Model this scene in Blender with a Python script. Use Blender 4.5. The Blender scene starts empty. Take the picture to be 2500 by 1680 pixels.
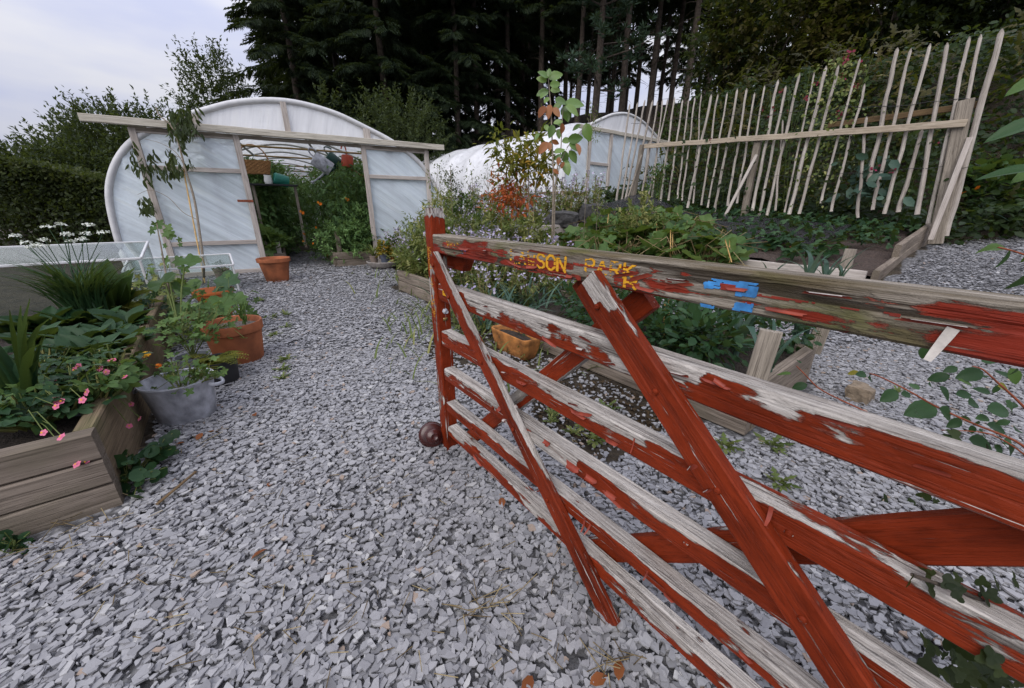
import bpy, math, random
import numpy as np
from mathutils import Vector, Matrix, noise as mnoise

sc = bpy.context.scene
COL = sc.collection
PI = math.pi
rng = np.random.default_rng(11)
random.seed(11)

# ------------------------------------------------------------------ camera
CAM_F, CAM_CX, CAM_CY, CAM_H = 900.0, 1250.0, 840.0, 1.0      # focal length etc. on a 2500 px wide frame
TILT = math.atan(330 / 900.0)
CT, ST = math.cos(TILT), math.sin(TILT)
cam = bpy.data.objects.new('camera', bpy.data.cameras.new('camera'))
COL.objects.link(cam)
cam.location = (0, 0, CAM_H)
cam.rotation_euler = (PI / 2 - TILT, 0, 0)
cam.data.sensor_width = 36.0
cam.data.lens = 36.0 * CAM_F / 2500.0
cam.data.clip_start = 0.05
cam.data.clip_end = 1500.0
sc.camera = cam

# ------------------------------------------------------------------ sky, sun, exposure
SUN_EL, SUN_ROT = 42.0, 207.0
world = bpy.data.worlds.new('World')
sc.world = world
world.use_nodes = True
wn = world.node_tree
wn.nodes.clear()
w_out = wn.nodes.new('ShaderNodeOutputWorld')
w_bg = wn.nodes.new('ShaderNodeBackground')
w_sky = wn.nodes.new('ShaderNodeTexSky')
w_sky.sky_type = 'NISHITA'
w_sky.sun_disc = False
w_sky.sun_elevation = math.radians(SUN_EL)
w_sky.sun_rotation = math.radians(SUN_ROT)
w_sky.air_density = 1.0
w_sky.dust_density = 3.0
w_bg.inputs['Strength'].default_value = 0.1
# an overcast deck: pale grey-lavender cloud over the clear sky, a little brighter overhead
w_tc = wn.nodes.new('ShaderNodeTexCoord')
w_map = wn.nodes.new('ShaderNodeMapping')
w_map.inputs['Scale'].default_value = (1.4, 1.4, 5.0)
w_no = wn.nodes.new('ShaderNodeTexNoise')
w_no.inputs['Scale'].default_value = 2.2
w_no.inputs['Detail'].default_value = 4.0
w_no.inputs['Roughness'].default_value = 0.5
w_ramp = wn.nodes.new('ShaderNodeValToRGB')
w_ramp.color_ramp.elements[0].position = 0.36
w_ramp.color_ramp.elements[0].color = (5.9, 6.25, 8.2, 1)
w_ramp.color_ramp.elements[1].position = 0.60
w_ramp.color_ramp.elements[1].color = (7.7, 7.75, 8.5, 1)
w_sep = wn.nodes.new('ShaderNodeSeparateXYZ')
w_mr = wn.nodes.new('ShaderNodeMapRange')
w_mr.inputs['From Min'].default_value = 0.1
w_mr.inputs['From Max'].default_value = 1.0
w_mr.inputs['To Min'].default_value = 0.66
w_mr.inputs['To Max'].default_value = 1.6
w_mul = wn.nodes.new('ShaderNodeVectorMath')
w_mul.operation = 'SCALE'
w_mix = wn.nodes.new('ShaderNodeMixRGB')
w_mix.inputs['Fac'].default_value = 0.93
L = wn.links.new
L(w_tc.outputs['Generated'], w_map.inputs['Vector'])
L(w_map.outputs['Vector'], w_no.inputs['Vector'])
L(w_no.outputs['Fac'], w_ramp.inputs['Fac'])
L(w_tc.outputs['Generated'], w_sep.inputs['Vector'])
L(w_sep.outputs['Z'], w_mr.inputs['Value'])
L(w_ramp.outputs['Color'], w_mul.inputs[0])
L(w_mr.outputs['Result'], w_mul.inputs['Scale'])
L(w_sky.outputs['Color'], w_mix.inputs['Color1'])
L(w_mul.outputs['Vector'], w_mix.inputs['Color2'])
L(w_mix.outputs['Color'], w_bg.inputs['Color'])
L(w_bg.outputs['Background'], w_out.inputs['Surface'])

sun = bpy.data.objects.new('sun', bpy.data.lights.new('sun', 'SUN'))
COL.objects.link(sun)
sun.data.energy = 1.5
sun.data.angle = math.radians(50)
sun.data.color = (1.0, 0.96, 0.9)
_el, _az = math.radians(SUN_EL), math.radians(SUN_ROT)
_sd = Vector((math.sin(_az) * math.cos(_el), math.cos(_az) * math.cos(_el), math.sin(_el)))
sun.rotation_euler = _sd.to_track_quat('Z', 'Y').to_euler()
sun.location = (0, 0, 30)

sc.view_settings.view_transform = 'Standard'
sc.view_settings.look = 'None'
sc.view_settings.exposure = 0.40
sc.view_settings.gamma = 1.0
sc.view_settings.use_curve_mapping = False
sc.render.engine = 'CYCLES'
sc.cycles.use_denoising = True
sc.cycles.denoiser = 'OPENIMAGEDENOISE'
sc.cycles.denoising_input_passes = 'RGB_ALBEDO_NORMAL'
sc.cycles.denoising_prefilter = 'NONE'
sc.cycles.max_bounces = 6
sc.cycles.diffuse_bounces = 3
sc.cycles.glossy_bounces = 2
sc.cycles.transmission_bounces = 5
sc.cycles.transparent_max_bounces = 10
sc.cycles.sample_clamp_indirect = 4.0

# ------------------------------------------------------------------ picture to place
def ray(px, py):
    a = (px - CAM_CX) / CAM_F
    b = (CAM_CY - py) / CAM_F
    return np.array([a, CT + b * ST, -ST + b * CT])
EYE = np.array([0, 0, CAM_H])
def at_z(px, py, z=0.0):
    r = ray(px, py)
    return EYE + r * ((z - CAM_H) / r[2])
def at_k(px, py, k):
    return EYE + ray(px, py) * k
def at_plane(px, py, p, n):
    r = ray(px, py)
    return EYE + r * (np.dot(np.asarray(p) - EYE, n) / np.dot(r, n))
def sstep(x):
    x = np.clip(x, 0, 1)
    return x * x * (3 - 2 * x)
AX = np.array([-0.612, 0.791, 0.0])       # the garden grid: along the gate, away from the camera
BX = np.array([0.791, 0.612, 0.0])        # across it, to the right
def AB(a, b, z=0.0):
    p = AX * a + BX * b
    return np.array([p[0], p[1], z])
def H(x, y):
    x = np.asarray(x, float); y = np.asarray(y, float)
    s = 0.791 * x + 0.612 * y
    a = -0.612 * x + 0.791 * y
    z = sstep((s - 2.8) / 5.2) * (0.42 + 0.068 * np.clip(a, -2, 9))
    z = z + 0.05 * np.clip(s - 8.5, 0, 40)
    st = 9.3 + 5.0 * sstep((1.0 - a) / 2.6) + 5.0 * sstep((a - 6.0) / 2.0)
    z = z + 0.85 * np.clip(s - st, 0, 3.0) + 0.25 * np.clip(s - st - 3.0, 0, 12)
    z = z + 0.10 * np.clip(y - 23, 0, 60) * sstep((x + 14) / 10)
    return z
def hz(p):
    return float(H(p[0], p[1]))
def on_ground(px, py, dz=0.0):
    lo, hi = 0.3, 60.0
    r = ray(px, py)
    k = lo
    while k < hi:
        p = EYE + r * k
        if p[2] < hz(p) + dz:
            break
        k *= 1.01
    p = EYE + r * k
    return np.array([p[0], p[1], hz(p) + dz])

# ------------------------------------------------------------------ objects
def tag(o, label=None, cat=None, group=None, kind=None):
    if label: o['label'] = label
    if cat: o['category'] = cat
    if group: o['group'] = group
    if kind: o['kind'] = kind
    return o
def empty(name, loc=(0, 0, 0), label=None, cat=None, group=None, rot=(0, 0, 0), scale=1.0):
    o = bpy.data.objects.new(name, None)
    o.empty_display_size = 0.1
    COL.objects.link(o)
    o.location = Vector([float(v) for v in loc])
    o.rotation_euler = rot
    o.scale = (scale,) * 3
    return tag(o, label, cat, group)
CHILD = {}
def link(name, me, mat=None, parent=None):
    o = bpy.data.objects.new(name, me)
    COL.objects.link(o)
    if mat is not None and not me.materials:
        me.materials.append(mat)
    if parent is not None:
        o.parent = parent
        CHILD.setdefault(parent.name, []).append(o)
    return o
def copy_tree(o, parent=None):
    c = o.copy()
    COL.objects.link(c)
    if parent is not None:
        c.parent = parent
        CHILD.setdefault(parent.name, []).append(c)
    for ch in CHILD.get(o.name, []):
        copy_tree(ch, c)
    return c
def place(root, loc, rz=0.0, scale=1.0, label=None, first=False, tilt=(0, 0)):
    r = root if first else copy_tree(root)
    r.location = Vector([float(v) for v in loc])
    r.rotation_euler = (tilt[0], tilt[1], rz)
    r.scale = (scale,) * 3 if not hasattr(scale, '__len__') else scale
    if label: r['label'] = label
    return r

def frames(X, N):
    X = X / np.maximum(np.linalg.norm(X, axis=1, keepdims=True), 1e-9)
    Y = np.cross(N, X)
    bad = np.linalg.norm(Y, axis=1) < 1e-4
    if bad.any():
        Y[bad] = np.cross(np.array([[0.3, 1.0, 0.2]]), X[bad])
    Y = Y / np.maximum(np.linalg.norm(Y, axis=1, keepdims=True), 1e-9)
    Z = np.cross(X, Y)
    return X, Y, Z
def unit(n):
    v = rng.normal(size=(n, 3))
    return v / np.linalg.norm(v, axis=1, keepdims=True)

class LM:
    """collects triangles with a per-vertex tone"""
    def __init__(self):
        self.V, self.F, self.T, self.n = [], [], [], 0
    def raw(self, v, f, tone):
        v = np.asarray(v, float).reshape(-1, 3)
        f = np.asarray(f, int).reshape(-1, 3)
        t = np.broadcast_to(np.asarray(tone, float), (len(v),)) if np.ndim(tone) < 2 else tone
        self.V.append(v); self.F.append(f + self.n); self.T.append(np.array(t)); self.n += len(v)
    def add(self, tpl, P, X, N, S, tone, W=1.0):
        tv, tf = tpl
        P = np.asarray(P, float).reshape(-1, 3)
        n = len(P)
        if n == 0: return
        X = np.broadcast_to(np.asarray(X, float), (n, 3)).copy()
        N = np.broadcast_to(np.asarray(N, float), (n, 3)).copy()
        S = np.broadcast_to(np.asarray(S, float), (n,))
        Wd = np.broadcast_to(np.asarray(W, float), (n,))
        tone = np.broadcast_to(np.asarray(tone, float), (n,))
        X, Y, Z = frames(X, N)
        v = (P[:, None, :] + S[:, None, None] * (tv[None, :, 0:1] * X[:, None, :]
             + tv[None, :, 1:2] * Wd[:, None, None] * Y[:, None, :] + tv[None, :, 2:3] * Z[:, None, :]))
        k = len(tv)
        f = tf[None, :, :] + (np.arange(n) * k)[:, None, None]
        self.raw(v.reshape(-1, 3), f.reshape(-1, 3), np.repeat(tone, k))
    def tube(self, pts, rad, sides=5, tone=0.5, cap=True):
        pts = np.asarray(pts, float)
        m = len(pts)
        rad = np.broadcast_to(np.asarray(rad, float), (m,))
        d = np.gradient(pts, axis=0)
        d = d / np.maximum(np.linalg.norm(d, axis=1, keepdims=True), 1e-9)
        ref = np.array([0, 0, 1.0]) if abs(d[:, 2]).mean() < 0.85 else np.array([1.0, 0, 0])
        u = np.cross(d, ref); u /= np.maximum(np.linalg.norm(u, axis=1, keepdims=True), 1e-9)
        w = np.cross(d, u)
        an = np.arange(sides) * 2 * PI / sides
        v = pts[:, None, :] + rad[:, None, None] * (np.cos(an)[None, :, None] * u[:, None, :] + np.sin(an)[None, :, None] * w[:, None, :])
        f = []
        for i in range(m - 1):
            for j in range(sides):
                a, b = i * sides + j, i * sides + (j + 1) % sides
                f += [(a, b, b + sides), (a, b + sides, a + sides)]
        if cap:
            for base, flip in ((0, 1), ((m - 1) * sides, 0)):
                for j in range(1, sides - 1):
                    q = (base, base + j, base + j + 1)
                    f.append(q[::-1] if not flip else q)
        self.raw(v.reshape(-1, 3), f, tone)
    def box(self, c, sx, sy, sz, R=None, tone=0.5):
        q = np.array([[x, y, z] for x in (-.5, .5) for y in (-.5, .5) for z in (-.5, .5)]) * np.array([sx, sy, sz])
        if R is not None: q = q @ np.asarray(R).T
        f = [(0, 1, 3), (0, 3, 2), (4, 6, 7), (4, 7, 5), (0, 4, 5), (0, 5, 1), (2, 3, 7), (2, 7, 6), (0, 2, 6), (0, 6, 4), (1, 5, 7), (1, 7, 3)]
        self.raw(q + np.asarray(c), f, tone)
    def mesh(self, name, smooth=False, origin=None):
        v = np.concatenate(self.V); f = np.concatenate(self.F); t = np.concatenate(self.T)
        if origin is not None: v = v - np.asarray(origin)
        return np_mesh(name, v, f, t, True)
    def build(self, name, mat, parent=None, smooth=False, origin=None):
        return link(name, self.mesh(name, smooth, origin), mat, parent)

def np_mesh(name, v, f, tone=None, smooth=False, attrs=None):
    me = bpy.data.meshes.new(name)
    f = np.asarray(f, np.int32); k = f.shape[1]
    me.vertices.add(len(v)); me.vertices.foreach_set('co', np.asarray(v, np.float32).ravel())
    me.loops.add(f.size); me.loops.foreach_set('vertex_index', f.ravel())
    me.polygons.add(len(f)); me.polygons.foreach_set('loop_start', np.arange(len(f), dtype=np.int32) * k)
    try:
        me.polygons.foreach_set('loop_total', np.full(len(f), k, np.int32))
    except Exception:
        pass
    me.polygons.foreach_set('use_smooth', np.full(len(f), bool(smooth)))
    if tone is not None:
        at = me.attributes.new('tone', 'FLOAT', 'POINT'); at.data.foreach_set('value', np.asarray(tone, np.float32))
    for an, av in (attrs or {}).items():
        at = me.attributes.new(an, 'FLOAT', 'POINT'); at.data.foreach_set('value', np.asarray(av, np.float32))
    me.update(calc_edges=True)
    me.validate()
    return me
def grid_faces(nu, nv, closed=False):
    f = []
    for i in range(nu - 1):
        for j in range(nv if closed else nv - 1):
            j2 = (j + 1) % nv
            f.append((i * nv + j, i * nv + j2, (i + 1) * nv + j2, (i + 1) * nv + j))
    return f
def lathe(name, prof, mat, parent=None, sides=36, smooth=True, sx=1.0, sy=1.0):
    """prof: (radius, z) pairs; a closed walk gives walls with a real thickness"""
    v = [(r * math.cos(j * 2 * PI / sides) * sx, r * math.sin(j * 2 * PI / sides) * sy, z) for r, z in prof for j in range(sides)]
    me = np_mesh(name, np.array(v), grid_faces(len(prof), sides, True), smooth=smooth)
    o = link(name, me, mat, parent)
    if smooth:
        m = o.modifiers.new('edge', 'EDGE_SPLIT'); m.split_angle = math.radians(40)
    return o

def bar(name, p0, p1, w, t, mat, parent=None, out=None, bare=None, step=0.025, bev=0.003, warp=0.0, ends=(0, 0), rough=0.35):
    """a timber from p0 to p1: local X along it, w across (seen), t deep (away from 'out'); attribute 'bare' steers peeling paint"""
    p0 = np.asarray(p0, float); p1 = np.asarray(p1, float)
    d = p1 - p0; ln = np.linalg.norm(d); X = d / ln
    O = np.asarray(out if out is not None else (0, 0, 1), float)
    O = O - X * np.dot(O, X); O /= np.linalg.norm(O)
    Wv = np.cross(X, O)                         # local Z
    sg = -1.0 if Wv[2] < -1e-3 else 1.0
    n = max(2, int(ln / step) + 1)
    hw, ht = w / 2, t / 2
    cs = []                                     # (y out, z up, face)
    for v in (-1, -.5, 0, .5, 1): cs.append((ht, v * (hw - bev), 'front'))
    for v in (1, 0, -1): cs.append((v * (ht - bev), hw, 'top'))
    for v in (1, 0, -1): cs.append((-ht, v * (hw - bev), 'back'))
    for v in (-1, 0, 1): cs.append((v * (ht - bev), -hw, 'bottom'))
    m = len(cs)
    xs = np.linspace(0, ln, n)
    ph = random.random() * 50
    V = np.zeros((n, m, 3)); Bv = np.zeros((n, m))
    for i, x in enumerate(xs):
        wob = warp * (math.sin(x * 5 + ph) + 0.5 * math.sin(x * 13 + 2 * ph))
        for j, (y, z, face) in enumerate(cs):
            e = 0.0
            if i == 0: e = -ends[0] * z
            if i == n - 1: e = ends[1] * z
            jit = mnoise.noise(Vector((x * 40 + ph, y * 60, z * 60))) * bev * rough
            V[i, j] = (x + e, y + jit + wob, sg * (z + jit + wob * 0.6))
            Bv[i, j] = (bare(x / ln, face, z / hw) + 0.34 * mnoise.noise(Vector((x * 7 + ph, y * 30, z * 12))) + 0.22 * mnoise.noise(Vector((x * 25 + ph, y * 60, z * 40)))) if bare else 0.5
    F = grid_faces(n, m, True)
    me = bpy.data.meshes.new(name)
    vs = V.reshape(-1, 3)
    faces = [tuple(q) for q in F] + [tuple(reversed(range(m))), tuple((n - 1) * m + j for j in range(m))]
    if sg < 0: faces = [tuple(reversed(q)) for q in faces]
    me.from_pydata([tuple(q) for q in vs], [], faces)
    at = me.attributes.new('bare', 'FLOAT', 'POINT'); at.data.foreach_set('value', Bv.ravel().astype(np.float32))
    me.validate(); me.update()
    o = link(name, me, mat, parent)
    M = Matrix(((X[0], O[0], Wv[0], p0[0]), (X[1], O[1], Wv[1], p0[1]), (X[2], O[2], Wv[2], p0[2]), (0, 0, 0, 1)))
    if parent is not None:
        M = Matrix.Translation(-parent.location) @ M
    o.matrix_basis = M
    return o
# ------------------------------------------------------------------ materials
def newmat(name):
    m = bpy.data.materials.new(name); m.use_nodes = True
    nt = m.node_tree; nt.nodes.clear()
    return m, nt
class N:
    def __init__(self, nt): self.nt = nt
    def __call__(self, typ, ins=None, **props):
        n = self.nt.nodes.new(typ)
        for k, v in props.items(): setattr(n, k, v)
        for k, v in (ins or {}).items():
            s = n.inputs[k]
            if isinstance(v, bpy.types.NodeSocket): self.nt.links.new(v, s)
            else:
                if hasattr(s.default_value, '__len__') and hasattr(v, '__len__') and len(v) == 3 and len(s.default_value) == 4: v = tuple(v) + (1,)
                s.default_value = v
        return n
    def ramp(self, fac, stops, interp='LINEAR'):
        n = self.nt.nodes.new('ShaderNodeValToRGB'); cr = n.color_ramp; cr.interpolation = interp
        while len(cr.elements) < len(stops): cr.elements.new(0.5)
        for e, (p, c) in zip(cr.elements, stops):
            e.position = p; e.color = tuple(c) + (1,) if len(c) == 3 else c
        self.nt.links.new(fac, n.inputs['Fac'])
        return n.outputs['Color']
    def mix(self, fac, a, b, blend='MIX'):
        n = self('ShaderNodeMixRGB', blend_type=blend)
        for s, v in ((n.inputs['Fac'], fac), (n.inputs['Color1'], a), (n.inputs['Color2'], b)):
            if isinstance(v, bpy.types.NodeSocket): self.nt.links.new(v, s)
            elif hasattr(v, '__len__'): s.default_value = tuple(v) + (1,) if len(v) == 3 else v
            else: s.default_value = v
        return n.outputs['Color']
    def noise(self, vec, scale, detail=4, rough=0.55, out='Fac', dist=0.0):
        return self('ShaderNodeTexNoise', {'Vector': vec, 'Scale': scale, 'Detail': detail, 'Roughness': rough, 'Distortion': dist}).outputs[out]
    def math(self, op, a, b=0.0, clamp=False):
        n = self('ShaderNodeMath', operation=op, use_clamp=clamp)
        for i, v in enumerate((a, b)):
            if isinstance(v, bpy.types.NodeSocket): self.nt.links.new(v, n.inputs[i])
            else: n.inputs[i].default_value = v
        return n.outputs[0]
    def rng(self, v, a, b, c=0.0, d=1.0):
        return self('ShaderNodeMapRange', {'Value': v, 'From Min': a, 'From Max': b, 'To Min': c, 'To Max': d}).outputs['Result']
    def map(self, vec, scale=(1, 1, 1), rot=(0, 0, 0)):
        return self('ShaderNodeMapping', {'Vector': vec, 'Scale': scale, 'Rotation': rot}).outputs['Vector']
    def bump(self, h, strength=0.5, dist=0.01, normal=None):
        ins = {'Height': h, 'Strength': strength, 'Distance': dist}
        if normal is not None: ins['Normal'] = normal
        return self('ShaderNodeBump', ins).outputs['Normal']
    def bsdf(self, color, rough=0.6, normal=None, metallic=0.0, spec=0.4, **kw):
        ins = {'Base Color': color, 'Roughness': rough, 'Metallic': metallic, 'Specular IOR Level': spec}
        if normal is not None: ins['Normal'] = normal
        ins.update(kw)
        return self('ShaderNodeBsdfPrincipled', ins).outputs['BSDF']
    def out(self, s):
        o = self('ShaderNodeOutputMaterial'); self.nt.links.new(s, o.inputs['Surface'])
    def obj(self): return self('ShaderNodeTexCoord').outputs['Object']
    def rand(self): return self('ShaderNodeObjectInfo').outputs['Random']
    def attr(self, nm): return self('ShaderNodeAttribute', attribute_name=nm).outputs['Fac']
    def shift(self, vec):
        """move the texture by the object's own random so copies differ"""
        r = self.rand()
        c = self('ShaderNodeCombineXYZ', {'X': self.math('MULTIPLY', r, 37.0), 'Y': self.math('MULTIPLY', r, 11.0), 'Z': self.math('MULTIPLY', r, 23.0)}).outputs[0]
        return self('ShaderNodeVectorMath', {0: vec, 1: c}, operation='ADD').outputs[0]

def mat_plain(name, color, rough=0.6, var=0.25, scale=20, bump=0.1, metallic=0.0, spec=0.4, bdist=0.004):
    m, nt = newmat(name); n = N(nt)
    v = n.shift(n.obj())
    f = n.noise(v, scale, 5)
    c = n.ramp(f, [(0.3, tuple(x * (1 - var) for x in color)), (0.7, tuple(min(1, x * (1 + var)) for x in color))])
    n.out(n.bsdf(c, rough, n.bump(n.noise(v, scale * 4, 4), bump, bdist), metallic, spec))
    return m

def mat_leaf(name, dark, mid, light, rough=0.55, trans=0.3, spec=0.16):
    m, nt = newmat(name); n = N(nt)
    t = n.attr('tone')
    r = n.math('MULTIPLY', n.math('SUBTRACT', n.rand(), 0.5), 0.18)
    mo = n.math('MULTIPLY', n.math('SUBTRACT', n.noise(n.obj(), 38, 3, 0.6), 0.5), 0.55)
    c = n.ramp(n.math('ADD', n.math('ADD', t, r), mo, True), [(0.0, dark), (0.5, mid), (1.0, light)])
    b = n.bsdf(c, rough, None, 0.0, spec)
    tr = n('ShaderNodeBsdfTranslucent', {'Color': n.mix(0.45, c, (0.25, 0.32, 0.03))}).outputs[0]
    n.out(n('ShaderNodeMixShader', {0: trans, 1: b, 2: tr}).outputs[0])
    return m

def wood_color(n, v, pale, dark, stain=0.5):
    """v has x along the grain"""
    g1 = n.noise(n.map(v, (2.2, 85, 85)), 1.0, 8, 0.72)
    g2 = n.noise(n.map(v, (3.5, 230, 230)), 1.0, 4, 0.6)
    big = n.noise(n.map(v, (2.2, 7, 7)), 1.0, 4, 0.6)
    c = n.ramp(g1, [(0.30, dark), (0.46, tuple((a + b) / 2 for a, b in zip(pale, dark))), (0.62, pale)])
    c = n.mix(n.rng(g2, 0.54, 0.64, 0.0, 0.8), c, tuple(x * 0.45 for x in dark))
    c = n.mix(n.math('MULTIPLY', n.rng(big, 0.45, 0.68), stain), c, tuple(x * 0.7 for x in dark))
    h = n.math('SUBTRACT', n.math('MULTIPLY', g1, 0.9), n.math('MULTIPLY', n.rng(g2, 0.5, 0.66), 0.5))
    return c, h
def mat_wood(name, pale, dark, stain=0.5, rough=0.85, bump=0.5, algae=0.0):
    m, nt = newmat(name); n = N(nt)
    v = n.shift(n.obj())
    c, h = wood_color(n, v, pale, dark, stain)
    c = n.mix(n.math('MULTIPLY', n.rand(), 0.45), c, dark)
    if algae:
        a = n.rng(n.noise(v, 6, 4), 0.45, 0.65)
        c = n.mix(n.math('MULTIPLY', a, algae), c, (0.09, 0.10, 0.035))
    n.out(n.bsdf(c, rough, n.bump(h, bump, 0.004), 0, 0.2))
    return m
def mat_peel(name, paint, pale, dark, dirt=0.0, under=(0.50, 0.17, 0.12)):
    m, nt = newmat(name); n = N(nt)
    o = n.obj(); v = n.shift(o)
    c, h = wood_color(n, v, pale, dark, 0.5)
    if dirt:
        d1 = n.rng(n.noise(n.map(v, (2.5, 18, 18)), 1.0, 5, 0.6), 0.42, 0.60)
        c = n.mix(n.math('MULTIPLY', d1, dirt), c, (0.10, 0.075, 0.035))
        d2 = n.rng(n.noise(n.map(v, (4, 9, 9)), 1.0, 4, 0.6), 0.55, 0.66)
        c = n.mix(n.math('MULTIPLY', d2, dirt * 0.8), c, (0.10, 0.105, 0.03))
        fz = n.rng(n.noise(n.map(v, (1.2, 42, 42)), 1.0, 4, 0.5), 0.60, 0.66)
        c = n.mix(n.math('MULTIPLY', fz, 0.85), c, (0.025, 0.018, 0.012))
        h = n.math('SUBTRACT', h, n.math('MULTIPLY', fz, 1.2))
    p1 = n.noise(n.map(v, (9, 46, 46)), 1.0, 9, 0.66, dist=0.35)
    p2 = n.noise(n.map(v, (2.4, 6, 6)), 1.0, 2, 0.5)
    val = n.math('ADD', n.math('ADD', n.math('MULTIPLY', p1, 0.95), n.math('MULTIPLY', p2, 0.45)), n.math('SUBTRACT', n.attr('bare'), 1.20))
    mask = n.rng(val, -0.006, 0.008)                       # 1 = bare wood
    ring = n.math('MULTIPLY', n.rng(val, -0.05, -0.006), n.rng(p1, 0.40, 0.58))
    crack = n.rng(n.noise(n.map(v, (3.2, 140, 140)), 1.0, 5, 0.62), 0.635, 0.665)
    pc = n.ramp(n.noise(n.map(v, (5, 14, 14)), 1.0, 4, 0.6), [(0.3, tuple(x * 0.5 for x in paint)), (0.5, paint), (0.72, tuple(x * 1.3 for x in paint))])
    fine = n.noise(n.map(v, (30, 160, 160)), 1.0, 5, 0.65)
    pc = n.mix(n.rng(fine, 0.5, 0.72, 0.0, 0.55), pc, tuple(x * 0.35 for x in paint))
    pc = n.mix(n.math('MULTIPLY', ring, 0.75), pc, under)
    pc = n.mix(n.math('MULTIPLY', crack, 0.75), pc, pale)
    rim = n.math('MULTIPLY', n.rng(val, 0.06, 0.01), mask)  # dark line beside the flakes: their shadow, painted into the wood colour
    c = n.mix(n.math('MULTIPLY', rim, 0.75), c, tuple(x * 0.55 for x in dark))
    col = n.mix(mask, pc, c)
    hh = n.math('ADD', n.math('MULTIPLY', h, 0.35), n.math('MULTIPLY', n.math('SUBTRACT', 1.0, mask), 0.9))
    hh = n.math('ADD', hh, n.math('MULTIPLY', ring, 0.7))
    hh = n.math('SUBTRACT', hh, n.math('MULTIPLY', crack, 0.5))
    hh = n.math('ADD', hh, n.math('MULTIPLY', fine, 0.25))
    rough = n.rng(mask, 0, 1, 0.42, 0.85)
    n.out(n.bsdf(col, rough, n.bump(hh, 1.0, 0.005), 0, 0.1))
    return m

M = {}
RED = (0.178, 0.0235, 0.007)
M['peel'] = mat_peel('peeling_red_paint', RED, (0.60, 0.56, 0.52), (0.20, 0.17, 0.15))
M['peel_top'] = mat_peel('rotten_red_paint', (0.20, 0.024, 0.012), (0.46, 0.41, 0.35), (0.13, 0.105, 0.08), dirt=0.85)
M['timber'] = mat_wood('weathered_timber', (0.40, 0.35, 0.29), (0.15, 0.125, 0.10), 0.5)
M['sleeper'] = mat_wood('grey_sleeper', (0.32, 0.265, 0.215), (0.12, 0.095, 0.075), 0.6, algae=0.12)
M['old_sleeper'] = mat_wood('old_brown_sleeper', (0.27, 0.20, 0.13), (0.10, 0.073, 0.047), 0.7, algae=0.5)
M['pale_timber'] = mat_wood('pale_timber', (0.55, 0.47, 0.37), (0.28, 0.22, 0.16), 0.3)
M['white_timber'] = mat_wood('whitened_timber', (0.62, 0.57, 0.52), (0.33, 0.28, 0.25), 0.35)
M['beam'] = mat_wood('pale_beam', (0.66, 0.62, 0.54), (0.38, 0.34, 0.27), 0.25)
M['stake'] = mat_wood('split_chestnut', (0.62, 0.57, 0.51), (0.28, 0.24, 0.21), 0.4, bump=0.7)
M['brown_board'] = mat_wood('brown_board', (0.26, 0.17, 0.08), (0.09, 0.06, 0.035), 0.5)
M['bark'] = mat_plain('bark', (0.055, 0.042, 0.033), 0.95, 0.5, 8, 0.8, bdist=0.03)
M['bark_grey'] = mat_plain('grey_bark', (0.20, 0.165, 0.125), 0.9, 0.35, 40, 0.3)
M['cane'] = mat_plain('bamboo_cane', (0.46, 0.29, 0.10), 0.5, 0.3, 30, 0.1)
M['terracotta'] = mat_plain('terracotta', (0.27, 0.085, 0.034), 0.85, 0.45, 6, 0.2)
M['terra_light'] = mat_plain('orange_plastic', (0.46, 0.12, 0.03), 0.5, 0.15, 9, 0.05)
M['galv'] = mat_plain('galvanised_steel', (0.40, 0.41, 0.45), 0.6, 0.5, 14, 0.1, metallic=0.15)
M['grey_plastic'] = mat_plain('grey_plastic', (0.22, 0.235, 0.26), 0.5, 0.15, 12, 0.03)
M['black_plastic'] = mat_plain('black_plastic', (0.018, 0.018, 0.02), 0.5, 0.2, 12, 0.05)
M['taupe_plastic'] = mat_plain('taupe_plastic', (0.20, 0.155, 0.13), 0.6, 0.15, 12, 0.05)
M['blue_grey'] = mat_plain('blue_grey_pot', (0.07, 0.08, 0.11), 0.5, 0.15, 12, 0.03)
M['soil'] = mat_plain('dark_soil', (0.035, 0.026, 0.02), 0.95, 0.6, 30, 1.0, bdist=0.02)
M['mulch'] = mat_plain('straw_mulch', (0.075, 0.052, 0.042), 0.95, 0.6, 45, 1.0, bdist=0.02)
M['compost'] = mat_plain('speckled_compost', (0.10, 0.085, 0.075), 0.95, 0.9, 90, 0.9, bdist=0.006)
M['stone'] = mat_plain('brown_stone', (0.20, 0.155, 0.11), 0.9, 0.45, 18, 0.6, bdist=0.01)
M['dark_stone'] = mat_plain('dark_stone', (0.05, 0.048, 0.048), 0.85, 0.5, 18, 0.6, bdist=0.01)
M['concrete'] = mat_plain('concrete_bowl', (0.30, 0.27, 0.25), 0.85, 0.25, 30, 0.3)
M['steel'] = mat_plain('grey_steel', (0.30, 0.29, 0.26), 0.5, 0.2, 25, 0.05, metallic=0.4)
M['white_frame'] = mat_plain('white_frame', (0.56, 0.56, 0.57), 0.5, 0.1, 12, 0.05)
M['white'] = mat_plain('white_plastic', (0.75, 0.75, 0.74), 0.5, 0.08, 12, 0.03)
M['rust'] = mat_plain('rust_red_strap', (0.22, 0.055, 0.022), 0.7, 0.35, 40, 0.2)
M['red_can'] = mat_plain('orange_red_plastic', (0.42, 0.06, 0.025), 0.45, 0.12, 12, 0.03)
M['green_can'] = mat_plain('dark_green_plastic', (0.012, 0.055, 0.042), 0.4, 0.15, 12, 0.03)
M['teal_can'] = mat_plain('teal_plastic', (0.015, 0.16, 0.12), 0.4, 0.15, 12, 0.03)
M['brass'] = mat_plain('dull_brass', (0.25, 0.17, 0.07), 0.45, 0.3, 30, 0.05, metallic=0.7)
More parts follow.
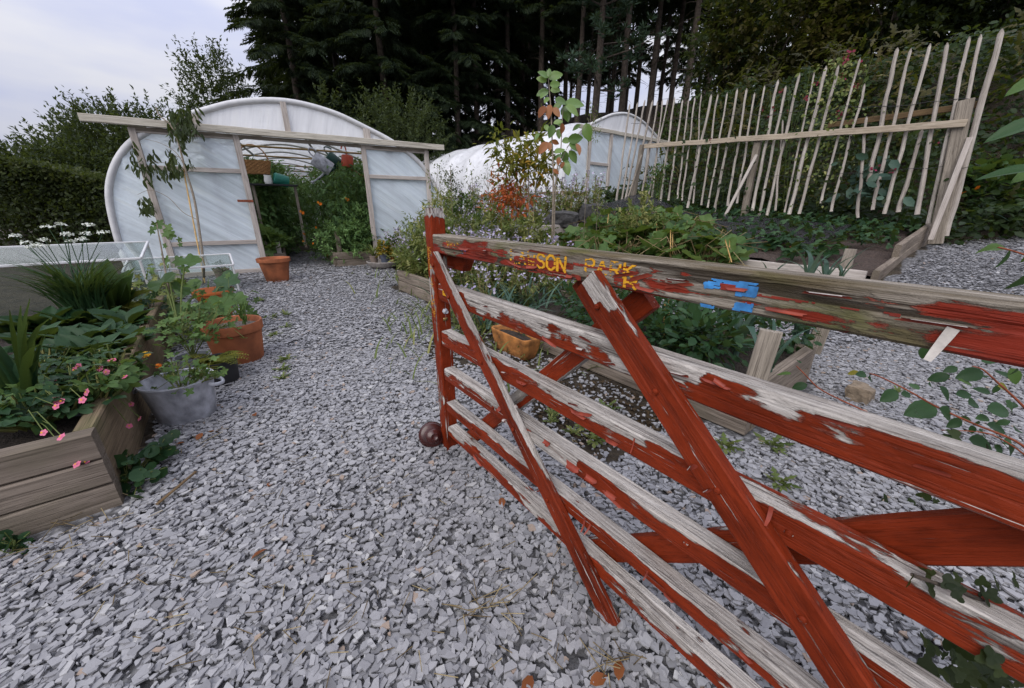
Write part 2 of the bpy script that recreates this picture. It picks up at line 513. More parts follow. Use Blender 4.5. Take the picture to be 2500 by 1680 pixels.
M['wicker'] = mat_plain('wicker', (0.30, 0.15, 0.055), 0.8, 0.5, 60, 0.6, bdist=0.006)
M['varnish'] = mat_plain('dark_varnished_wood', (0.045, 0.010, 0.008), 0.25, 0.4, 25, 0.08, spec=0.6)
M['yellow_paint'] = mat_plain('yellow_paint', (0.62, 0.31, 0.012), 0.6, 0.18, 60, 0.2)
M['old_gold'] = mat_plain('faded_yellow_paint', (0.45, 0.20, 0.015), 0.6, 0.25, 60, 0.2)
M['blue_paint'] = mat_plain('blue_paint', (0.04, 0.20, 0.47), 0.6, 0.6, 30, 0.4, bdist=0.002)
M['red_paint'] = mat_plain('dark_red_paint', (0.20, 0.024, 0.012), 0.45, 0.3, 30, 0.4, bdist=0.002)
M['violet_paint'] = mat_plain('violet_paint', (0.16, 0.16, 0.40), 0.6, 0.2, 50, 0.2)
M['slate_tag'] = mat_plain('slate_tag', (0.06, 0.065, 0.08), 0.6, 0.2, 40, 0.1)
M['buff'] = mat_plain('buff_clay', (0.33, 0.135, 0.036), 0.85, 0.6, 16, 0.6, bdist=0.008)
M['dead_leaf'] = mat_plain('dead_leaf', (0.30, 0.12, 0.04), 0.8, 0.5, 30, 0.2)
M['straw'] = mat_plain('dry_straw', (0.42, 0.30, 0.15), 0.8, 0.3, 30, 0.1)

m, nt = newmat('paint_flake'); n = N(nt)
g = n('ShaderNodeNewGeometry').outputs['Backfacing']
n.out(n.bsdf(n.mix(g, n.ramp(n.noise(n.shift(n.obj()), 40, 4), [(0.3, (0.14, 0.018, 0.008)), (0.7, (0.30, 0.05, 0.025))]), n.ramp(n.noise(n.obj(), 60, 4), [(0.3, (0.28, 0.24, 0.22)), (0.7, (0.52, 0.48, 0.45))])), 0.5))
M['flake'] = m
M['flake_pale'] = mat_plain('pale_flake', (0.50, 0.46, 0.42), 0.7, 0.2, 60, 0.2)

# leaves
M['lf_conifer'] = mat_leaf('conifer_needles', (0.0070, 0.0140, 0.0070), (0.0140, 0.0266, 0.0126), (0.0294, 0.0462, 0.0224), 0.6, 0.1)
M['lf_pine'] = mat_leaf('pine_needles', (0.0135, 0.0263, 0.0165), (0.0263, 0.0510, 0.0315), (0.0488, 0.0825, 0.0488), 0.6, 0.1)
M['lf_willow'] = mat_leaf('willow_leaves', (0.0176, 0.0272, 0.0128), (0.0360, 0.0528, 0.0240), (0.0680, 0.0880, 0.0416), 0.55, 0.25)
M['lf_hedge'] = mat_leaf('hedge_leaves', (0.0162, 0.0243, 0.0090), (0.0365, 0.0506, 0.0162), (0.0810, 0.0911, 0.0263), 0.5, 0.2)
M['lf_bramble'] = mat_leaf('bramble_leaves', (0.0081, 0.0173, 0.0058), (0.0230, 0.0432, 0.0138), (0.0576, 0.0864, 0.0259), 0.45, 0.22)
M['lf_autumn'] = mat_leaf('olive_leaves', (0.0144, 0.0158, 0.0058), (0.0360, 0.0360, 0.0101), (0.0864, 0.0684, 0.0158), 0.5, 0.25)
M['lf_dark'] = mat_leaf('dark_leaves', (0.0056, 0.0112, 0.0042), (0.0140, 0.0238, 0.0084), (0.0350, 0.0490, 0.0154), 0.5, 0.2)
M['lf_green'] = mat_leaf('green_leaves', (0.0222, 0.0481, 0.0133), (0.0555, 0.1110, 0.0296), (0.1258, 0.1998, 0.0629), 0.45, 0.3)
M['lf_deep'] = mat_leaf('deep_green_leaves', (0.0088, 0.0283, 0.0113), (0.0221, 0.0566, 0.0226), (0.0503, 0.1006, 0.0409), 0.4, 0.2)
M['lf_blue'] = mat_leaf('blue_green_leaves', (0.0240, 0.0520, 0.0400), (0.0600, 0.1120, 0.0840), (0.1360, 0.2000, 0.1520), 0.45, 0.2)
M['lf_tomato'] = mat_leaf('tomato_leaves', (0.0454, 0.0906, 0.0329), (0.1133, 0.2065, 0.0705), (0.2645, 0.4156, 0.1511), 0.5, 0.3)
M['lf_meadow'] = mat_leaf('meadow_leaves', (0.0501, 0.0789, 0.0211), (0.1381, 0.1776, 0.0553), (0.3026, 0.2828, 0.1053), 0.55, 0.3)
M['lf_straw'] = mat_leaf('dry_stalks', (0.13, 0.09, 0.045), (0.27, 0.20, 0.10), (0.42, 0.34, 0.19), 0.7, 0.2)
M['lf_yellow'] = mat_leaf('yellow_green_leaves', (0.060, 0.075, 0.012), (0.190, 0.190, 0.030), (0.380, 0.210, 0.035), 0.5, 0.35)
M['lf_orange'] = mat_leaf('orange_leaves', (0.240, 0.050, 0.022), (0.480, 0.105, 0.040), (0.620, 0.200, 0.080), 0.5, 0.35)
M['lf_magnolia'] = mat_leaf('glossy_green_leaves', (0.060, 0.120, 0.030), (0.115, 0.210, 0.045), (0.190, 0.290, 0.075), 0.35, 0.3, 0.5)
M['lf_rust'] = mat_leaf('rusty_leaves', (0.150, 0.045, 0.022), (0.300, 0.105, 0.040), (0.420, 0.200, 0.110), 0.45, 0.3)
M['fl_violet'] = mat_leaf('violet_petals', (0.28, 0.23, 0.40), (0.50, 0.45, 0.62), (0.70, 0.66, 0.76), 0.6, 0.3)
M['fl_white'] = mat_leaf('white_petals', (0.50, 0.55, 0.45), (0.74, 0.76, 0.70), (0.84, 0.85, 0.80), 0.6, 0.2)
M['fl_pink'] = mat_leaf('pink_petals', (0.55, 0.08, 0.20), (0.74, 0.18, 0.32), (0.82, 0.34, 0.44), 0.6, 0.3)
M['fl_yellow'] = mat_leaf('yellow_petals', (0.55, 0.22, 0.01), (0.75, 0.36, 0.012), (0.82, 0.50, 0.03), 0.6, 0.3)
M['fl_orange'] = mat_leaf('orange_petals', (0.50, 0.10, 0.01), (0.70, 0.16, 0.012), (0.78, 0.28, 0.03), 0.6, 0.3)
M['fl_crimson'] = mat_leaf('crimson_petals', (0.07, 0.005, 0.018), (0.17, 0.012, 0.045), (0.30, 0.03, 0.09), 0.6, 0.3)
M['netting'] = mat_leaf('dark_netting', (0.012, 0.012, 0.013), (0.022, 0.022, 0.024), (0.04, 0.04, 0.043), 0.6, 0.0)

m, nt = newmat('slate_chips'); n = N(nt)
t = n.attr('tone')
c = n.ramp(t, [(0.0, (0.09, 0.089, 0.094)), (0.28, (0.195, 0.194, 0.205)), (0.55, (0.282, 0.280, 0.294)), (0.85, (0.365, 0.361, 0.370)), (0.93, (0.44, 0.435, 0.43)), (0.95, (0.30, 0.235, 0.185)), (1.0, (0.36, 0.26, 0.20))])
ng = n.noise(n.obj(), 120, 4)
c = n.mix(n.rng(ng, 0.35, 0.7, 0.0, 0.35), c, (0.20, 0.20, 0.205))
n.out(n.bsdf(c, 0.75, n.bump(ng, 0.25, 0.003), 0, 0.2))
M['chips'] = m

m, nt = newmat('gravel_ground'); n = N(nt)
o = n.obj(); gm = n.attr('gravel')
vo = n('ShaderNodeTexVoronoi', {'Vector': o, 'Scale': 34.0, 'Randomness': 1.0})
gc = n.ramp(vo.outputs['Color'], [(0.1, (0.10, 0.099, 0.103)), (0.4, (0.19, 0.189, 0.197)), (0.8, (0.31, 0.308, 0.318))])
gc = n.mix(n.rng(vo.outputs['Distance'], 0.25, 0.7, 0.0, 0.8), gc, (0.06, 0.059, 0.06))  # darker between the cells: shade of the gaps painted into the gravel
sc_ = n.ramp(n.noise(o, 5, 6, 0.65), [(0.3, (0.020, 0.016, 0.011)), (0.6, (0.055, 0.042, 0.028)), (0.75, (0.05, 0.055, 0.02))])
edge = n.rng(n.math('ADD', gm, n.math('MULTIPLY', n.math('SUBTRACT', n.noise(o, 6, 5), 0.5), 0.9)), 0.4, 0.6)
col = n.mix(edge, sc_, gc)
hh = n.math('ADD', n.math('MULTIPLY', n.noise(o, 40, 5), 0.5), n.math('MULTIPLY', vo.outputs['Distance'], -0.8))
n.out(n.bsdf(col, 0.85, n.bump(hh, 0.9, 0.03), 0, 0.25))
M['ground'] = m

def mat_film(name, tint, rot, clear=0.10, strength=0.6, sc1=1.0, tl=0.28):
    m, nt = newmat(name); n = N(nt)
    o = n.shift(n.obj())
    al = n.map(n.map(o, (1, 1, 1), (0, 0, -0.535)), (1, 1, 1), rot)
    mp = n.map(al, (0.45 * sc1, 4 * sc1, 7 * sc1))
    w1 = n.noise(mp, 1.0, 4, 0.55, dist=0.4)
    w2 = n.noise(o, 2.2, 3)
    grime = n.noise(n.map(al, (0.7, 4, 9)), 1.0, 6, 0.62)
    col = n.ramp(grime, [(0.3, tuple(x * 0.80 for x in tint)), (0.55, tint), (0.75, tuple(min(0.93, x * 1.08) for x in tint))])
    nor = n.bump(n.math('ADD', n.math('MULTIPLY', w1, 1.0), n.math('MULTIPLY', w2, 0.6)), strength, 0.06)
    d = n('ShaderNodeBsdfDiffuse', {'Color': col, 'Normal': nor}).outputs[0]
    t = n('ShaderNodeBsdfTranslucent', {'Color': col, 'Normal': nor}).outputs[0]
    gl = n('ShaderNodeBsdfGlossy', {'Color': (0.9, 0.92, 0.95), 'Roughness': 0.38, 'Normal': nor}).outputs[0]
    tr = n('ShaderNodeBsdfTransparent', {'Color': (0.85, 0.9, 0.92)}).outputs[0]
    a = n('ShaderNodeMixShader', {0: tl, 1: d, 2: t}).outputs[0]
    ge = n('ShaderNodeNewGeometry')
    dt = n('ShaderNodeVectorMath', {0: ge.outputs['Normal'], 1: ge.outputs['Incoming']}, operation='DOT_PRODUCT').outputs['Value']
    fr = n.math('ADD', 0.04, n.math('MULTIPLY', n.math('POWER', n.math('SUBTRACT', 1.0, n.math('ABSOLUTE', dt)), 5.0), 0.5))
    b = n('ShaderNodeMixShader', {0: fr, 1: a, 2: gl}).outputs[0]
    n.out(n('ShaderNodeMixShader', {0: n.rng(w1, 0.38, 0.62, clear * 1.9, clear * 0.15), 1: b, 2: tr}).outputs[0])
    return m
M['film'] = mat_film('polythene_film', (0.92, 0.925, 0.95), (0, 1.3, 0.0), 0.04, 0.2)
M['film_roof'] = mat_film('roof_polythene', (0.93, 0.935, 0.95), (0, 1.3, 0.0), 0.10, 0.2, tl=0.58)
M['film_fold'] = mat_film('folded_polythene', (0.80, 0.89, 0.96), (0, -0.62, 0), 0.11, 0.4)
M['film_skirt'] = mat_film('polythene_skirt', (0.80, 0.87, 0.88), (0, -0.5, 0), 0.10, 0.2)
m, nt = newmat('cold_frame_glass'); n = N(nt)
gl = n('ShaderNodeBsdfGlossy', {'Color': (1, 1, 1), 'Roughness': 0.05}).outputs[0]
tr = n('ShaderNodeBsdfTransparent', {'Color': (0.86, 0.9, 0.88)}).outputs[0]
di = n('ShaderNodeBsdfDiffuse', {'Color': (0.25, 0.28, 0.24)}).outputs[0]
fr = n('ShaderNodeFresnel', {'IOR': 1.5}).outputs[0]
a = n('ShaderNodeMixShader', {0: 0.06, 1: tr, 2: di}).outputs[0]
n.out(n('ShaderNodeMixShader', {0: n.math('MULTIPLY', fr, 0.45), 1: a, 2: gl}).outputs[0])
M['glass'] = m

# ------------------------------------------------------------------ leaf shapes (x along the leaf, unit length)
def tpl(v, f): return (np.array(v, float), np.array(f, int))
DIA = tpl([(0, 0, 0), (.45, .22, .07), (1, 0, -.05), (.45, -.22, .07)], [(0, 2, 1), (0, 3, 2)])
NEEDLE = tpl([(0, 0, 0), (.5, .09, .02), (1, 0, -.06), (.5, -.09, .02)], [(0, 2, 1), (0, 3, 2)])
SPRAY = tpl([(0, 0, 0), (.3, .20, -.05), (.42, .07, 0), (.65, .17, -.08), (1, 0, -.14), (.65, -.17, -.08), (.42, -.07, 0), (.3, -.20, -.05)],
            [(0, 2, 1), (2, 4, 3), (0, 7, 6), (6, 5, 4), (0, 6, 2), (2, 6, 4)])
def sprig():
    v, f = [], []
    def dia(o, d, ln, w, z=0.0):
        o = np.array(o, float); d = np.array(d, float); d /= np.linalg.norm(d); p = np.array([-d[1], d[0], 0])
        b = len(v); v.extend([tuple(o), tuple(o + d * ln * .45 + p * w + np.array([0, 0, .02])), tuple(o + d * ln + np.array([0, 0, z])), tuple(o + d * ln * .45 - p * w + np.array([0, 0, .02]))])
        f.extend([(b, b + 2, b + 1), (b, b + 3, b + 2)])
    dia((0, 0, 0), (1, 0, 0), 1.0, .045, -.16)
    for t, a, ln in ((.12, .8, .40), (.32, .75, .40), (.52, .7, .34), (.72, .6, .26)):
        for s in (-1, 1): dia((t, 0, -.1 * t * t), (math.cos(a), s * math.sin(a), 0), ln, .034, -.08)
    return tpl(v, f)
SPRIG = sprig()
OVAL = tpl([(0, 0, 0), (.4, 0, -.02), (.75, 0, -.07), (1, 0, -.17), (.2, .17, .06), (.55, .24, .05), (.85, .11, -.06), (.2, -.17, .06), (.55, -.24, .05), (.85, -.11, -.06)],
           [(0, 1, 4), (4, 1, 5), (1, 2, 5), (5, 2, 6), (2, 3, 6), (0, 7, 1), (7, 8, 1), (1, 8, 2), (8, 9, 2), (2, 9, 3)])
def oval_hi(wid=.25, n=10, ser=.012):
    v, f = [], []
    for i in range(n + 1):
        t = i / n
        w = wid * (math.sin(PI * t ** .85) ** .8) * (1 + (ser * 4 if i % 2 else -ser * 2)) if 0 < i < n else .003
        z = -.17 * t * t
        v += [(t, -w, z + w * .28), (t, -w * .5, z + w * .20), (t, 0, z - .012), (t, w * .5, z + w * .20), (t, w, z + w * .28)]
    for i in range(n):
        for j in range(4):
            a = i * 5 + j; f += [(a, a + 1, a + 6), (a, a + 6, a + 5)]
    return tpl(v, f)
OVALH = oval_hi()
def fan(nseg, rad, dip=0.12, wav=0.04, cut=0.0):
    v = [(0.5, 0, -dip)]
    for i in range(nseg):
        th = 2 * PI * i / nseg
        r = 0.5 * rad(th)
        v.append((0.5 - r * math.cos(th), r * math.sin(th), wav * math.sin(5 * th)))
    return tpl(v, [(0, 1 + i, 1 + (i + 1) % nseg) for i in range(nseg)])
ROUND = fan(9, lambda t: 1.0)
STRAW = fan(10, lambda t: 1.0 if True else 1, 0.02, 0.06)
LOBED = fan(20, lambda t: (0.80 + 0.26 * math.cos(5 * (t - PI))) * (0.55 + 0.45 * min(1, abs(((t + PI) % (2 * PI)) - PI) * 1.4)), 0.06, 0.05)
RHUB = fan(26, lambda t: (0.92 + 0.10 * math.cos(7 * t) + 0.05 * math.cos(13 * t + 1)) * (0.5 + 0.5 * min(1, abs(((t + PI) % (2 * PI)) - PI) * 1.8)), 0.07, 0.06)
FLOWER5 = fan(25, lambda t: 0.50 + 0.50 * abs(math.cos(2.5 * t)) ** .45, 0.05, 0.02)
SQUASHL = fan(20, lambda t: (0.90 + 0.10 * math.cos(5 * (t - PI))) * (0.55 + 0.45 * min(1, abs(((t + PI) % (2 * PI)) - PI) * 1.6)), 0.09, 0.06)
FLOWER12 = fan(24, lambda t: 0.80 + 0.22 * math.cos(12 * t), 0.03, 0.02)
PINNA = tpl([(0, 0, 0), (.18, .30, .0), (.24, .05, .02), (.42, .24, -.03), (.5, .05, .02), (.66, .15, -.06), (1, 0, -.14),
             (.66, -.15, -.06), (.5, -.05, .02), (.42, -.24, -.03), (.24, -.05, .02), (.18, -.30, .0)],
            [(0, 2, 1), (2, 4, 3), (4, 6, 5), (0, 11, 10), (10, 9, 8), (8, 7, 6), (0, 10, 2), (2, 10, 8), (2, 8, 4), (4, 8, 6)])
def tri3():
    v, f = [], []
    for a, s_ in ((0, .62), (1.25, .56), (-1.25, .56)):
        for x, y, z in ((0, 0, 0), (.3, .30, .05), (.7, .30, .02), (1, 0, -.12), (.7, -.30, .02), (.3, -.30, .05), (.5, 0, -.05)):
            xx = .42 + s_ * (x * math.cos(a) - y * math.sin(a)); yy = s_ * (x * math.sin(a) + y * math.cos(a)); v.append((xx, yy, z * s_ - .06 * abs(yy)))
        b = len(v) - 7
        f += [(b, b + 6, b + 1), (b + 1, b + 6, b + 2), (b + 2, b + 6, b + 3), (b + 3, b + 6, b + 4), (b + 4, b + 6, b + 5), (b + 5, b + 6, b)]
    return tpl(v, f)
TRI3 = tri3()
def blade(n=6, w=0.03, bend=0.3):
    v, f = [], []
    for i in range(n + 1):
        t = i / n
        ww = w * (1 - t ** 2.2) + 0.0015
        x, z = t * (1 - bend * t * 0.4), -bend * t * t * t
        v += [(x, -ww, z + ww * 0.4), (x, 0, z), (x, ww, z + ww * 0.4)]
    for i in range(n):
        a = i * 3
        f += [(a, a + 1, a + 4), (a, a + 4, a + 3), (a + 1, a + 2, a + 5), (a + 1, a + 5, a + 4)]
    return tpl(v, f)
BLADE0, BLADE1, BLADE2 = blade(6, .022, .12), blade(6, .03, .35), blade(7, .045, .75)
GRASS = blade(3, .03, .4)
# ------------------------------------------------------------------ ground
def graded(lo, hi, fine_lo, fine_hi, fine, coarse):
    a = list(np.arange(fine_lo, fine_hi, fine))
    x = fine_hi; st = fine
    while x < hi:
        a.append(x); st = min(st * 1.25, coarse); x += st
    a.append(hi)
    x = fine_lo; st = fine
    b = []
    while x > lo:
        st = min(st * 1.25, coarse); x -= st; b.append(max(x, lo))
    return np.array(sorted(set(b + a)))
gx = graded(-420, 420, -7, 14, 0.16, 40)
gy = graded(-60, 620, -1.2, 17, 0.16, 40)
def in_rect(s, a, s0, s1, a0, a1): return (s > s0) & (s < s1) & (a > a0) & (a < a1)
def gravel_mask(x, y):
    s = 0.791 * x + 0.612 * y; a = -0.612 * x + 0.791 * y
    g = ((s > -6) & (a < 14) & (s < 16) & (x > -6.5)).astype(float)
    g[(s < -0.42) & (a > 1.72)] = 0
    g[(s > 1.45 + 0.24 * (a - 2.7)) & (a > 2.4) & (s < 4.4) & (a < 20)] = 0
    g[(s > 2.7) & (a > 4.6)] = 0
    g[in_rect(s, a, 1.75, 2.6, .5, 5)] = 0
    g[in_rect(s, a, 5.42, 9.2, .68, 8)] = 0
    g[(s > 9.0) & (a > 0.4)] = 0
    g[(a > 7.2) & (s < -0.5)] = 0
    g[(a > 10.5)] = 0
    st = 9.3 + 5.0 * sstep((1.0 - a) / 2.6)
    g[s > st - 0.3] = 0
    # leaf litter strip under the bed behind the gate
    g[(s > 1.12 + 0.12 * np.sin(a * 5)) & (s < 1.8) & (a > 0.75) & (a < 2.6)] = 0
    return g
X, Y = np.meshgrid(gx, gy, indexing='ij')
Z = H(X, Y)
gv = gravel_mask(X.ravel(), Y.ravel())
ground = link('ground', np_mesh('ground', np.stack([X.ravel(), Y.ravel(), Z.ravel()], 1), grid_faces(len(gx), len(gy)), smooth=True, attrs={'gravel': gv}), M['ground'])
# grid winding: keep the normals up
if ground.data.polygons[0].normal.z < 0: ground.data.flip_normals()
tag(ground, kind='structure')

# ------------------------------------------------------------------ slate chips
def chip_field(name, pts, size, sides, thick, tilt, label):
    n = len(pts); k = 5
    an = (np.arange(k) * 2 * PI / k)[None, :] + rng.uniform(-0.55, 0.55, (n, k))
    rr = rng.uniform(0.66, 1.25, (n, k))
    el = rng.uniform(0.36, 0.90, n)[:, None]
    u = rr * np.cos(an); w = rr * np.sin(an) * el
    rz = rng.uniform(0, 2 * PI, n)
    tx = rng.normal(0, tilt, n); ty = rng.normal(0, tilt, n)
    X0 = np.stack([np.cos(rz), np.sin(rz), tx], 1); Y0 = np.stack([-np.sin(rz), np.cos(rz), ty], 1)
    Nn = np.cross(X0, Y0); Nn /= np.linalg.norm(Nn, axis=1, keepdims=True)
    S = (size * 0.5)[:, None, None]
    top = pts[:, None, :] + S * (u[..., None] * X0[:, None, :] + w[..., None] * Y0[:, None, :])
    lift = S * rng.normal(0, 0.012, (n, k))[..., None] * Nn[:, None, :]
    top = top + lift
    tone = np.clip(rng.beta(4.6, 3.9, n), 0, 0.92)
    odd = rng.random(n); tone[odd > 0.985] = 0.97; tone[odd < 0.02] = 0.91
    if sides:
        bot = pts[:, None, :] + (top - pts[:, None, :]) * 1.0 - (thick * rng.uniform(.6, 1.4, n))[:, None, None] * Nn[:, None, :]
        v = np.concatenate([top, bot], 1).reshape(-1, 3)
        b = (np.arange(n) * 2 * k)[:, None, None]
        tf = [(0, 1, 2), (0, 2, 3), (0, 3, 4)] + [q for i in range(k) for q in ((i, i + k, (i + 1) % k), ((i + 1) % k, i + k, (i + 1) % k + k))]
        f = (np.array(tf)[None] + b).reshape(-1, 3)
        tn = np.repeat(tone, 2 * k)
    else:
        v = top.reshape(-1, 3)
        b = (np.arange(n) * k)[:, None, None]
        f = (np.array([(0, 1, 2), (0, 2, 3), (0, 3, 4)])[None] + b).reshape(-1, 3)
        tn = np.repeat(tone, k)
    o = link(name, np_mesh(name, v, f, tn), M['chips'])
    tag(o, label, 'gravel', kind='stuff')
    return o
def chip_points(n, y0, y1, xw):
    y = y0 + (y1 - y0) * rng.random(n); x = (rng.random(n) * 2 - 1) * (xw(y))
    ok = gravel_mask(x, y) > 0.5
    # a few stray chips over the edges
    ok |= (rng.random(n) < 0.10)
    s = 0.791 * x + 0.612 * y; a = -0.612 * x + 0.791 * y
    ok &= ~in_rect(s, a, 1.72, 2.66, .45, 5) & ~in_rect(s, a, 5.38, 9.3, .6, 8) & ~((s < -0.44) & (a > 1.66) & (a < 4.6)) & ~((s > 9.0) & (a > 0.4))
    x, y = x[ok], y[ok]
    return x, y
def visible(x, y, z, mx=140, my=120):
    d = np.stack([x, y, z - CAM_H], 1)
    dep = d[:, 1] * CT - d[:, 2] * ST; up = d[:, 1] * ST + d[:, 2] * CT
    px = CAM_CX + CAM_F * d[:, 0] / np.maximum(dep, .01); py = CAM_CY - CAM_F * up / np.maximum(dep, .01)
    return (dep > .05) & (px > -mx) & (px < 2500 + mx) & (py > 300) & (py < 1680 + my)
for (y0, y1, dens, smin, smax, sides, off) in ((0.15, 2.6, 8000, .014, .035, True, .004), (2.6, 5.2, 4000, .018, .040, False, .006), (5.2, 12.0, 1300, .030, .055, False, .008)):
    xw = lambda y: np.minimum(y * 1.6 + 1.0, 14)
    area = (y1 - y0) * 2 * float(xw(np.array(y1)))
    n = int(dens * area)
    y = y0 + (y1 - y0) * rng.random(n); x = (rng.random(n) * 2 - 1) * float(xw(np.array(y1)))
    z = H(x, y)
    ok = visible(x, y, z)
    x, y, z = x[ok], y[ok], z[ok]
    s = 0.791 * x + 0.612 * y; a = -0.612 * x + 0.791 * y
    g = gravel_mask(x, y) > 0.5
    g |= (rng.random(len(x)) < 0.16) & (a < 9) & (s > -0.5)
    g &= ~in_rect(s, a, 1.70, 2.68, .45, 5) & ~in_rect(s, a, 5.36, 9.3, .6, 8) & ~((s < -0.44) & (a > 1.62) & (a < 4.6)) & ~((s > 9.0) & (a > 0.4)) & ~((s > 1.55 + 0.24 * (a - 2.7)) & (a > 4.2)) & ~((a > 7.2) & (s < -.5))
    x, y, z = x[g], y[g], z[g]
    pts = np.stack([x, y, z + off + rng.random(len(x)) * 0.018], 1)
    size = rng.uniform(smin, smax, len(x)) * rng.choice([0.6, 1.0, 1.0, 1.25], len(x))
    chip_field('slate_gravel', pts, size, sides, 0.0050, 0.075 if sides else 0.13,
               'loose grey slate chips covering the %s of the path' % {0.15: 'foreground', 2.6: 'middle', 5.2: 'far end'}[y0])

# ------------------------------------------------------------------ the peeling red gate
G0 = at_z(1093, 1104, 0.0)
GD = -AX                                   # from the shutting stile towards the camera
GN = np.array([0.791, 0.612, 0.0])         # away from the camera
def gp(u, z, off=0.0): return G0 + GD * u + GN * off + np.array([0, 0, z])
gate = empty('field_gate', gp(0, 0), 'open field gate with peeling red paint standing across the slate path', 'gate')
def b_rail(base, topb=0.85, lo=0.12, edges=0.3):
    ph = random.random() * 20
    def f(x, face, v):
        w = mnoise.noise(Vector((x * 7 + ph, 1.3, 0)))
        if face == 'top': return topb + 0.25 * w
        if face == 'front':
            edge = max(0.0, (v - 0.1)) * edges
            return base + edge + 0.55 * max(0, mnoise.noise(Vector((x * 5 + ph, v * 0.7, 3.1)))) - 0.05
        return base + 0.1
    return f
OUT = -GN
T_R = 0.045
def rail(name, z0, z1, bare, u0=0.02, u1=1.72, off=0.0, mat='peel', t=T_R, warp=0.0015, rough=.35):
    return bar(name, gp(u0, (z0 + z1) / 2, off + t / 2), gp(u1, (z0 + z1) / 2 - 0.002, off + t / 2), z1 - z0, t, M[mat], gate, OUT, bare, 0.02, 0.004, warp, (0, 0), rough)
r1 = rail('top_rail', 0.853, 0.916, lambda x, f, v: {'top': 0.97, 'front': 0.66 - 0.10 * math.sin(x * 9) + 0.16 * v - (0.06 if x > .62 else 0) + (.14 * math.sin(v * 7 + x * 3) if x > .5 else 0) - (0.12 if .12 < x < .22 else 0)}.get(f, 0.6), 0.003, 1.72, 0.0, 'peel_top', 0.056, 0.0, 0.1)
def bare2(x, f, v):
    u = 0.02 + 1.7 * x
    if f == 'top': return 0.80
    if f == 'front': return (0.36 if u < .20 else 0.66 if u < .62 else 0.46 if u < .8 else 0.72 if u < 1.0 else 0.30) + 0.22 * v
    return 0.45
rail('rail', 0.681, 0.744, bare2)
def bare3(x, f, v):
    u = 0.02 + 1.7 * x
    if f == 'top': return 0.82 if u < 1.0 else 0.64
    if f == 'front': return 0.30 + 0.16 * v + (0.22 if .38 < u < .9 and v > 0.3 else 0)
    return 0.4
rail('rail', 0.503, 0.563, bare3)
def bare4(x, f, v):
    u = 0.02 + 1.7 * x
    if f == 'top': return 0.9
    if f == 'front': return 1.0 if .42 < u < .74 else (0.48 + .2 * v if u < .42 else 0.30 + 0.2 * v)
    return 0.5
rail('rail', 0.356, 0.407, bare4)
rail('rail', 0.214, 0.255, lambda x, f, v: {'top': 0.76, 'front': 0.30 + 0.22 * v}.get(f, 0.5))
rail('rail', 0.096, 0.139, lambda x, f, v: {'top': 0.68, 'front': 0.38 + 0.2 * v}.get(f, 0.5))
# shutting stile: a little ahead of the rails' ends
stile = bar('stile', gp(-0.028, 0.0, 0.028), gp(-0.028, 0.985, 0.028), 0.055, 0.056, M['peel'], gate, OUT,
            lambda x, f, v: 0.22 + (0.14 if f == 'front' else 0.0) + (0.5 if x > 0.985 else 0), 0.02, 0.004, 0.001)
bar('stile_cap', gp(-0.028, 0.985, 0.028), gp(-0.028, 1.003, 0.028), 0.050, 0.050, M['peel'], gate, OUT, lambda x, f, v: 0.58, 0.006, 0.004)
bar('stile', gp(1.745, 0.0, 0.03), gp(1.745, 1.08, 0.03), 0.06, 0.06, M['peel'], gate, OUT, lambda x, f, v: 0.25, 0.03, 0.004)
# braces: front pair face the path, back pair lie behind the rails
def brace(u0, z0, u1, z1, off, w=0.058, t=0.026, bare=0.2, mat='peel'):
    f = bare if callable(bare) else (lambda x, fc, v: bare + (0.25 if fc == 'top' else 0) + (0.12 * v if fc == 'front' else 0))
    return bar('brace', gp(u0, z0, off), gp(u1, z1, off), w, t, M[mat], gate, OUT, f, 0.02, 0.003, 0.0015)
brace(0.03, 0.842, 0.893, 0.012, -0.013, 0.055, 0.022, lambda x, f, v: ((0.74 if x < .62 else .40) if f == 'top' else 0.28) + ((0.34 if .1 < x < .60 and v > 0.7 else -0.06) if f == 'front' else 0))
brace(0.735, 0.862, 1.60, 0.06, -0.014, 0.062, 0.026, lambda x, f, v: 0.92 if (f == 'front' and x < .05 and v > -.3) else 0.55 if (f == 'front' and x < .085 and v > 0.3) else (0.36 if f == 'top' else 0.15))
brace(0.835, 0.835, 0.06, 0.06, T_R + 0.014, 0.056, 0.026, lambda x, f, v: 0.95 if (f == 'front' and .48 < x < .60 and v > -.2) or (f != 'front' and .2 < x < .7) else 0.28)
brace(0.655, 0.846, 0.80, 0.70, T_R + 0.014, 0.060, 0.026, 0.12)
brace(0.69, 0.02, 1.70, 0.985, T_R + 0.014, 0.062, 0.026, 0.16)
bar('bracket', gp(0.01, 0.824, T_R + .02), gp(0.135, 0.824, T_R + .02), 0.058, 0.035, M['peel'], gate, OUT, lambda x, f, v: 0.2, 0.02, 0.003, 0, (0, 0.7))
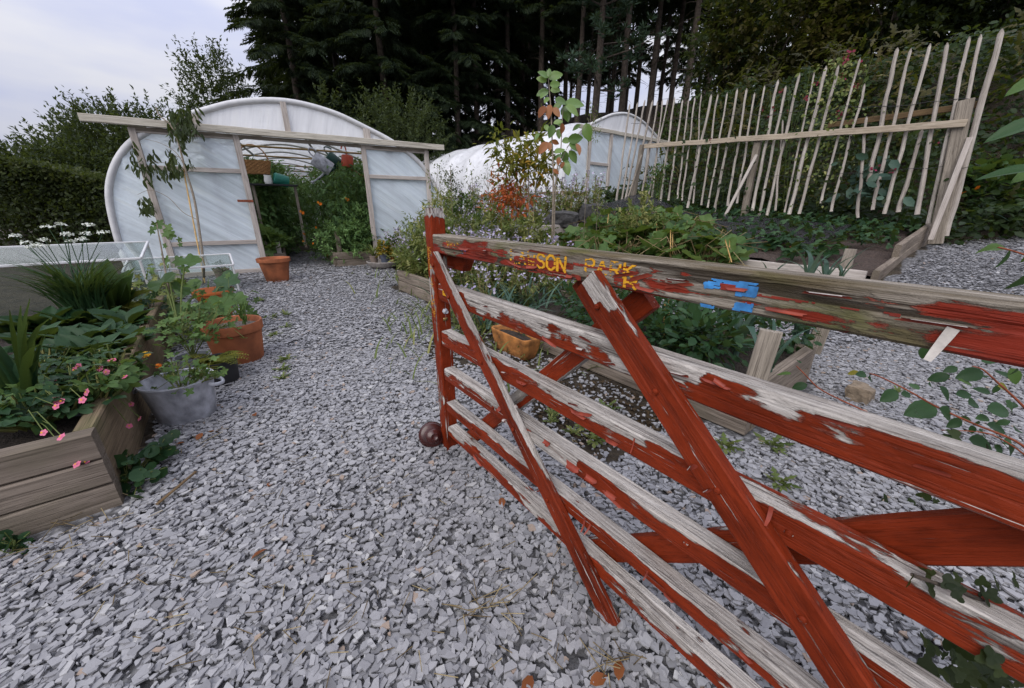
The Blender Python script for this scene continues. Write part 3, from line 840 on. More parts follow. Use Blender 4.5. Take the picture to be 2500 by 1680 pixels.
# bolts
def bolt(u, z, off, r=0.0062, mat='peel'):
    b = lathe('bolt', [(0.0, 0.0), (r, 0.0), (r * 1.02, 0.002), (r * .72, 0.0045), (0.0, 0.0055)], M[mat], gate, 12)
    at = b.data.attributes.new('bare', 'FLOAT', 'POINT'); at.data.foreach_set('value', np.full(len(b.data.vertices), 0.1, np.float32))
    b.matrix_basis = Matrix.Translation(Vector(gp(u, z, off)) - gate.location) @ Vector(OUT).to_track_quat('Z', 'Y').to_matrix().to_4x4()
    return b
for u, z in ((0.775, 0.815), (0.925, 0.685), (1.06, 0.555), (1.21, 0.42), (1.36, 0.285), (0.045, 0.815), (0.145, 0.72), (0.335, 0.545), (0.50, 0.385), (0.655, 0.235)):
    bolt(u, z, -0.027)
for u, z in ((0.66, 0.712), (0.32, 0.68), (0.51, 0.53), (0.36, 0.385), (0.22, 0.235), (1.16, 0.53), (1.02, 0.382), (1.44, .71)):
    bolt(u, z, 0.0)
# latch pin on the stile's inner face
lp = LM(); lp.tube([(0, 0, 0), (0.006, 0, 0), (0.006, 0, 0)], [.011, .011, .009], 6); lp.tube([(0.006, 0, 0), (0.018, 0, 0)], .0065, 8)
q = lp.build('latch_pin', M['galv'], gate); q.matrix_basis = Matrix.Translation(Vector(gp(0.0, 0.632, 0.030)) - gate.location) @ Vector(GD).to_track_quat('X', 'Z').to_matrix().to_4x4()
lp = LM(); lp.box((0, 0, 0), .003, .018, .012)
q = lp.build('latch_plate', M['brass'], gate); q.matrix_basis = Matrix.Translation(Vector(gp(0.001, 0.60, 0.030)) - gate.location) @ Vector(GD).to_track_quat('X', 'Z').to_matrix().to_4x4()

# lettering and paint remains: small thin chips of paint standing proud of the wood
GLYPH = {'K': [[(0, 0), (0, 1)], [(.6, 1), (0, .45)], [(.12, .55), (.62, 0)]], 'E': [[(.6, 0), (0, 0), (0, 1), (.6, 1)], [(0, .5), (.5, .5)]],
         'P': [[(0, 0), (0, 1), (.42, 1), (.6, .88), (.6, .6), (.42, .46), (0, .46)]], 'I': [[(.3, 0), (.3, 1)]], 'T': [[(.3, 0), (.3, 1)], [(0, 1), (.6, 1)]],
         'S': [[(.02, .12), (.2, 0), (.45, 0), (.6, .14), (.6, .36), (.45, .48), (.15, .54), (.02, .66), (.02, .86), (.18, 1), (.42, 1), (.58, .88)]],
         'H': [[(0, 0), (0, 1)], [(.6, 0), (.6, 1)], [(0, .5), (.6, .5)]], 'U': [[(0, 1), (0, .2), (.15, 0), (.45, 0), (.6, .2), (.6, 1)]],
         'L': [[(0, 1), (0, 0), (.55, 0)]], 'A': [[(0, 0), (.3, 1), (.6, 0)], [(.1, .33), (.5, .33)]], 'W': [[(0, 1), (.15, 0), (.3, .7), (.45, 0), (.6, 1)]],
         'O': [[(.2, 0), (.0, .2), (0, .8), (.2, 1), (.42, 1), (.62, .8), (.62, .2), (.42, 0), (.2, 0)]], 'N': [[(0, 0), (0, 1), (.6, 0), (.6, 1)]],
         'R': [[(0, 0), (0, 1), (.42, 1), (.6, .88), (.6, .62), (.42, .48), (0, .48)], [(.3, .48), (.62, 0)]]}
def seg_d(p, a, b):
    a = np.array(a); b = np.array(b); ab = b - a
    t = np.clip(((p - a) @ ab) / max(ab @ ab, 1e-9), 0, 1)
    return np.linalg.norm(p - (a + t[:, None] * ab), axis=1)
def paint_cells(name, mat, inside, u0, u1, z0, z1, frame, cell=0.0016, wear=0.0, seed=0.0, lift=0.0007, parent=None):
    """cells of the rectangle that pass 'inside' and are not worn off become one thin proud sheet; frame maps (u,z) to space"""
    nu = max(1, int((u1 - u0) / cell)); nz = max(1, int((z1 - z0) / cell))
    us = u0 + (np.arange(nu) + .5) * cell; zs = z0 + (np.arange(nz) + .5) * cell
    U, Zc = np.meshgrid(us, zs, indexing='ij'); P = np.stack([U.ravel(), Zc.ravel()], 1)
    keep = inside(P)
    v, f = [], []
    for (u, z), kp in zip(P, keep):
        if not kp: continue
        w = mnoise.noise(Vector((u * 28 + seed, z * 260, seed))) + 0.5 * mnoise.noise(Vector((u * 120, z * 520 + seed, 1.7)))
        if w < wear: continue
        b = len(v)
        h = cell * .53
        l = lift * (1 + 0.25 * mnoise.noise(Vector((u * 90, z * 90, 5))))
        for du, dz in ((-h, -h), (h, -h), (h, h), (-h, h)): v.append(frame(u + du, z + dz, l))
        for du, dz in ((-h, -h), (h, -h), (h, h), (-h, h)): v.append(frame(u + du, z + dz, -0.0004))
        f.append((b, b + 1, b + 2, b + 3))
        for e in range(4): f.append((b + e, b + 4 + e, b + 4 + (e + 1) % 4, b + (e + 1) % 4))
    if not v: return None
    pl = parent.matrix_world if parent is not None else Matrix()
    me = np_mesh(name, np.array(v) - np.array(gate.location), f)
    return link(name, me, mat, gate)
fr_front = lambda off: (lambda u, z, l: gp(u, z, off - l))
def word(txt, u0, z0, hgt, wid, pitch, mat, wear, seed, off=0.0, stroke=0.16, name='lettering', skip=None):
    for i, ch in enumerate(txt):
        if ch == ' ' or (skip and i in skip): continue
        segs = [(a, b) for pl in GLYPH[ch] for a, b in zip(pl[:-1], pl[1:])]
        def ins(P, segs=segs, o=u0 + i * pitch):
            q = np.stack([(P[:, 0] - o) / wid * .6, (P[:, 1] - z0) / hgt], 1) * np.array([hgt, hgt]) / hgt
            d = np.min([seg_d(q, a, b) for a, b in segs], axis=0)
            return d < stroke * .5
        paint_cells(name, M[mat], ins, u0 + i * pitch - .004, u0 + i * pitch + wid + .006, z0 - .003, z0 + hgt + .003, fr_front(off), 0.0013 if hgt < .03 else 0.0016, wear, seed + i * 3.1)
def gu(px, py, off=0.0):
    p = at_plane(px, py, G0 + GN * off, GN)
    return float((p - G0) @ GD), float(p[2])
# red paint left under the letters on the top rail, then the letters
def patch(px0, py0, px1, py1, mat, wear, seed, lift=0.0010, name='paint_patch'):
    (ua, za), (ub, zb) = gu(px0, py0), gu(px1, py1)
    u0, u1, z0, z1 = min(ua, ub), max(ua, ub), min(za, zb), max(za, zb)
    paint_cells(name, M[mat], lambda P: (np.abs((P[:, 0] - (u0 + u1) / 2) / (u1 - u0) * 2) ** 4 + np.abs((P[:, 1] - (z0 + z1) / 2) / (z1 - z0) * 2) ** 4) < 1.0, u0, u1, z0, z1, fr_front(0.0), 0.0018, wear, seed, lift)
for q in ((1255, 622, 1400, 662, -.25), (1400, 640, 1560, 672, -.22), (1080, 590, 1130, 612, -.1), (1150, 600, 1240, 622, -.2), (1500, 676, 1560, 706, -.2), (1860, 690, 2000, 715, .1), (1800, 715, 2010, 740, .1), (1500, 665, 1640, 690, .1), (2050, 740, 2200, 775, .1), (1250, 655, 1420, 672, .1)):
    patch(q[0], q[1], q[2], q[3], 'red_paint', q[4], q[0] * .1)
ul, zl = gu(1262, 640); 
uS = gu(1312, 640)[0]; uN = gu(1388, 660)[0]
pitch = (uN - uS) / 3.0
word('LAW', uS - 3 * pitch, 0.867, 0.031, pitch * .72, pitch, 'yellow_paint', 0.12, 4.0, -0.0006)
word('SON', uS, 0.867, 0.031, pitch * .72, pitch, 'yellow_paint', -0.28, 9.0, -0.0006)
uP, uK = gu(1430, 655)[0], gu(1560, 668)[0]
pitch = (uK - uP) / 4.0
word('PARK', uP, 0.876, 0.026, pitch * .68, pitch, 'yellow_paint', -0.10, 2.0, -0.0006)
uR, zR = gu(1524, 700)
word('R', uR, 0.858, 0.022, 0.024, .03, 'yellow_paint', -0.15, 6.0, -0.0006)
word('WRIT', gu(1092, 600)[0], 0.884, 0.014, 0.013, 0.022, 'yellow_paint', 0.10, 8.0, -0.0006)
word('UT', gu(1128, 620)[0], 0.868, 0.010, 0.010, 0.016, 'violet_paint', 0.10, 3.0, -0.0006)
# KEEP IT SHUT, stacked down the stile's path side
zt, zb = 0.872, 0.602
txt = 'KEEP IT SHUT'
for i, ch in enumerate(txt):
    if ch == ' ': continue
    zz = zt - (i + 1) * (zt - zb) / len(txt)
    word(ch, -0.041, zz + .004, 0.0165, 0.020, 0.0, 'old_gold', -0.30, 20.0 + i * 2, 0.0, 0.15)
# blue square with a red window, its remains below, the yellow mark on the second rail
def poly_patch(pts, mat, wear, seed, lift, name):
    q = np.array([gu(*p) for p in pts])
    def ins(P):
        c = np.zeros(len(P), bool); j = len(q) - 1
        for i in range(len(q)):
            xi, yi = q[i]; xj, yj = q[j]
            cr = ((yi > P[:, 1]) != (yj > P[:, 1])) & (P[:, 0] < (xj - xi) * (P[:, 1] - yi) / (yj - yi + 1e-12) + xi)
            c ^= cr; j = i
        return c
    paint_cells(name, M[mat], ins, q[:, 0].min(), q[:, 0].max(), q[:, 1].min(), q[:, 1].max(), fr_front(0.0), 0.0016, wear, seed, lift)
poly_patch([(1718, 679), (1851, 692), (1851, 708), (1847, 726), (1796, 722), (1797, 704), (1762, 704), (1720, 704)], 'blue_paint', -0.16, 3.3, .0018, 'blue_paint')
poly_patch([(1760, 690), (1797, 694), (1797, 712), (1760, 706)], 'red_paint', -0.7, 5.3, .0024, 'paint_patch')
poly_patch([(1797, 736), (1842, 741), (1838, 762), (1788, 756)], 'blue_paint', -0.1, 6.3, .0018, 'blue_paint')
poly_patch([(1710, 740), (1745, 746), (1742, 753), (1712, 748)], 'blue_paint', -0.4, 7.3, .0018, 'blue_paint')
poly_patch([(1081, 706), (1096, 712), (1097, 726), (1082, 720)], 'yellow_paint', -0.15, 1.3, .0018, 'yellow_paint')
# curled flakes lifting off the timbers
def flake(u, z, off, ln, wd, curl, ang, label=None, mat='flake'):
    n = 6; v, f = [], []
    for i in range(n + 1):
        t = i / n; th = curl * t
        y = ln * (math.sin(th) / curl if abs(curl) > 1e-3 else t); o = ln * ((1 - math.cos(th)) / curl if abs(curl) > 1e-3 else 0)
        for s in (-1, 0, 1):
            ww = wd * .5 * (1 - .35 * t * t) * (1 + .25 * mnoise.noise(Vector((u * 30 + t * 6, s * 2.0, z * 9))))
            v.append((s * ww, y, o + 0.001))
    f = grid_faces(n + 1, 3)
    me = np_mesh('paint_flake', np.array(v), f, smooth=True)
    o = link('paint_flake', me, M[mat], gate)
    B = Matrix((( GD[0], 0, OUT[0], 0), (GD[1], 0, OUT[1], 0), (0, 1, 0, 0), (0, 0, 0, 1)))
    o.matrix_basis = Matrix.Translation(Vector(gp(u, z, off)) - gate.location) @ B @ Matrix.Rotation(ang, 4, 'Z')
    if label: o['label'] = label
for (u, z, off, ln, wd, curl, ang) in (
    (0.40, 0.70, -.001, .022, .03, 1.5, .3), (0.72, .700, -.001, .02, .05, 1.8, .1), (0.80, .690, -.001, .018, .06, 1.2, .2),
    (0.86, .73, -.001, .02, .05, 1.2, -.2), (0.95, .72, -.001, .022, .07, 1.4, .1), (1.02, .735, -.001, .018, .04, 1.6, 2.8), (.62, .40, -.001, .04, .05, 2.2, PI), (.72, .385, -.001, .03, .09, 1.2, PI),
    (.78, .385, -.001, .026, .07, 1.4, PI), (.84, .378, -.001, .02, .06, 1.0, PI), (.40, .405, -.001, .03, .03, 1.5, 2.9), (.77, .25, -.001, .06, .012, .5, PI + .1), (.79, .245, -.001, .05, .010, .8, PI - .1),
    (.955, .245, -.001, .035, .008, .8, PI), (1.02, .575, -.027, .028, .03, 1.5, 1.2), (.52, .47, -.027, .03, .02, 1.3, -.6), (.43, .535, -.001, .02, .05, 1.5, .2), (.30, .57, -.027, .025, .02, 1.2, .8),
    (.88, .55, -.001, .05, .007, .3, PI), (.62, .24, -.027, .02, .03, 1.7, .8), (.47, .40, -.027, .03, .03, 1.8, .2), (.54, .34, -.027, .04, .03, 1.6, .5), (.25, .62, -.027, .02, .02, 1.3, .5),
    (1.13, .56, -.001, .05, .013, 1.0, PI + .15), (1.05, .545, -.027, .02, .03, 1.4, 1.0), (.63, .90, -.001, .012, .04, 1.3, .1), (.52, .888, -.001, .01, .05, 1.6, .1), (.34, .885, -.001, .012, .04, 1.5, .1),
    (.67, .862, -.001, .014, .04, 1.2, PI), (.92, .885, -.001, .012, .08, 1.4, .05), (1.12, .895, -.001, .012, .10, 1.5, .02), (1.22, .88, -.001, .012, .12, 1.3, .02), (1.08, .868, -.001, .01, .1, 1.2, PI), (.33, .72, -.001, .02, .05, 1.4, .1)):
    flake(u, z, off, ln * .7, wd * .5, curl * 1.5, ang, None, 'flake')
for i in range(64):
    z0_, z1_ = random.choice(((.853, .916), (.681, .744), (.681, .744), (.503, .563), (.503, .563), (.356, .407), (.214, .255), (.096, .139)))
    flake(random.uniform(.1, 1.3), z0_ + (z1_ - z0_) * random.uniform(.15, .8), -0.0015, random.uniform(.005, .011), random.uniform(.02, .07), random.uniform(.6, 1.4), random.choice((0, PI)) + random.uniform(-.35, .35))
fl0 = gu(2328, 800); flake(fl0[0], fl0[1], -0.003, .040, .010, .45, PI - .22, 'pale tongue of paint hanging off the top rail', 'flake_pale')

# turned wooden ball lying by the stile
bc = at_z(1052, 1100, 0.0) + np.array([0, 0.04, 0.055])
ball = lathe('turned_wooden_ball', [(0, -.062), (.022, -.060), (.040, -.048), (.044, -.038), (.036, -.030), (.037, -.026), (.052, -.018), (.0585, 0), (.056, .012), (.050, .019), (.038, .022), (.036, .027), (.046, .031), (.047, .037), (.040, .040), (.030, .041), (.030, .046), (.033, .050), (.026, .058), (.014, .063), (.010, .060), (0, .059)], M['varnish'], None, 40)
ball.location = Vector(bc); ball.rotation_euler = (math.radians(68), math.radians(10), math.radians(20))
tag(ball, 'dark brown varnished turned wooden ball lying at the foot of the red gate', 'wooden ball')
# ------------------------------------------------------------------ polytunnels
def catmull(pts, per=6):
    p = [np.array(q, float) for q in pts]; p = [2 * p[0] - p[1]] + p + [2 * p[-1] - p[-2]]
    o = []
    for i in range(1, len(p) - 2):
        for k in range(per):
            t = k / per
            o.append(0.5 * ((2 * p[i]) + (-p[i - 1] + p[i + 1]) * t + (2 * p[i - 1] - 5 * p[i] + 4 * p[i + 1] - p[i + 2]) * t * t + (-p[i - 1] + 3 * p[i] - 3 * p[i + 1] + p[i + 2]) * t ** 3))
    o.append(p[-2]); return np.array(o)
HALF = [(2.45, 0), (2.46, .62), (2.37, 1.27), (2.08, 1.77), (1.63, 2.10), (1.1, 2.33), (.6, 2.50), (0, 2.575)]
PR = [(-x, z) for x, z in HALF] + [(x, z) for x, z in HALF[::-1][1:]]
PROF = catmull(PR, 6)                       # from the left foot over the top to the right foot
class Tunnel:
    def __init__(s, root, o, T, D, cu, base): s.root, s.o, s.T, s.D, s.cu, s.base = root, np.array(o), np.array(T), np.array(D), cu, base
    def p(s, u, z, d=0.0): return np.array([s.o[0], s.o[1], s.base]) + s.T * u + s.D * d + np.array([0, 0, z])
    def timber(s, name, u0, z0, u1, z1, w, t, d, mat):
        return bar(name, s.p(u0, z0, d), s.p(u1, z1, d), w, t, M[mat], s.root, -s.D, None, 0.15, 0.004, 0.002)
    def top(s, u):
        x = abs(u - s.cu)
        q = PROF[len(PROF) // 2:]; q = q[:int(np.argmax(q[:, 0])) + 1]
        return float(np.interp(x, q[:, 0], q[:, 1]))
    def tube(s, name, pts, r, mat, sides=8):
        l = LM(); l.tube(np.array(pts) - np.array(s.root.location), r, sides); return l.build(name, M[mat], s.root, smooth=True)
    def sheet(s, name, us, zlo, zhi, mat, d=0.0, nz=10, wav=0.006, seed=0.0, smooth=True):
        v = []
        for u in us:
            a, b = zlo(u), zhi(u)
            for j in range(nz):
                z = a + (b - a) * j / (nz - 1)
                w = wav * (mnoise.noise(Vector((u * 3 + z * 2.0 + seed, z * 0.8, seed))) + 0.4 * mnoise.noise(Vector((u * 14 + z * 5 + seed, z * 3, seed))))
                v.append(s.p(u, z, d + w))
        me = np_mesh(name, np.array(v) - np.array(s.root.location), grid_faces(len(us), nz), smooth=True)
        return link(name, me, M[mat], s.root)
    def roof(s, length, hoops, sag, mat, prof0=0, prof1=None, name='roof_film'):
        q = PROF[prof0:prof1]
        nd = hoops * 8 + 1
        v = []
        for i in range(nd):
            d = length * i / (nd - 1)
            ph = abs(math.sin(PI * i / 8.0)) ** 0.7
            for x, z in q:
                k = 1 - sag * ph * (0.35 + 0.65 * min(1, z / 2.0)) * (1 + 0.4 * mnoise.noise(Vector((x, d * .7, z))))
                v.append(s.p(s.cu + x * k, 0.3 + (z - 0.3) * k if z > .3 else z, d))
        me = np_mesh(name, np.array(v) - np.array(s.root.location), grid_faces(nd, len(q)), smooth=True)
        return link(name, me, M[mat], s.root)
t1a = at_z(638, 665); t1b = at_z(911, 646)
T1 = (t1b - t1a) / np.linalg.norm(t1b - t1a); D1 = np.array([-T1[1], T1[0], 0])
root1 = empty('polytunnel', t1a, 'white polytunnel with an open doorway, watering cans hanging inside and a long pale header beam', 'polytunnel')
P1 = Tunnel(root1, t1a, T1, D1, 0.85, 0.0)
LEN1 = 11.0
P1.roof(LEN1, 7, 0.02, 'film_roof')
for i in range(8):
    d = LEN1 * i / 7
    P1.tube('hoop', [P1.p(P1.cu + x * 0.992, z * 0.994, d + (0.0 if i else -0.01)) for x, z in PROF], 0.042 if i == 0 else 0.024, 'white_frame' if i == 0 else 'steel')
def lin(a, b, n): return np.linspace(a, b, n)
P1.sheet('gable_film', lin(-0.62, 2.32, 40), lambda u: 2.08, lambda u: max(2.085, P1.top(u)), 'film', 0.0, 8, 0.010, 3)
P1.sheet('side_film', lin(-1.59, -1.07, 12), lambda u: 0.0, lambda u: P1.top(u), 'film_fold', 0.0, 16, 0.05, 7)
P1.sheet('panel_film', lin(-1.07, 0.06, 26), lambda u: 0.05, lambda u: min(2.05, P1.top(u)), 'film_fold', 0.005, 26, 0.03, 11)
P1.sheet('panel_film', lin(1.88, 3.0, 26), lambda u: 0.05, lambda u: min(2.05, P1.top(u) if u > 2.4 else 2.05), 'film_fold', 0.005, 26, 0.025, 17)
P1.sheet('side_film', lin(3.0, 3.29, 6), lambda u: 0.0, lambda u: P1.top(u), 'film_fold', 0.0, 12, 0.02, 23)
P1.sheet('end_film', lin(-1.59, 3.29, 40), lambda u: 0.0, lambda u: P1.top(u), 'film', LEN1, 10, 0.02, 29)
for u, zt_ in ((-1.07, 2.02), (0.075, 2.03), (1.88, 2.03), (3.0, 2.02)):
    P1.timber('post', u, 0.0, u, zt_, 0.078, 0.05, -0.035, 'white_timber')
for u0, u1, z in ((-1.03, 0.036, 1.54), (-1.03, 0.036, 0.50), (1.92, 2.96, 1.54), (-1.03, 0.036, 2.0), (1.92, 2.96, 2.0)):
    P1.timber('cross_rail', u0, z, u1, z, 0.062, 0.04, -0.032, 'white_timber')
P1.timber('sill', -1.0, 0.04, 0.036, 0.04, 0.07, 0.05, -0.034, 'white_timber')
P1.timber('stud', -0.32, 0.0, -0.32, 2.05, 0.11, 0.05, 0.06, 'timber')
P1.timber('stud', 2.33, 0.0, 2.33, 2.05, 0.11, 0.05, 0.06, 'timber')
P1.timber('cross_rail', 2.2, 1.0, 2.98, 1.0, 0.07, 0.04, 0.06, 'timber')
P1.timber('header_beam', -1.52, 2.085, 3.32, 2.085, 0.088, 0.075, -0.105, 'beam')
P1.timber('header_plate', -1.1, 2.015, 3.03, 2.015, 0.05, 0.05, -0.030, 'timber')
for u in (-0.37, 0.78, 1.97):
    P1.timber('stud', u, 2.12, u, P1.top(u) - 0.03, 0.11 if u != .78 else .08, 0.04, -0.03, 'white_timber')
P1.timber('strap', -0.09, 1.115, 0.115, 1.115, 0.035, 0.006, -0.065, 'rust')
for d, z in ((0.7, 1.98), (2.2, 1.99), (3.8, 1.97), (5.4, 1.98), (7.0, 1.97)):
    P1.tube('crop_bar', [P1.p(-1.2, z, d), P1.p(0.85, z + .012, d), P1.p(2.9, z, d)], 0.016, 'brass')
for u in (0.2, 1.4):
    P1.tube('brace', [P1.p(u - .5, 2.40, 0.6), P1.p(u, 2.0, 2.2)], 0.02, 'steel')

# raised beds inside the doorway
def courses(root, pts, zs, th, mat, closed=False, side=1):
    """boards along each leg of pts, one per course; zs are the joints"""
    for (a, b) in zip(pts[:-1], pts[1:]):
        a = np.array(a, float); b = np.array(b, float)
        d = (b - a)[:2]; d /= np.linalg.norm(d)
        nrm = np.array([d[1], -d[0], 0]) * side
        for i, (z0, z1) in enumerate(zip(zs[:-1], zs[1:])):
            g = random.uniform(-.004, .004)
            o = np.array([0, 0, (z0 + z1) / 2]) - nrm * (th / 2 + g)
            bar('board', a + o, b + o, z1 - z0 - 0.006, th, M[mat], root, nrm, None, 0.12, 0.006, 0.002)
def soil_patch(root, poly, z, mat='soil', seed=0, amp=0.03, n=14, name='soil'):
    """a lumpy bilinear patch over a quad (4 corners)"""
    q = [np.array(p, float)[:2] for p in poly]
    zz = z if hasattr(z, '__len__') else [z] * 4
    v = []
    for i in range(n):
        for j in range(n):
            s, t = i / (n - 1), j / (n - 1)
            p = q[0] * (1 - s) * (1 - t) + q[1] * s * (1 - t) + q[2] * s * t + q[3] * (1 - s) * t
            h = zz[0] * (1 - s) * (1 - t) + zz[1] * s * (1 - t) + zz[2] * s * t + zz[3] * (1 - s) * t
            v.append((p[0], p[1], h + amp * mnoise.noise(Vector((p[0] * 4, p[1] * 4, seed)))))
    o = link(name, np_mesh(name, np.array(v) - np.array(root.location), grid_faces(n, n), smooth=True), M[mat], root)
    if o.data.polygons[0].normal.z < 0: o.data.flip_normals()
    return o
bb = at_z(825, 652)                           # near corner of the right-hand bed in the tunnel
e = empty('raised_bed', bb, 'low grey timber bed inside the tunnel doorway on the right, green herbs spilling over it', 'raised bed')
c2 = bb + T1 * 1.5; c0 = bb + D1 * 5.0
courses(e, [c0, bb, c2], (0, .13, .26), .045, 'sleeper', side=-1)
soil_patch(e, [bb + np.array([.0, .05, 0]), c2, c2 + D1 * 5, c0], 0.22)
bar('peg', bb + T1 * .08 + D1 * .1, bb + T1 * .08 + D1 * .1 + np.array([0, 0, .62]), .075, .03, M['sleeper'], e, -D1)
bl = at_z(705, 655) + D1 * 0.5
e = empty('raised_bed', bl, 'low timber bed inside the tunnel doorway on the left, behind the terracotta pot', 'raised bed')
courses(e, [bl - T1 * 1.6, bl, bl + D1 * 5.5], (0, .11, .22), .045, 'sleeper', side=1)
soil_patch(e, [bl - T1 * 1.6, bl, bl + D1 * 5.5, bl + D1 * 5.5 - T1 * 1.6], 0.19)
bar('peg', bl - T1 * .1 + D1 * .1, bl - T1 * .1 + D1 * .1 + np.array([0, 0, .42]), .075, .03, M['white_timber'], e, -D1)

# second tunnel on the terrace
p2 = at_k(1430, 515, 10.3); BASE2 = 0.93
root2 = empty('polytunnel', (p2[0], p2[1], BASE2), 'longer ribbed white polytunnel on the terrace behind the flower bed, with a boarded waist rail', 'polytunnel')
P2 = Tunnel(root2, p2, BX, AX, 1.5, BASE2)
LEN2 = 15.0
iw = [i for i, q in enumerate(PROF) if q[1] > 0.45]
i0, i1 = iw[0], iw[-1] + 1
P2.roof(LEN2, 9, 0.042, 'film', i0, i1)
P2.roof(LEN2, 9, 0.01, 'film_skirt', 0, i0 + 1, 'skirt_film')
P2.roof(LEN2, 9, 0.01, 'film_skirt', i1 - 1, None, 'skirt_film')
for i in range(10):
    P2.tube('hoop', [P2.p(P2.cu + x * .99, z * .99, LEN2 * i / 9) for x, z in PROF], 0.038 if i == 0 else 0.022, 'white_frame')
P2.sheet('gable_film', lin(-.35, 3.6, 36), lambda u: 2.0, lambda u: max(2.005, P2.top(u)), 'film', 0.0, 8, 0.012, 41)
P2.sheet('front_film', lin(-0.96, -0.06, 18), lambda u: 0.48, lambda u: min(2.0, P2.top(u)), 'film_fold', 0.0, 14, 0.03, 43)
P2.sheet('door_film', lin(-0.06, 0.80, 14), lambda u: 0.05, lambda u: 1.98, 'film_fold', -0.01, 14, 0.015, 47)
P2.sheet('front_film', lin(0.80, 3.94, 40), lambda u: 0.48, lambda u: min(2.0, P2.top(u)), 'film_fold', 0.0, 14, 0.02, 53)
P2.sheet('front_skirt', lin(-0.96, -0.06, 14), lambda u: 0.0, lambda u: 0.45, 'film_skirt', 0.0, 8, 0.03, 57)
P2.sheet('front_skirt', lin(0.80, 3.94, 20), lambda u: 0.0, lambda u: 0.45, 'film_skirt', 0.0, 8, 0.03, 59)
P2.sheet('end_film', lin(-0.9, 3.9, 30), lambda u: 0.0, lambda u: P2.top(u), 'film', LEN2, 8, 0.02, 61)
for u in (-0.06, 0.80, 2.6): P2.timber('post', u, 0, u, 2.0, 0.09, 0.06, -0.04, 'white_timber')
P2.timber('header_beam', -0.55, 2.03, 3.75, 2.03, 0.085, 0.07, -0.05, 'beam')
P2.timber('waist_board', -0.98, 0.465, -0.11, 0.465, 0.07, 0.05, -0.03, 'brown_board')
P2.timber('waist_board', 0.85, 0.465, 3.95, 0.465, 0.07, 0.05, -0.03, 'brown_board')
P2.timber('cross_rail', -0.01, 1.22, 0.75, 1.22, 0.07, 0.04, -0.035, 'white_timber')
P2.timber('cross_rail', 2.65, 1.0, 3.6, 1.0, 0.06, 0.04, -0.03, 'white_timber')
P2.timber('corner_post', -0.97, 0.0, -0.97, 0.47, 0.06, 0.06, -0.03, 'white_timber')
bar('waist_board', P2.p(-0.985, .465, 0.0), P2.p(-0.985, .465, LEN2), 0.07, 0.05, M['brown_board'], root2, -BX, None, 0.3)
P2.tube('hoop_brace', [P2.p(.9, 1.75, .9), P2.p(1.35, 1.2, .5), P2.p(1.5, .6, .3)], 0.02, 'black_plastic')

# ------------------------------------------------------------------ stake fence
FS = 8.0
def fp(px, py, ds=0.0): return at_plane(px, py, BX * (FS + ds), BX)
Z4 = lambda x, y: (1500 + x / 2.24, 50 + y / 2.24)
fence = empty('stake_fence', fp(*Z4(1780, 1180)), 'tall fence of split wooden stakes on one long rail behind the strawberry bed', 'fence')
FL = np.array(fence.location)
stakes = [((83, 470), (5, 1030), 10), ((125, 460), (36, 1010), 9), ((165, 448), (58, 985), 9), ((207, 450), (80, 1035), 10), ((235, 452), (148, 960), 8), ((262, 445), (205, 1000), 8),
          ((290, 443), (178, 1000), 7), ((328, 433), (250, 1000), 10), ((372, 445), (295, 985), 9), ((405, 442), (345, 975), 8), ((440, 432), (370, 985), 8), ((475, 415), (430, 1000), 7),
          ((528, 418), (400, 1025), 12), ((565, 415), (475, 1010), 9), ((615, 408), (510, 1025), 8), ((670, 388), (545, 1065), 12), ((722, 385), (620, 1015), 11), ((765, 408), (670, 1000), 10),
          ((820, 370), (702, 1040), 9), ((893, 340), (755, 1040), 14), ((935, 374), (790, 1070), 12), ((1010, 305), (832, 1075), 12), ((920, 555), (880, 1040), 9), ((1090, 300), (930, 1050), 8),
          ((1155, 268), (955, 1060), 15), ((1222, 262), (1010, 1058), 13), ((1340, 222), (1130, 1000), 10), ((1365, 362), (1185, 1045), 12), ((1378, 538), (1330, 1080), 14),
          ((1545, 166), (1392, 880), 18), ((1617, 173), (1412, 1035), 15), ((1722, 148), (1475, 1058), 16), ((1680, 608), (1552, 1048), 17), ((1817, 143), (1655, 1062), 18),
          ((1937, 112), (1715, 1110), 16), ((2000, 100), (1790, 1120), 17), ((2112, 74), (1808, 1178), 26)]
for i, (a, b, w) in enumerate(stakes):
    p1, p0 = fp(*Z4(*a), ds=random.uniform(-.05, .04)), fp(*Z4(*b), ds=random.uniform(-.04, .04))
    k = float(p0 @ np.array([0, CT, -ST]) + ST * CAM_H)
    r = max(0.012, w / 2.24 / 900 * max(k, 3) * 0.56)
    n = 12; pts = []; rad = []
    for j in range(n + 1):
        t = j / n
        wob = 0.019 * np.array([mnoise.noise(Vector((i * 3.1, t * 4, 0))), mnoise.noise(Vector((i * 3.1, t * 4, 7))), 0])
        pts.append(p0 + (p1 - p0) * t + wob * (1 if 0 < j < n else 0)); rad.append(r * (1.12 - 0.3 * t) * (1 + .26 * mnoise.noise(Vector((i, t * 8, 3)))))
    pts.append(p1 + (p1 - p0) * 0.022); rad.append(r * 0.25)
    ln = np.linalg.norm(p1 - p0)
    X = (p1 - p0) / ln; Y = np.cross([0, 0, 1.0], X); Y /= np.linalg.norm(Y); Zv = np.cross(X, Y)
    R = np.stack([X, Y, Zv], 0)
    l = LM(); l.tube((np.array(pts) - p0) @ R.T, rad, 6)
    o = l.build('stake', M['stake'], fence)
    o.matrix_basis = Matrix(((X[0], Y[0], Zv[0], p0[0] - FL[0]), (X[1], Y[1], Zv[1], p0[1] - FL[1]), (X[2], Y[2], Zv[2], p0[2] - FL[2]), (0, 0, 0, 1)))
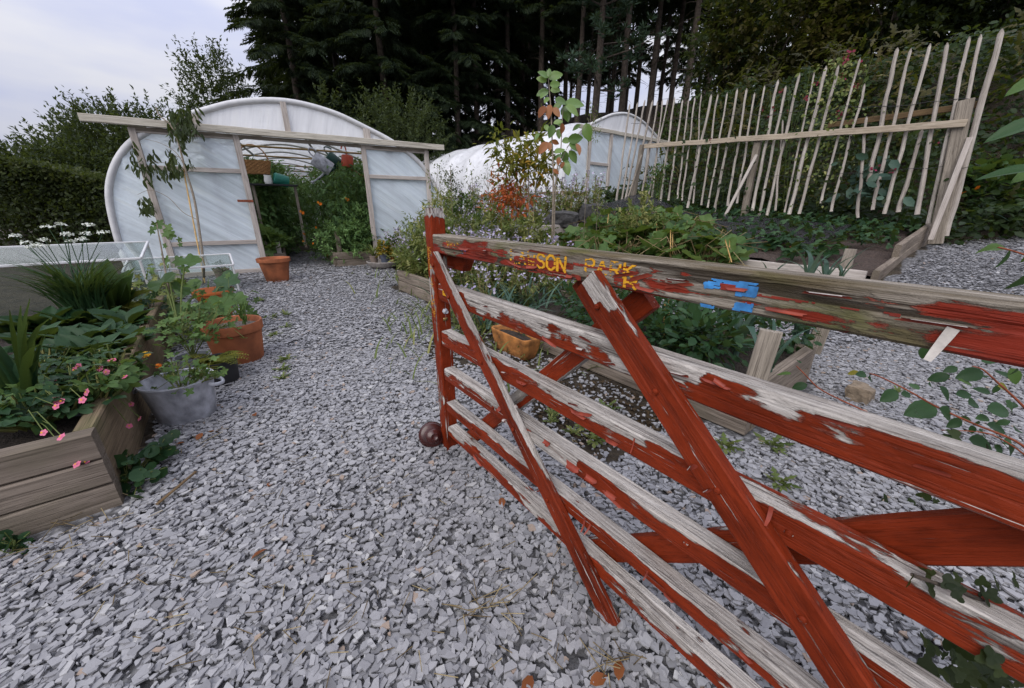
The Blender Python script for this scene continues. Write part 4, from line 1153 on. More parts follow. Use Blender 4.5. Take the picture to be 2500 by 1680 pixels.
bar('rail', fp(*Z4(165, 688), ds=-.09), fp(*Z4(1927, 562), ds=-.09), .085, .04, M['pale_timber'], fence, -BX, None, .1, .004, .004)
bar('rail', fp(*Z4(1170, 575), ds=.12), fp(*Z4(1990, 462), ds=.12), .075, .04, M['brown_board'], fence, -BX, None, .1, .004, .004)
for a, b, w in (((152, 680), (90, 1035), .085), ((787, 655), (712, 1050), .105), ((1925, 435), (1770, 1180), .15)):
    bar('post', fp(*Z4(*b), ds=-.01) - np.array([0, 0, .1]), fp(*Z4(*a), ds=-.01), w, .1, M['timber'], fence, -BX, None, .1, .01, .004)
bar('strut', fp(*Z4(1728, 1200), ds=-.28), fp(*Z4(1945, 640), ds=-.06), .055, .035, M['white_timber'], fence, -BX, None, .1, .004)
bar('strut', fp(*Z4(597, 1085), ds=-.30), fp(*Z4(778, 735), ds=-.06), .05, .03, M['white_timber'], fence, -BX, None, .1, .004)
bar('strut', fp(*Z4(70, 985), ds=-.22), fp(*Z4(150, 735), ds=-.04), .04, .03, M['timber'], fence, -BX, None, .1, .004)
for ya, yb in ((560, 430), (905, 800)):
    wp = [fp(*Z4(90 + 1900 * t, ya + (yb - ya) * t + (random.uniform(-14, 14))), ds=-.035) - FL for t in np.linspace(0, 1, 22)]
    l = LM(); l.tube(wp, .0035, 4); l.build('wire', M['black_plastic'], fence)

# ------------------------------------------------------------------ raised beds outdoors
# left foreground bed
LC = at_z(300, 1233)
e = empty('raised_bed', LC, 'grey sleeper bed in the left foreground planted with strawberries and irises', 'raised bed')
LA = LC + AX * 2.75; LB = LC - BX * 1.5
courses(e, [LB, LC], (-0.02, .095, .195, .30), .06, 'sleeper', side=1)
courses(e, [LC + AX * .062, LC + AX * 1.55], (-0.02, .30), .055, 'old_sleeper', side=1)
courses(e, [LC + AX * 1.56, LA], (-0.02, .285), .055, 'old_sleeper', side=1)
soil_patch(e, [LB + AX * .05, LC + AX * .05 - BX * .05, LA - BX * .05, LA - BX * 1.5], 0.235)
# near right bed with the leeks
RC = at_z(1815, 1066); RC = np.array([1.085, 1.47, 0])
e = empty('raised_bed', RC, 'grey timber bed of leeks and pea plants right behind the gate', 'raised bed')
RW = 0.86; RL = 4.2
RA = RC + AX * RL; RB = RC + BX * RW
courses(e, [RA, RC - GD * 0.0], (0, .13, .258), .05, 'sleeper', side=1)
courses(e, [RC + BX * .052 - AX * .004, RB], (0, .125, .255), .05, 'sleeper', side=1)
courses(e, [RB, RB + AX * RL], (0, .25), .05, 'sleeper', side=1)
soil_patch(e, [RC, RB, RB + AX * RL, RA], 0.20, 'soil', 3, 0.03, 20)
for px0, py0, px1, py1, w in ((1866, 808, 1840, 935, .085), (2006, 782, 1990, 838, .075)):
    b = at_z(px1, py1, 0.24) ; t_ = b + np.array([0.02, 0.01, 0.0])
    lo, hi = 0.2, 1.0
    for _ in range(30):
        md = (lo + hi) / 2
        q = b + np.array([.02, 0.0, md])
        dd = q - EYE; dep = dd[1] * CT - dd[2] * ST; yy = CAM_CY - CAM_F * (dd[1] * ST + dd[2] * CT) / dep
        if yy > py0: lo = md
        else: hi = md
    bar('peg', b - np.array([0, 0, .06]), b + np.array([.02, 0.0, md]), w, .04, M['timber'], e, np.array([-.5, -.8, 0]), None, .05, .004)
# strawberry bed
UC = at_k(2145, 676, 3.9); UC[2] = 0
zb = hz(UC)
e = empty('raised_bed', (UC[0], UC[1], zb), 'big stepped grey sleeper bed of strawberries below the stake fence', 'raised bed')
UF = UC + BX * 3.5
def up(s, a, z): return UC + BX * s + AX * a + np.array([0, 0, z])
zc = 0.385
nrmR = -AX
bar('sleeper', up(0.03, .03, zc - .075), up(3.4, .03, zc + .24), .15, .06, M['sleeper'], e, nrmR, None, .1, .008, .003)
bar('sleeper', up(0.85, .035, zc + .145), up(2.9, .035, zc + .335), .15, .06, M['sleeper'], e, nrmR, None, .1, .008, .003)
bar('sleeper', up(2.93, .035, zc + .335), up(3.6, .035, zc + .40), .15, .06, M['sleeper'], e, nrmR, None, .1, .008, .003)
bar('sleeper', up(.25, .04, zc - .21), up(3.3, .04, zc + .10), .15, .05, M['sleeper'], e, nrmR, None, .1, .008, .003)
bar('board', up(0.0, .10, zc - .08), up(0.0, 3.2, zc - .07), .13, .05, M['white_timber'], e, -BX, None, .1, .006, .004)
bar('board', up(0.0, .10, zc - .20), up(0.0, 3.2, zc - .19), .10, .05, M['timber'], e, -BX, None, .1, .006, .004)
bar('peg', up(.05, .30, zc - .1), up(.06, .30, zc + .20), .10, .05, M['timber'], e, -BX, None, .1, .006)
bar('sleeper', up(0.9, 2.55, zc - .02), up(0.9, 3.15, zc - .02), .20, .06, M['white_timber'], e, -BX, None, .1, .006)
soil_patch(e, [up(.03, .05, 0), up(3.4, .05, 0), up(3.4, 6.0, 0), up(.03, 6.0, 0)], [zc - .05, zc + .28, zc + .74, zc + .26], 'mulch', 5, 0.05, 34)
def zsoil(s, a): return zc - .05 + .33 * s / 3.4 + a / 6 * (.31 + .15 * s / 3.4)
# far timber bed on the terrace, just in front of the second tunnel
FC = at_k(1318, 594, 6.9); FD = at_k(1436, 600, 6.9)
e = empty('raised_bed', FC, 'pale boarded bed half hidden by purple flowers in front of the ribbed tunnel', 'raised bed')
for z0, z1 in ((-.12, .10), (.105, .32)):
    bar('board', FC - BX * .3 + np.array([0, 0, (z0 + z1) / 2]), FC + BX * 1.3 + np.array([0, 0, (z0 + z1) / 2]), z1 - z0, .05, M['white_timber'], e, AX * -1, None, .1, .006, .004)
bar('board', FC - BX * .3 + np.array([0, 0, .1]), FC - BX * .3 + AX * 2 + np.array([0, 0, .1]), .42, .05, M['white_timber'], e, -BX, None, .1, .006, .004)
soil_patch(e, [FC - BX * .3, FC + BX * 1.3, FC + BX * 1.3 + AX * 2, FC - BX * .3 + AX * 2], FC[2] + .26)

# ------------------------------------------------------------------ cold frames
def cold_frame(fr, label, width, depth, zf, zb_, base):
    """fr: front right foot; runs left along -BX, back along AX"""
    e = empty('cold_frame', fr, label, 'cold frame')
    def q(w, d, z): return np.array(fr) - BX * w + AX * d + np.array([0, 0, z])
    r = .022
    def bb_(n, a, b, w=.04, out=-AX): return bar(n, a, b, w * .55, .02, M['white_frame'], e, out, None, .2, .004)
    bb_('front_bar', q(0, 0, zf), q(width, 0, zf)); bb_('back_bar', q(0, depth, zb_), q(width, depth, zb_))
    for w in (0.0, width): 
        bb_('side_bar', q(w, .02, zf), q(w, depth - .02, zb_), .045, BX)
    for w in (0.012, width - .012):
        bb_('leg', q(w, .0, 0), q(w, .0, zf - .02), .05, BX); bb_('leg', q(w, depth, 0), q(w, depth, zb_ - .02), .05, BX)
    bb_('base_bar', q(0.03, 0, .03), q(width - .03, 0, .03), .05)
    def pane(a, b, c, d):
        me = np_mesh('pane', np.array([a, b, c, d]) - np.array(fr), [(0, 1, 2, 3)]); o = link('pane', me, M['glass'], e)
        mo = o.modifiers.new('thickness', 'SOLIDIFY'); mo.thickness = 0.004
    pane(q(.02, 0, .05), q(width - .02, 0, .05), q(width - .02, 0, zf - .02), q(.02, 0, zf - .02))
    pane(q(.02, .02, zf), q(width - .02, .02, zf), q(width - .02, depth - .02, zb_), q(.02, depth - .02, zb_))
    pane(q(0, .03, .05), q(0, depth - .03, .05), q(0, depth - .03, zb_ - .03), q(0, .03, zf - .03))
    return e
f1 = at_k(344, 631, 3.57); 
cold_frame((f1[0], f1[1], 0.0), 'long glass cold frame with white bars behind the white-flowered chives', 2.2, 0.85, f1[2], f1[2] + .10, 0)
f2 = at_z(587, 712)
cold_frame((f2[0], f2[1], 0.0), 'short white-barred cold frame against the tunnel, left of the doorway pot', 1.0, 0.6, .34, .42, 0)

# ------------------------------------------------------------------ pots
def pot(label, loc, r_top, r_bot, h, mat, rim=.16, rim_out=1.07, soil='compost', fill=.86, name='plant_pot', cat='pot', group=None):
    e = empty(name, loc, label, cat, group)
    rt = r_top
    zr = h * (1 - rim)
    rb = r_bot + (rt / rim_out - r_bot) * (1 - rim)
    prof = [(0, 0), (r_bot, 0), (rb, zr)] + ([(rt * .985, zr + .002), (rt, h - .008)] if rim else [(rt, h - .006)]) + [(rt * .985, h), (rt * .93, h - .002), (rt * .90, h - .02), (r_bot * .88, .03), (0, .03)]
    lathe('body', prof, M[mat], e, 44)
    rs = (r_bot + (rt - r_bot) * fill) * .90
    n = 16; v = [(0, 0, h * fill)]
    for ring in range(1, 4):
        for j in range(n):
            v.append((rs * ring / 3 * math.cos(j * 2 * PI / n), rs * ring / 3 * math.sin(j * 2 * PI / n), h * fill + .006 * mnoise.noise(Vector((ring * 3, j, h * 10)))))
    f = [(0, 1 + j, 1 + (j + 1) % n, 1 + (j + 1) % n) for j in range(n)]
    me = bpy.data.meshes.new('soil')
    me.from_pydata(v, [], [q[:3] for q in f] + [(1 + r_ * n + j, 1 + (r_ + 1) * n + j, 1 + (r_ + 1) * n + (j + 1) % n, 1 + r_ * n + (j + 1) % n) for r_ in range(2) for j in range(n)])
    link('soil', me, M[soil], e)
    return e
pot_door = pot('empty terracotta pot with a wide rim standing at the tunnel doorway', at_z(679, 686), .215, .143, .335, 'terracotta')
pot_big = pot('large terracotta pot with speckled compost and a green shoot, beside the path', at_z(590, 880), .176, .136, .285, 'terracotta', .22, 1.04)
P_BIG = np.array(pot_big.location)
pot_grey = pot('pale grey plastic pot holding a geranium, wedged behind the metal tub', at_z(487, 925), .088, .070, .16, 'grey_plastic', .10, 1.04, 'soil')
pot_black = pot('black plastic pot of yellowing fern in front of the large terracotta pot', at_z(545, 935), .105, .085, .16, 'black_plastic', .10, 1.04, 'soil')
pot_taupe = pot('taupe plastic pot standing by the cold frame leg', at_z(548, 688), .10, .075, .19, 'taupe_plastic', .12, 1.05, 'soil')
b_ = at_z(532, 752)
pot_bowl = pot('wide orange bowl under a big squash leaf', b_, .185, .12, .20, 'terra_light', .16, 1.05, 'soil', .7)
pot_bowl2 = pot('low terracotta bowl hidden under leaves behind the large pot', at_z(525, 800), .17, .13, .16, 'terracotta', .2, 1.05, 'soil', .8)
# bowl of small pots by the right door post
kb = at_z(940, 655)
bowl = empty('concrete_bowl', kb, 'shallow grey concrete bowl of small pots at the right door post', 'bowl')
lathe('body', [(0, 0), (.16, 0), (.27, .06), (.30, .13), (.285, .135), (.25, .07), (0, .05)], M['concrete'], bowl, 40)
SP = []
for dx, dy, r, h, mat, lb in ((-.17, -.02, .075, .17, 'taupe_plastic', 'small taupe pot at the left of the concrete bowl'), (.05, -.08, .085, .19, 'blue_grey', 'small blue-grey pot in the middle of the concrete bowl'), (.16, .06, .08, .18, 'terra_light', 'small orange pot at the right of the concrete bowl')):
    SP.append(pot(lb, kb + np.array([dx, dy, .055]), r, r * .75, h, mat, .12, 1.05, 'soil'))

# metal tub
tb = at_z(463, 1018)
tub = empty('metal_tub', tb, 'galvanised metal tub with two side handles and a geranium inside', 'tub', rot=(0, 0, math.radians(15)))
lathe('body', [(0, 0), (.135, 0), (.140, .008), (.172, .165), (.180, .178), (.184, .185), (.181, .191), (.174, .189), (.166, .165), (.135, .015), (0, .015)], M['galv'], tub, 56, sx=.90, sy=.80)
lathe('soil', [(0, .085), (.08, .088), (.149, .080)], M['soil'], tub, 30, sx=.90, sy=.80)
for sgn in (-1, 1):
    l = LM(); l.tube([(sgn * (.160 + .042 * math.sin(t)), .046 * -math.cos(t), .165 - .012 * math.sin(t)) for t in np.linspace(0, PI, 12)], .0085, 8)
    l.build('handle', M['galv'], tub, smooth=True)

tub.scale = (.92, .92, 1.14)
# buff clay trough among the flowers
ta, tb2 = at_z(1203, 851), at_z(1280, 889)
td = tb2 - ta; tlen = np.linalg.norm(td); td /= tlen; tn_ = np.array([-td[1], td[0], 0])
if tn_ @ BX < 0: tn_ = -tn_
blk = empty('clay_trough', (ta + tb2) / 2 + tn_ * .07, 'worn yellow-buff clay trough with rounded corners beneath the flowers behind the gate', 'trough', rot=(0, 0, math.atan2(td[1], td[0])))
def rrect(hx, hy, r, z, n=6):
    o = []
    for cx_, cy_, a0 in ((hx - r, hy - r, 0), (-hx + r, hy - r, PI / 2), (-hx + r, -hy + r, PI), (hx - r, -hy + r, 1.5 * PI)):
        for i in range(n): a = a0 + PI / 2 * i / (n - 1); o.append((cx_ + r * math.cos(a), cy_ + r * math.sin(a), z))
    return o
hx = tlen / 2
rings = [rrect(hx * .80, .045, .03, 0), rrect(hx * .90, .062, .035, .012), rrect(hx, .070, .035, .06), rrect(hx * 1.10, .078, .035, .145), rrect(hx * 1.12, .080, .035, .165), rrect(hx * 1.09, .077, .035, .172), rrect(hx * 1.0, .066, .03, .165), rrect(hx * .95, .062, .03, .13)]
v = np.array([[c + .004 * mnoise.noise(Vector((x * 22, y * 22, z * 22 + k))) for k, c in enumerate((x, y, z))] for r_ in rings for x, y, z in r_])
link('body', np_mesh('body', v, grid_faces(len(rings), 24, True), smooth=True), M['buff'], blk)
lathe('soil', [(0, .145), (.04, .146), (.075, .140)], M['soil'], blk, 20, sx=hx / .075 * .97, sy=.85)

# stones, tag, stick
def rock(label, loc, sx, sy, sz, mat, seed, name='stone', rz=0.0):
    import bmesh
    bm = bmesh.new(); bmesh.ops.create_icosphere(bm, subdivisions=3, radius=1.0)
    for v in bm.verts:
        p = v.co.copy()
        q = Vector([max(-.62, min(.62, c)) / .62 for c in p])
        k = 1 + 0.28 * mnoise.noise(p * 1.4 + Vector((seed, 0, 0))) + 0.12 * mnoise.noise(p * 4 + Vector((seed, 2, 0)))
        v.co = Vector((q.x * sx * k, q.y * sy * k, q.z * sz * k))
    me = bpy.data.meshes.new(name); bm.to_mesh(me); bm.free()
    o = link(name, me, M[mat]); o.location = Vector([float(c) for c in loc]); o.rotation_euler = (0.1, .06, rz)
    return tag(o, label, 'stone')
rock('square brown stone lying on the gravel beyond the leek bed', at_z(2105, 985) + np.array([0, .03, .04]), .055, .05, .05, 'stone', 3, rz=.6)
rock('dark rounded boulder beside the pale boarded bed', at_k(1372, 535, 7.2), .26, .2, .13, 'dark_stone', 8)
rock('dark boulder with a mossy top, further right by the tunnel skirt', at_k(1440, 520, 7.6), .26, .22, .16, 'dark_stone', 12)
tg = link('slate_label', np_mesh('slate_label', np.array([(x, y, z) for x in (-.045, .045) for y in (-.003, .003) for z in (0, .05)]), [(0, 1, 3, 2), (4, 6, 7, 5), (0, 4, 5, 1), (2, 3, 7, 6), (0, 2, 6, 4), (1, 5, 7, 3)]), M['slate_tag'])
tg.location = Vector(at_z(178, 1018, .26)); tg.rotation_euler = (-.35, 0, .35)
tag(tg, 'small dark slate plant label standing among the strawberries', 'plant label')
s0, s1 = at_z(383, 1230, .03), at_z(478, 1152, .035)
o = bar('stick', s0, s1, .012, .006, M['brown_board'], None, (0, 0, 1), None, .03, .002, .002)
tag(o, 'thin flat brown stick lying on the gravel by the sleeper bed', 'stick')
# curled white label hanging on the gate's top rail
# steel box at right edge is part of the far bank: none

# ------------------------------------------------------------------ watering cans, basket, shelf in the tunnel
def can(label, c, body_dir, r, h, mats, spout_dir, s=1.0, handle=True, name='watering_can'):
    e = empty(name, c, label, 'watering can', 'watering cans hanging in the tunnel')
    bd = Vector(body_dir).normalized()
    Rm = bd.to_track_quat('Z', 'Y').to_matrix().to_4x4()
    body = lathe('body', [(0, -h / 2), (r * .97, -h / 2), (r, -h / 2 + .01), (r, h / 2 - .02), (r * .9, h / 2), (r * .5, h / 2 + .01), (r * .42, h / 2 + .005), (0, h / 2 - .01)], M[mats], e, 28)
    body.matrix_basis = Rm
    sd = Vector(spout_dir).normalized()
    st = -bd * (h * .30) + sd * r * .9
    l = LM(); l.tube([st, st + sd * .14 + bd * .04, st + sd * .34 + bd * .12], [.026, .018, .013], 8)
    l.tube([st + sd * .33 + bd * .115, st + sd * .37 + bd * .13], [.014, .032], 10)
    l.build('spout', M[mats], e, smooth=True)
    if handle:
        l = LM()
        hd = -sd
        l.tube([bd * (h * .5 + .0) + hd * (r * .2) + (bd * .11 * math.sin(t) + hd * (r * 1.15) * (.5 - .5 * math.cos(t))) for t in np.linspace(0, PI, 10)], .013, 7)
        l.build('handle', M[mats], e, smooth=True)
    return e
dT = T1; dD = D1
ca = P1.p(1.18, 1.80, 0.72); 
def onp(px, py, d): return at_plane(px, py, t1a + D1 * d, D1)
can('big galvanised watering can hanging from the crop bar', onp(787, 400, .72), tuple(-dT * .8 + np.array([0, 0, .55])), .125, .32, 'galv', tuple(-dD * -.6 + np.array([0, 0, -.6]) - dT * .3))
can('dark green plastic watering can hanging beside the galvanised one', onp(816, 392, .95), tuple(-dT * .75 + np.array([0, 0, .6])), .10, .26, 'green_can', tuple(-dT * .7 + np.array([0, 0, -.9])))
can('orange-red plastic watering can hanging rightmost on the crop bar', onp(848, 394, .78), tuple(np.array([0, 0, 1.0]) + dT * .15), .105, .20, 'red_can', tuple(dT * .75 + np.array([0, 0, -.85])))
can('teal plastic watering can lying on the shelf inside the tunnel', onp(686, 440, 1.6), tuple(-dT * .9 + np.array([0, 0, .25]) - dD * .2), .11, .24, 'teal_can', tuple(dD * .8 + dT * .2), handle=False)
sh = onp(662, 452, 1.6)
e = empty('shelf', sh - np.array([0, 0, 1.25]), 'dark shelf carrying the teal can and a white jug inside the tunnel', 'shelf')
bar('board', sh - T1 * .35, sh + T1 * .45, .03, .28, M['black_plastic'], e, -D1)
for u in (-.3, .4): bar('leg', sh + T1 * u - np.array([0, 0, 1.2]), sh + T1 * u, .05, .04, M['timber'], e, -D1)
j = onp(655, 440, 1.58)
o = lathe('jug', [(0, -.07), (.06, -.07), (.075, -.02), (.06, .06), (.065, .09), (.058, .09), (.05, .06), (0, -.05)], M['white'], None, 20); o.location = Vector(j); tag(o, 'white plastic jug beside the teal can on the shelf', 'jug')
bk = onp(622, 405, 0.9)
e = empty('wicker_basket', bk, 'brown wicker basket hanging under the header at the left of the doorway', 'basket', rot=(0, 0, math.atan2(T1[1], T1[0])))
def ringbox(z, w, d): return [(-w, -d, z), (w, -d, z), (w, d, z), (-w, d, z)]
v = []; rows = 9
for i in range(rows):
    t = i / (rows - 1); w, d = .20 + .05 * t, .12 + .03 * t; z = -.13 + .21 * t
    n = 40
    for jx in range(n):
        th = jx * 2 * PI / n; cs_, sn = math.cos(th), math.sin(th)
        k = (abs(cs_) ** 6 + abs(sn) ** 6) ** (-1 / 6)
        bulge = 1 + .018 * (1 if (jx + i) % 2 else -1)
        v.append((w * cs_ * k * bulge, d * sn * k * bulge, z))
me = np_mesh('body', np.array(v), grid_faces(rows, 40, True), smooth=False); o = link('body', me, M['wicker'], e)
mo = o.modifiers.new('thickness', 'SOLIDIFY'); mo.thickness = .012
l = LM(); l.box((0, 0, -.125), .38, .22, .012); l.build('base', M['wicker'], e)
l = LM(); l.tube([(.22 * math.cos(t), 0, .06 + .27 * math.sin(t)) for t in np.linspace(0, PI, 14)], .012, 6); l.build('handle', M['wicker'], e, smooth=True)
# ------------------------------------------------------------------ plant builders
HEXL = tpl([(0, 0, 0), (.3, .27, .06), (.72, .24, .02), (1, 0, -.08), (.72, -.24, .02), (.3, -.27, .06), (.5, 0, -.03)],
           [(0, 6, 1), (1, 6, 2), (2, 6, 3), (3, 6, 4), (4, 6, 5), (5, 6, 0)])
UP = np.array([0, 0, 1.0])
def shoots(lm, P0, D, Ln, n, size, tp, tone=0.5, tvar=0.25, spread=0.9, droop=0.0, W=1.0, t0=0.0):
    P0 = np.asarray(P0, float); m = len(P0)
    D = np.broadcast_to(np.asarray(D, float), (m, 3)); D = D / np.linalg.norm(D, axis=1, keepdims=True)
    Ln = np.broadcast_to(np.asarray(Ln, float), (m,))
    t = t0 + (1 - t0) * rng.random((m, n))
    P = P0[:, None] + D[:, None] * (Ln[:, None] * t)[..., None]
    P[..., 2] -= droop * (Ln[:, None] * t) ** 2
    X = (D[:, None] * 0.7 + unit(m * n).reshape(m, n, 3) * spread)
    Nn = unit(m * n) * .6 + UP
    tn = np.clip(np.repeat(np.broadcast_to(np.asarray(tone, float), (m,)), n) + rng.normal(0, tvar * .5, m * n), 0, 1)
    lm.add(tp, P.reshape(-1, 3), X.reshape(-1, 3), Nn, size * rng.uniform(.7, 1.25, m * n), tn, W)
def ellipsoid(n, c, r, inner=0.3):
    u = unit(n); k = (inner ** 3 + (1 - inner ** 3) * rng.random(n)) ** (1 / 3)
    return np.asarray(c) + u * k[:, None] * np.asarray(r), u
def bush(name, label, cat, base, height, rx, ry, n_sh, n_lf, lsize, mat, group=None, tp=DIA, sl=0.6, low=0.15, upness=0.5, trunks=4, tr=0.05, tone=(.3, .65), inner=.35, barkm='bark', droop=0.0, W=1.0):
    e = empty(name, base, label, cat, group)
    l = LM()
    cz = height * (1 + low) / 2; rz = height * (1 - low) / 2
    P, u = ellipsoid(n_sh, (0, 0, cz), (rx, ry, rz), inner)
    P *= 1 + 0.16 * np.array([[mnoise.noise(Vector(q * 1.1 / max(rx, .3) + height))] for q in P]) * np.array([[1, 1, .5]])
    D = u * np.array([1, 1, .6]) + UP * upness + unit(n_sh) * .35
    cl = np.array([mnoise.noise(Vector(q * (1.6 / max(rx, .3)) + height * 3)) for q in P])
    tn = np.clip((tone[0] + tone[1]) / 2 + cl * (tone[1] - tone[0]) * 1.3, 0, 1)
    shoots(l, P, D, sl * rng.uniform(.5, 1.2, n_sh), n_lf, lsize, tp, tn, .25, .9, droop, W)
    l.build('crown', M[mat], e)
    if trunks:
        b = LM()
        for i in range(trunks):
            q, _ = ellipsoid(1, (0, 0, cz), (rx * .7, ry * .7, rz * .8), .5); q = q[0]
            o = np.array([rng.normal(0, .04) * rx, rng.normal(0, .04) * ry, -.1])
            mid = o * .6 + q * .4 + np.array([0, 0, .15 * height])
            b.tube([o, o + (mid - o) * .5 + UP * .1, mid, q], [tr, tr * .8, tr * .55, tr * .2], 5)
        b.build('trunk', M[barkm], e)
    return e

# ------------------------------------------------------------------ plantation conifers
def conifer(name, label, cat, Ht, r0, c0, Lmax, nb, ns, ssize, mat, group, tone=.4):
    e = empty(name, (0, 0, 0), label, cat, group)
    b = LM()
    zs = np.linspace(0, Ht, 9)
    b.tube([(0.12 * mnoise.noise(Vector((Ht, z * .3, 1))), 0.12 * mnoise.noise(Vector((Ht, z * .3, 5))), z - .3) for z in zs], [r0 * (1 - .85 * z / Ht) + .015 for z in zs], 7)
    b.build('trunk', M['bark'], e)
    tw = LM()
    for i in range(int(26 * max(c0, .1) * 2)):
        z = rng.uniform(.08, max(c0, .15)) * Ht; a = rng.uniform(0, 2 * PI); ln = rng.uniform(.4, 1.5)
        d = np.array([math.cos(a), math.sin(a), rng.uniform(-.35, .1)])
        tw.tube([np.array([0, 0, z]), np.array([0, 0, z]) + d * ln * .6, np.array([0, 0, z - .1]) + d * ln], [.022, .012, .004], 3)
    tw.build('dead_twigs', M['bark'], e)
    l = LM()
    for i in range(nb):
        f = (i + rng.random()) / nb
        z = Ht * (c0 + (1 - c0) * f)
        ln = Lmax * (1 - f) ** .75 * rng.uniform(.6, 1.1) * min(1, .45 + f * 5) + .25
        a = i * 2.4 + rng.normal(0, .3)
        d = np.array([math.cos(a), math.sin(a), 0.0])
        rise = rng.uniform(-.05, .30)
        t = np.linspace(.12, 1, ns); t = np.clip(t + rng.normal(0, .02, ns), .05, 1.05)
        C = np.array([0, 0, z]) + d * (ln * t)[:, None] + UP * (ln * (rise * t - .42 * t ** 2))[:, None]
        side = np.cross(d, UP)
        sg = np.where(np.arange(ns) % 2 == 0, 1.0, -1.0)
        off = sg * ln * .16 * (1.15 - t) * rng.uniform(.2, 1.0, ns)
        P = C + side * off[:, None]
        X = d * (.65) + side * (sg * rng.uniform(.25, 1.0, ns))[:, None] - UP * rng.uniform(.1, .75, ns)[:, None]
        tn = np.clip(tone + .25 * t - .15 + rng.normal(0, .12, ns), 0, 1)
        l.add(SPRIG, P, X, UP + unit(ns) * .35, ssize * rng.uniform(.7, 1.3, ns), tn)
        k = ns // 2
        l.add(SPRIG, P[::2], X[::2] * np.array([1, 1, .4]) - UP * .5, d + unit(len(P[::2])) * .4, ssize * .9, tn[::2] * .8)
    l.build('crown', M[mat], e)
    return e
FG = 'conifers of the plantation behind the polytunnels'
LBL_FULL = 'dark drooping conifer foliaged almost to the ground in the plantation behind the polytunnels'
LBL_BARE = 'tall dark conifer with a bare trunk in the plantation behind the polytunnels'
LBL_FAR = 'slender dark conifer deep in the plantation behind the polytunnels'
protoA = conifer('conifer', LBL_FULL, 'tree', 17.0, .20, .10, 4.2, 84, 44, .62, 'lf_conifer', FG, .42)
protoB = conifer('conifer', LBL_BARE, 'tree', 18.0, .17, .34, 2.8, 48, 32, .58, 'lf_conifer', FG, .35)
protoC = conifer('conifer', LBL_FAR, 'tree', 17.0, .15, .22, 2.4, 36, 22, .85, 'lf_conifer', FG, .25)
def tree_at(px, k, py=330):
    p = at_k(px, py, k); return np.array([p[0], p[1], hz(p) - .1])
first = {'a': True, 'b': True, 'c': True}
def plant_tree(kind, px, k, sc_=1.0):
    pr_ = {'a': protoA, 'b': protoB, 'c': protoC}[kind]
    place(pr_, tree_at(px, k), random.uniform(0, 6.28), sc_ * random.uniform(.92, 1.1), first=first[kind]); first[kind] = False
for px, k, s_ in ((742, 19.5, 1.05), (845, 22, 1.1), (950, 20, 1.0), (1045, 24, 1.1), (1120, 21, .9), (1215, 26, 1.05), (1000, 30, 1.2), (800, 28, 1.2), (900, 33, 1.2), (1290, 31, 1.0)):
    plant_tree('a', px, k, s_)
for px, k in ((1165, 22), (1240, 23), (1275, 27), (1318, 23), (1375, 29), (1408, 22), (1452, 25), (1488, 31), (1510, 21), (1545, 27), (1578, 23), (1602, 30), (1628, 25), (1662, 22), (1688, 29), (1712, 24), (1742, 27), (1770, 22), (1800, 25), (1850, 23), (1905, 26), (1960, 24), (2020, 27), (1340, 34), (1430, 36), (1000, 26), (1085, 28)):
    plant_tree('b', px, k)
for i in range(34):
    plant_tree('c', 690 + i * 24 + random.uniform(-10, 10), random.uniform(36, 50), 1.1)
for i in range(20):
    plant_tree('c', 1480 + i * 45 + random.uniform(-16, 16), random.uniform(38, 50), 1.1)

# a pine with bluish tufts
e = empty('pine_tree', tree_at(1445, 18), 'blue-green tufted pine standing nearest above the second tunnel', 'tree')
b = LM(); b.tube([(0, 0, -.3), (.1, 0, 4), (.15, .1, 8), (0, 0, 13)], [.2, .17, .13, .04], 7)
l = LM()
for i in range(34):
    z = rng.uniform(3.2, 11.5); a = rng.uniform(0, 2 * PI); ln = rng.uniform(1.2, 3.6) * (1.1 - z / 16)
    d = np.array([math.cos(a), math.sin(a), rng.uniform(-.12, .25)])
    o = np.array([.1, 0, z]); tip = o + d * ln
    b.tube([o, o + d * ln * .5 - UP * .1, tip], [.045, .03, .01], 4)
    for j in range(9):
        c = o + d * ln * rng.uniform(.45, 1.05) + rng.normal(0, .22, 3)
        n_ = 22; u = unit(n_); u[:, 2] = np.abs(u[:, 2]) * .9 - .15
        l.add(NEEDLE, c + u * .04, u, unit(n_), .30 * rng.uniform(.7, 1.2, n_), np.clip(.55 + rng.normal(0, .2) + rng.normal(0, .1, n_), 0, 1))
b.build('trunk', M['bark'], e); l.build('crown', M['lf_pine'], e)
def bush_px(name, label, cat, px, k, ytop, wpx, **kw):
    p = at_k(px, 400, k); g = hz(p)
    zt = at_k(px, ytop, k)[2]
    h = max(.4, zt - g); r = wpx / 2 / CAM_F * k
    kw.setdefault('ry', r)
    ry = kw.pop('ry')
    return bush(name, label, cat, (p[0], p[1], g), h, r, ry, **kw)
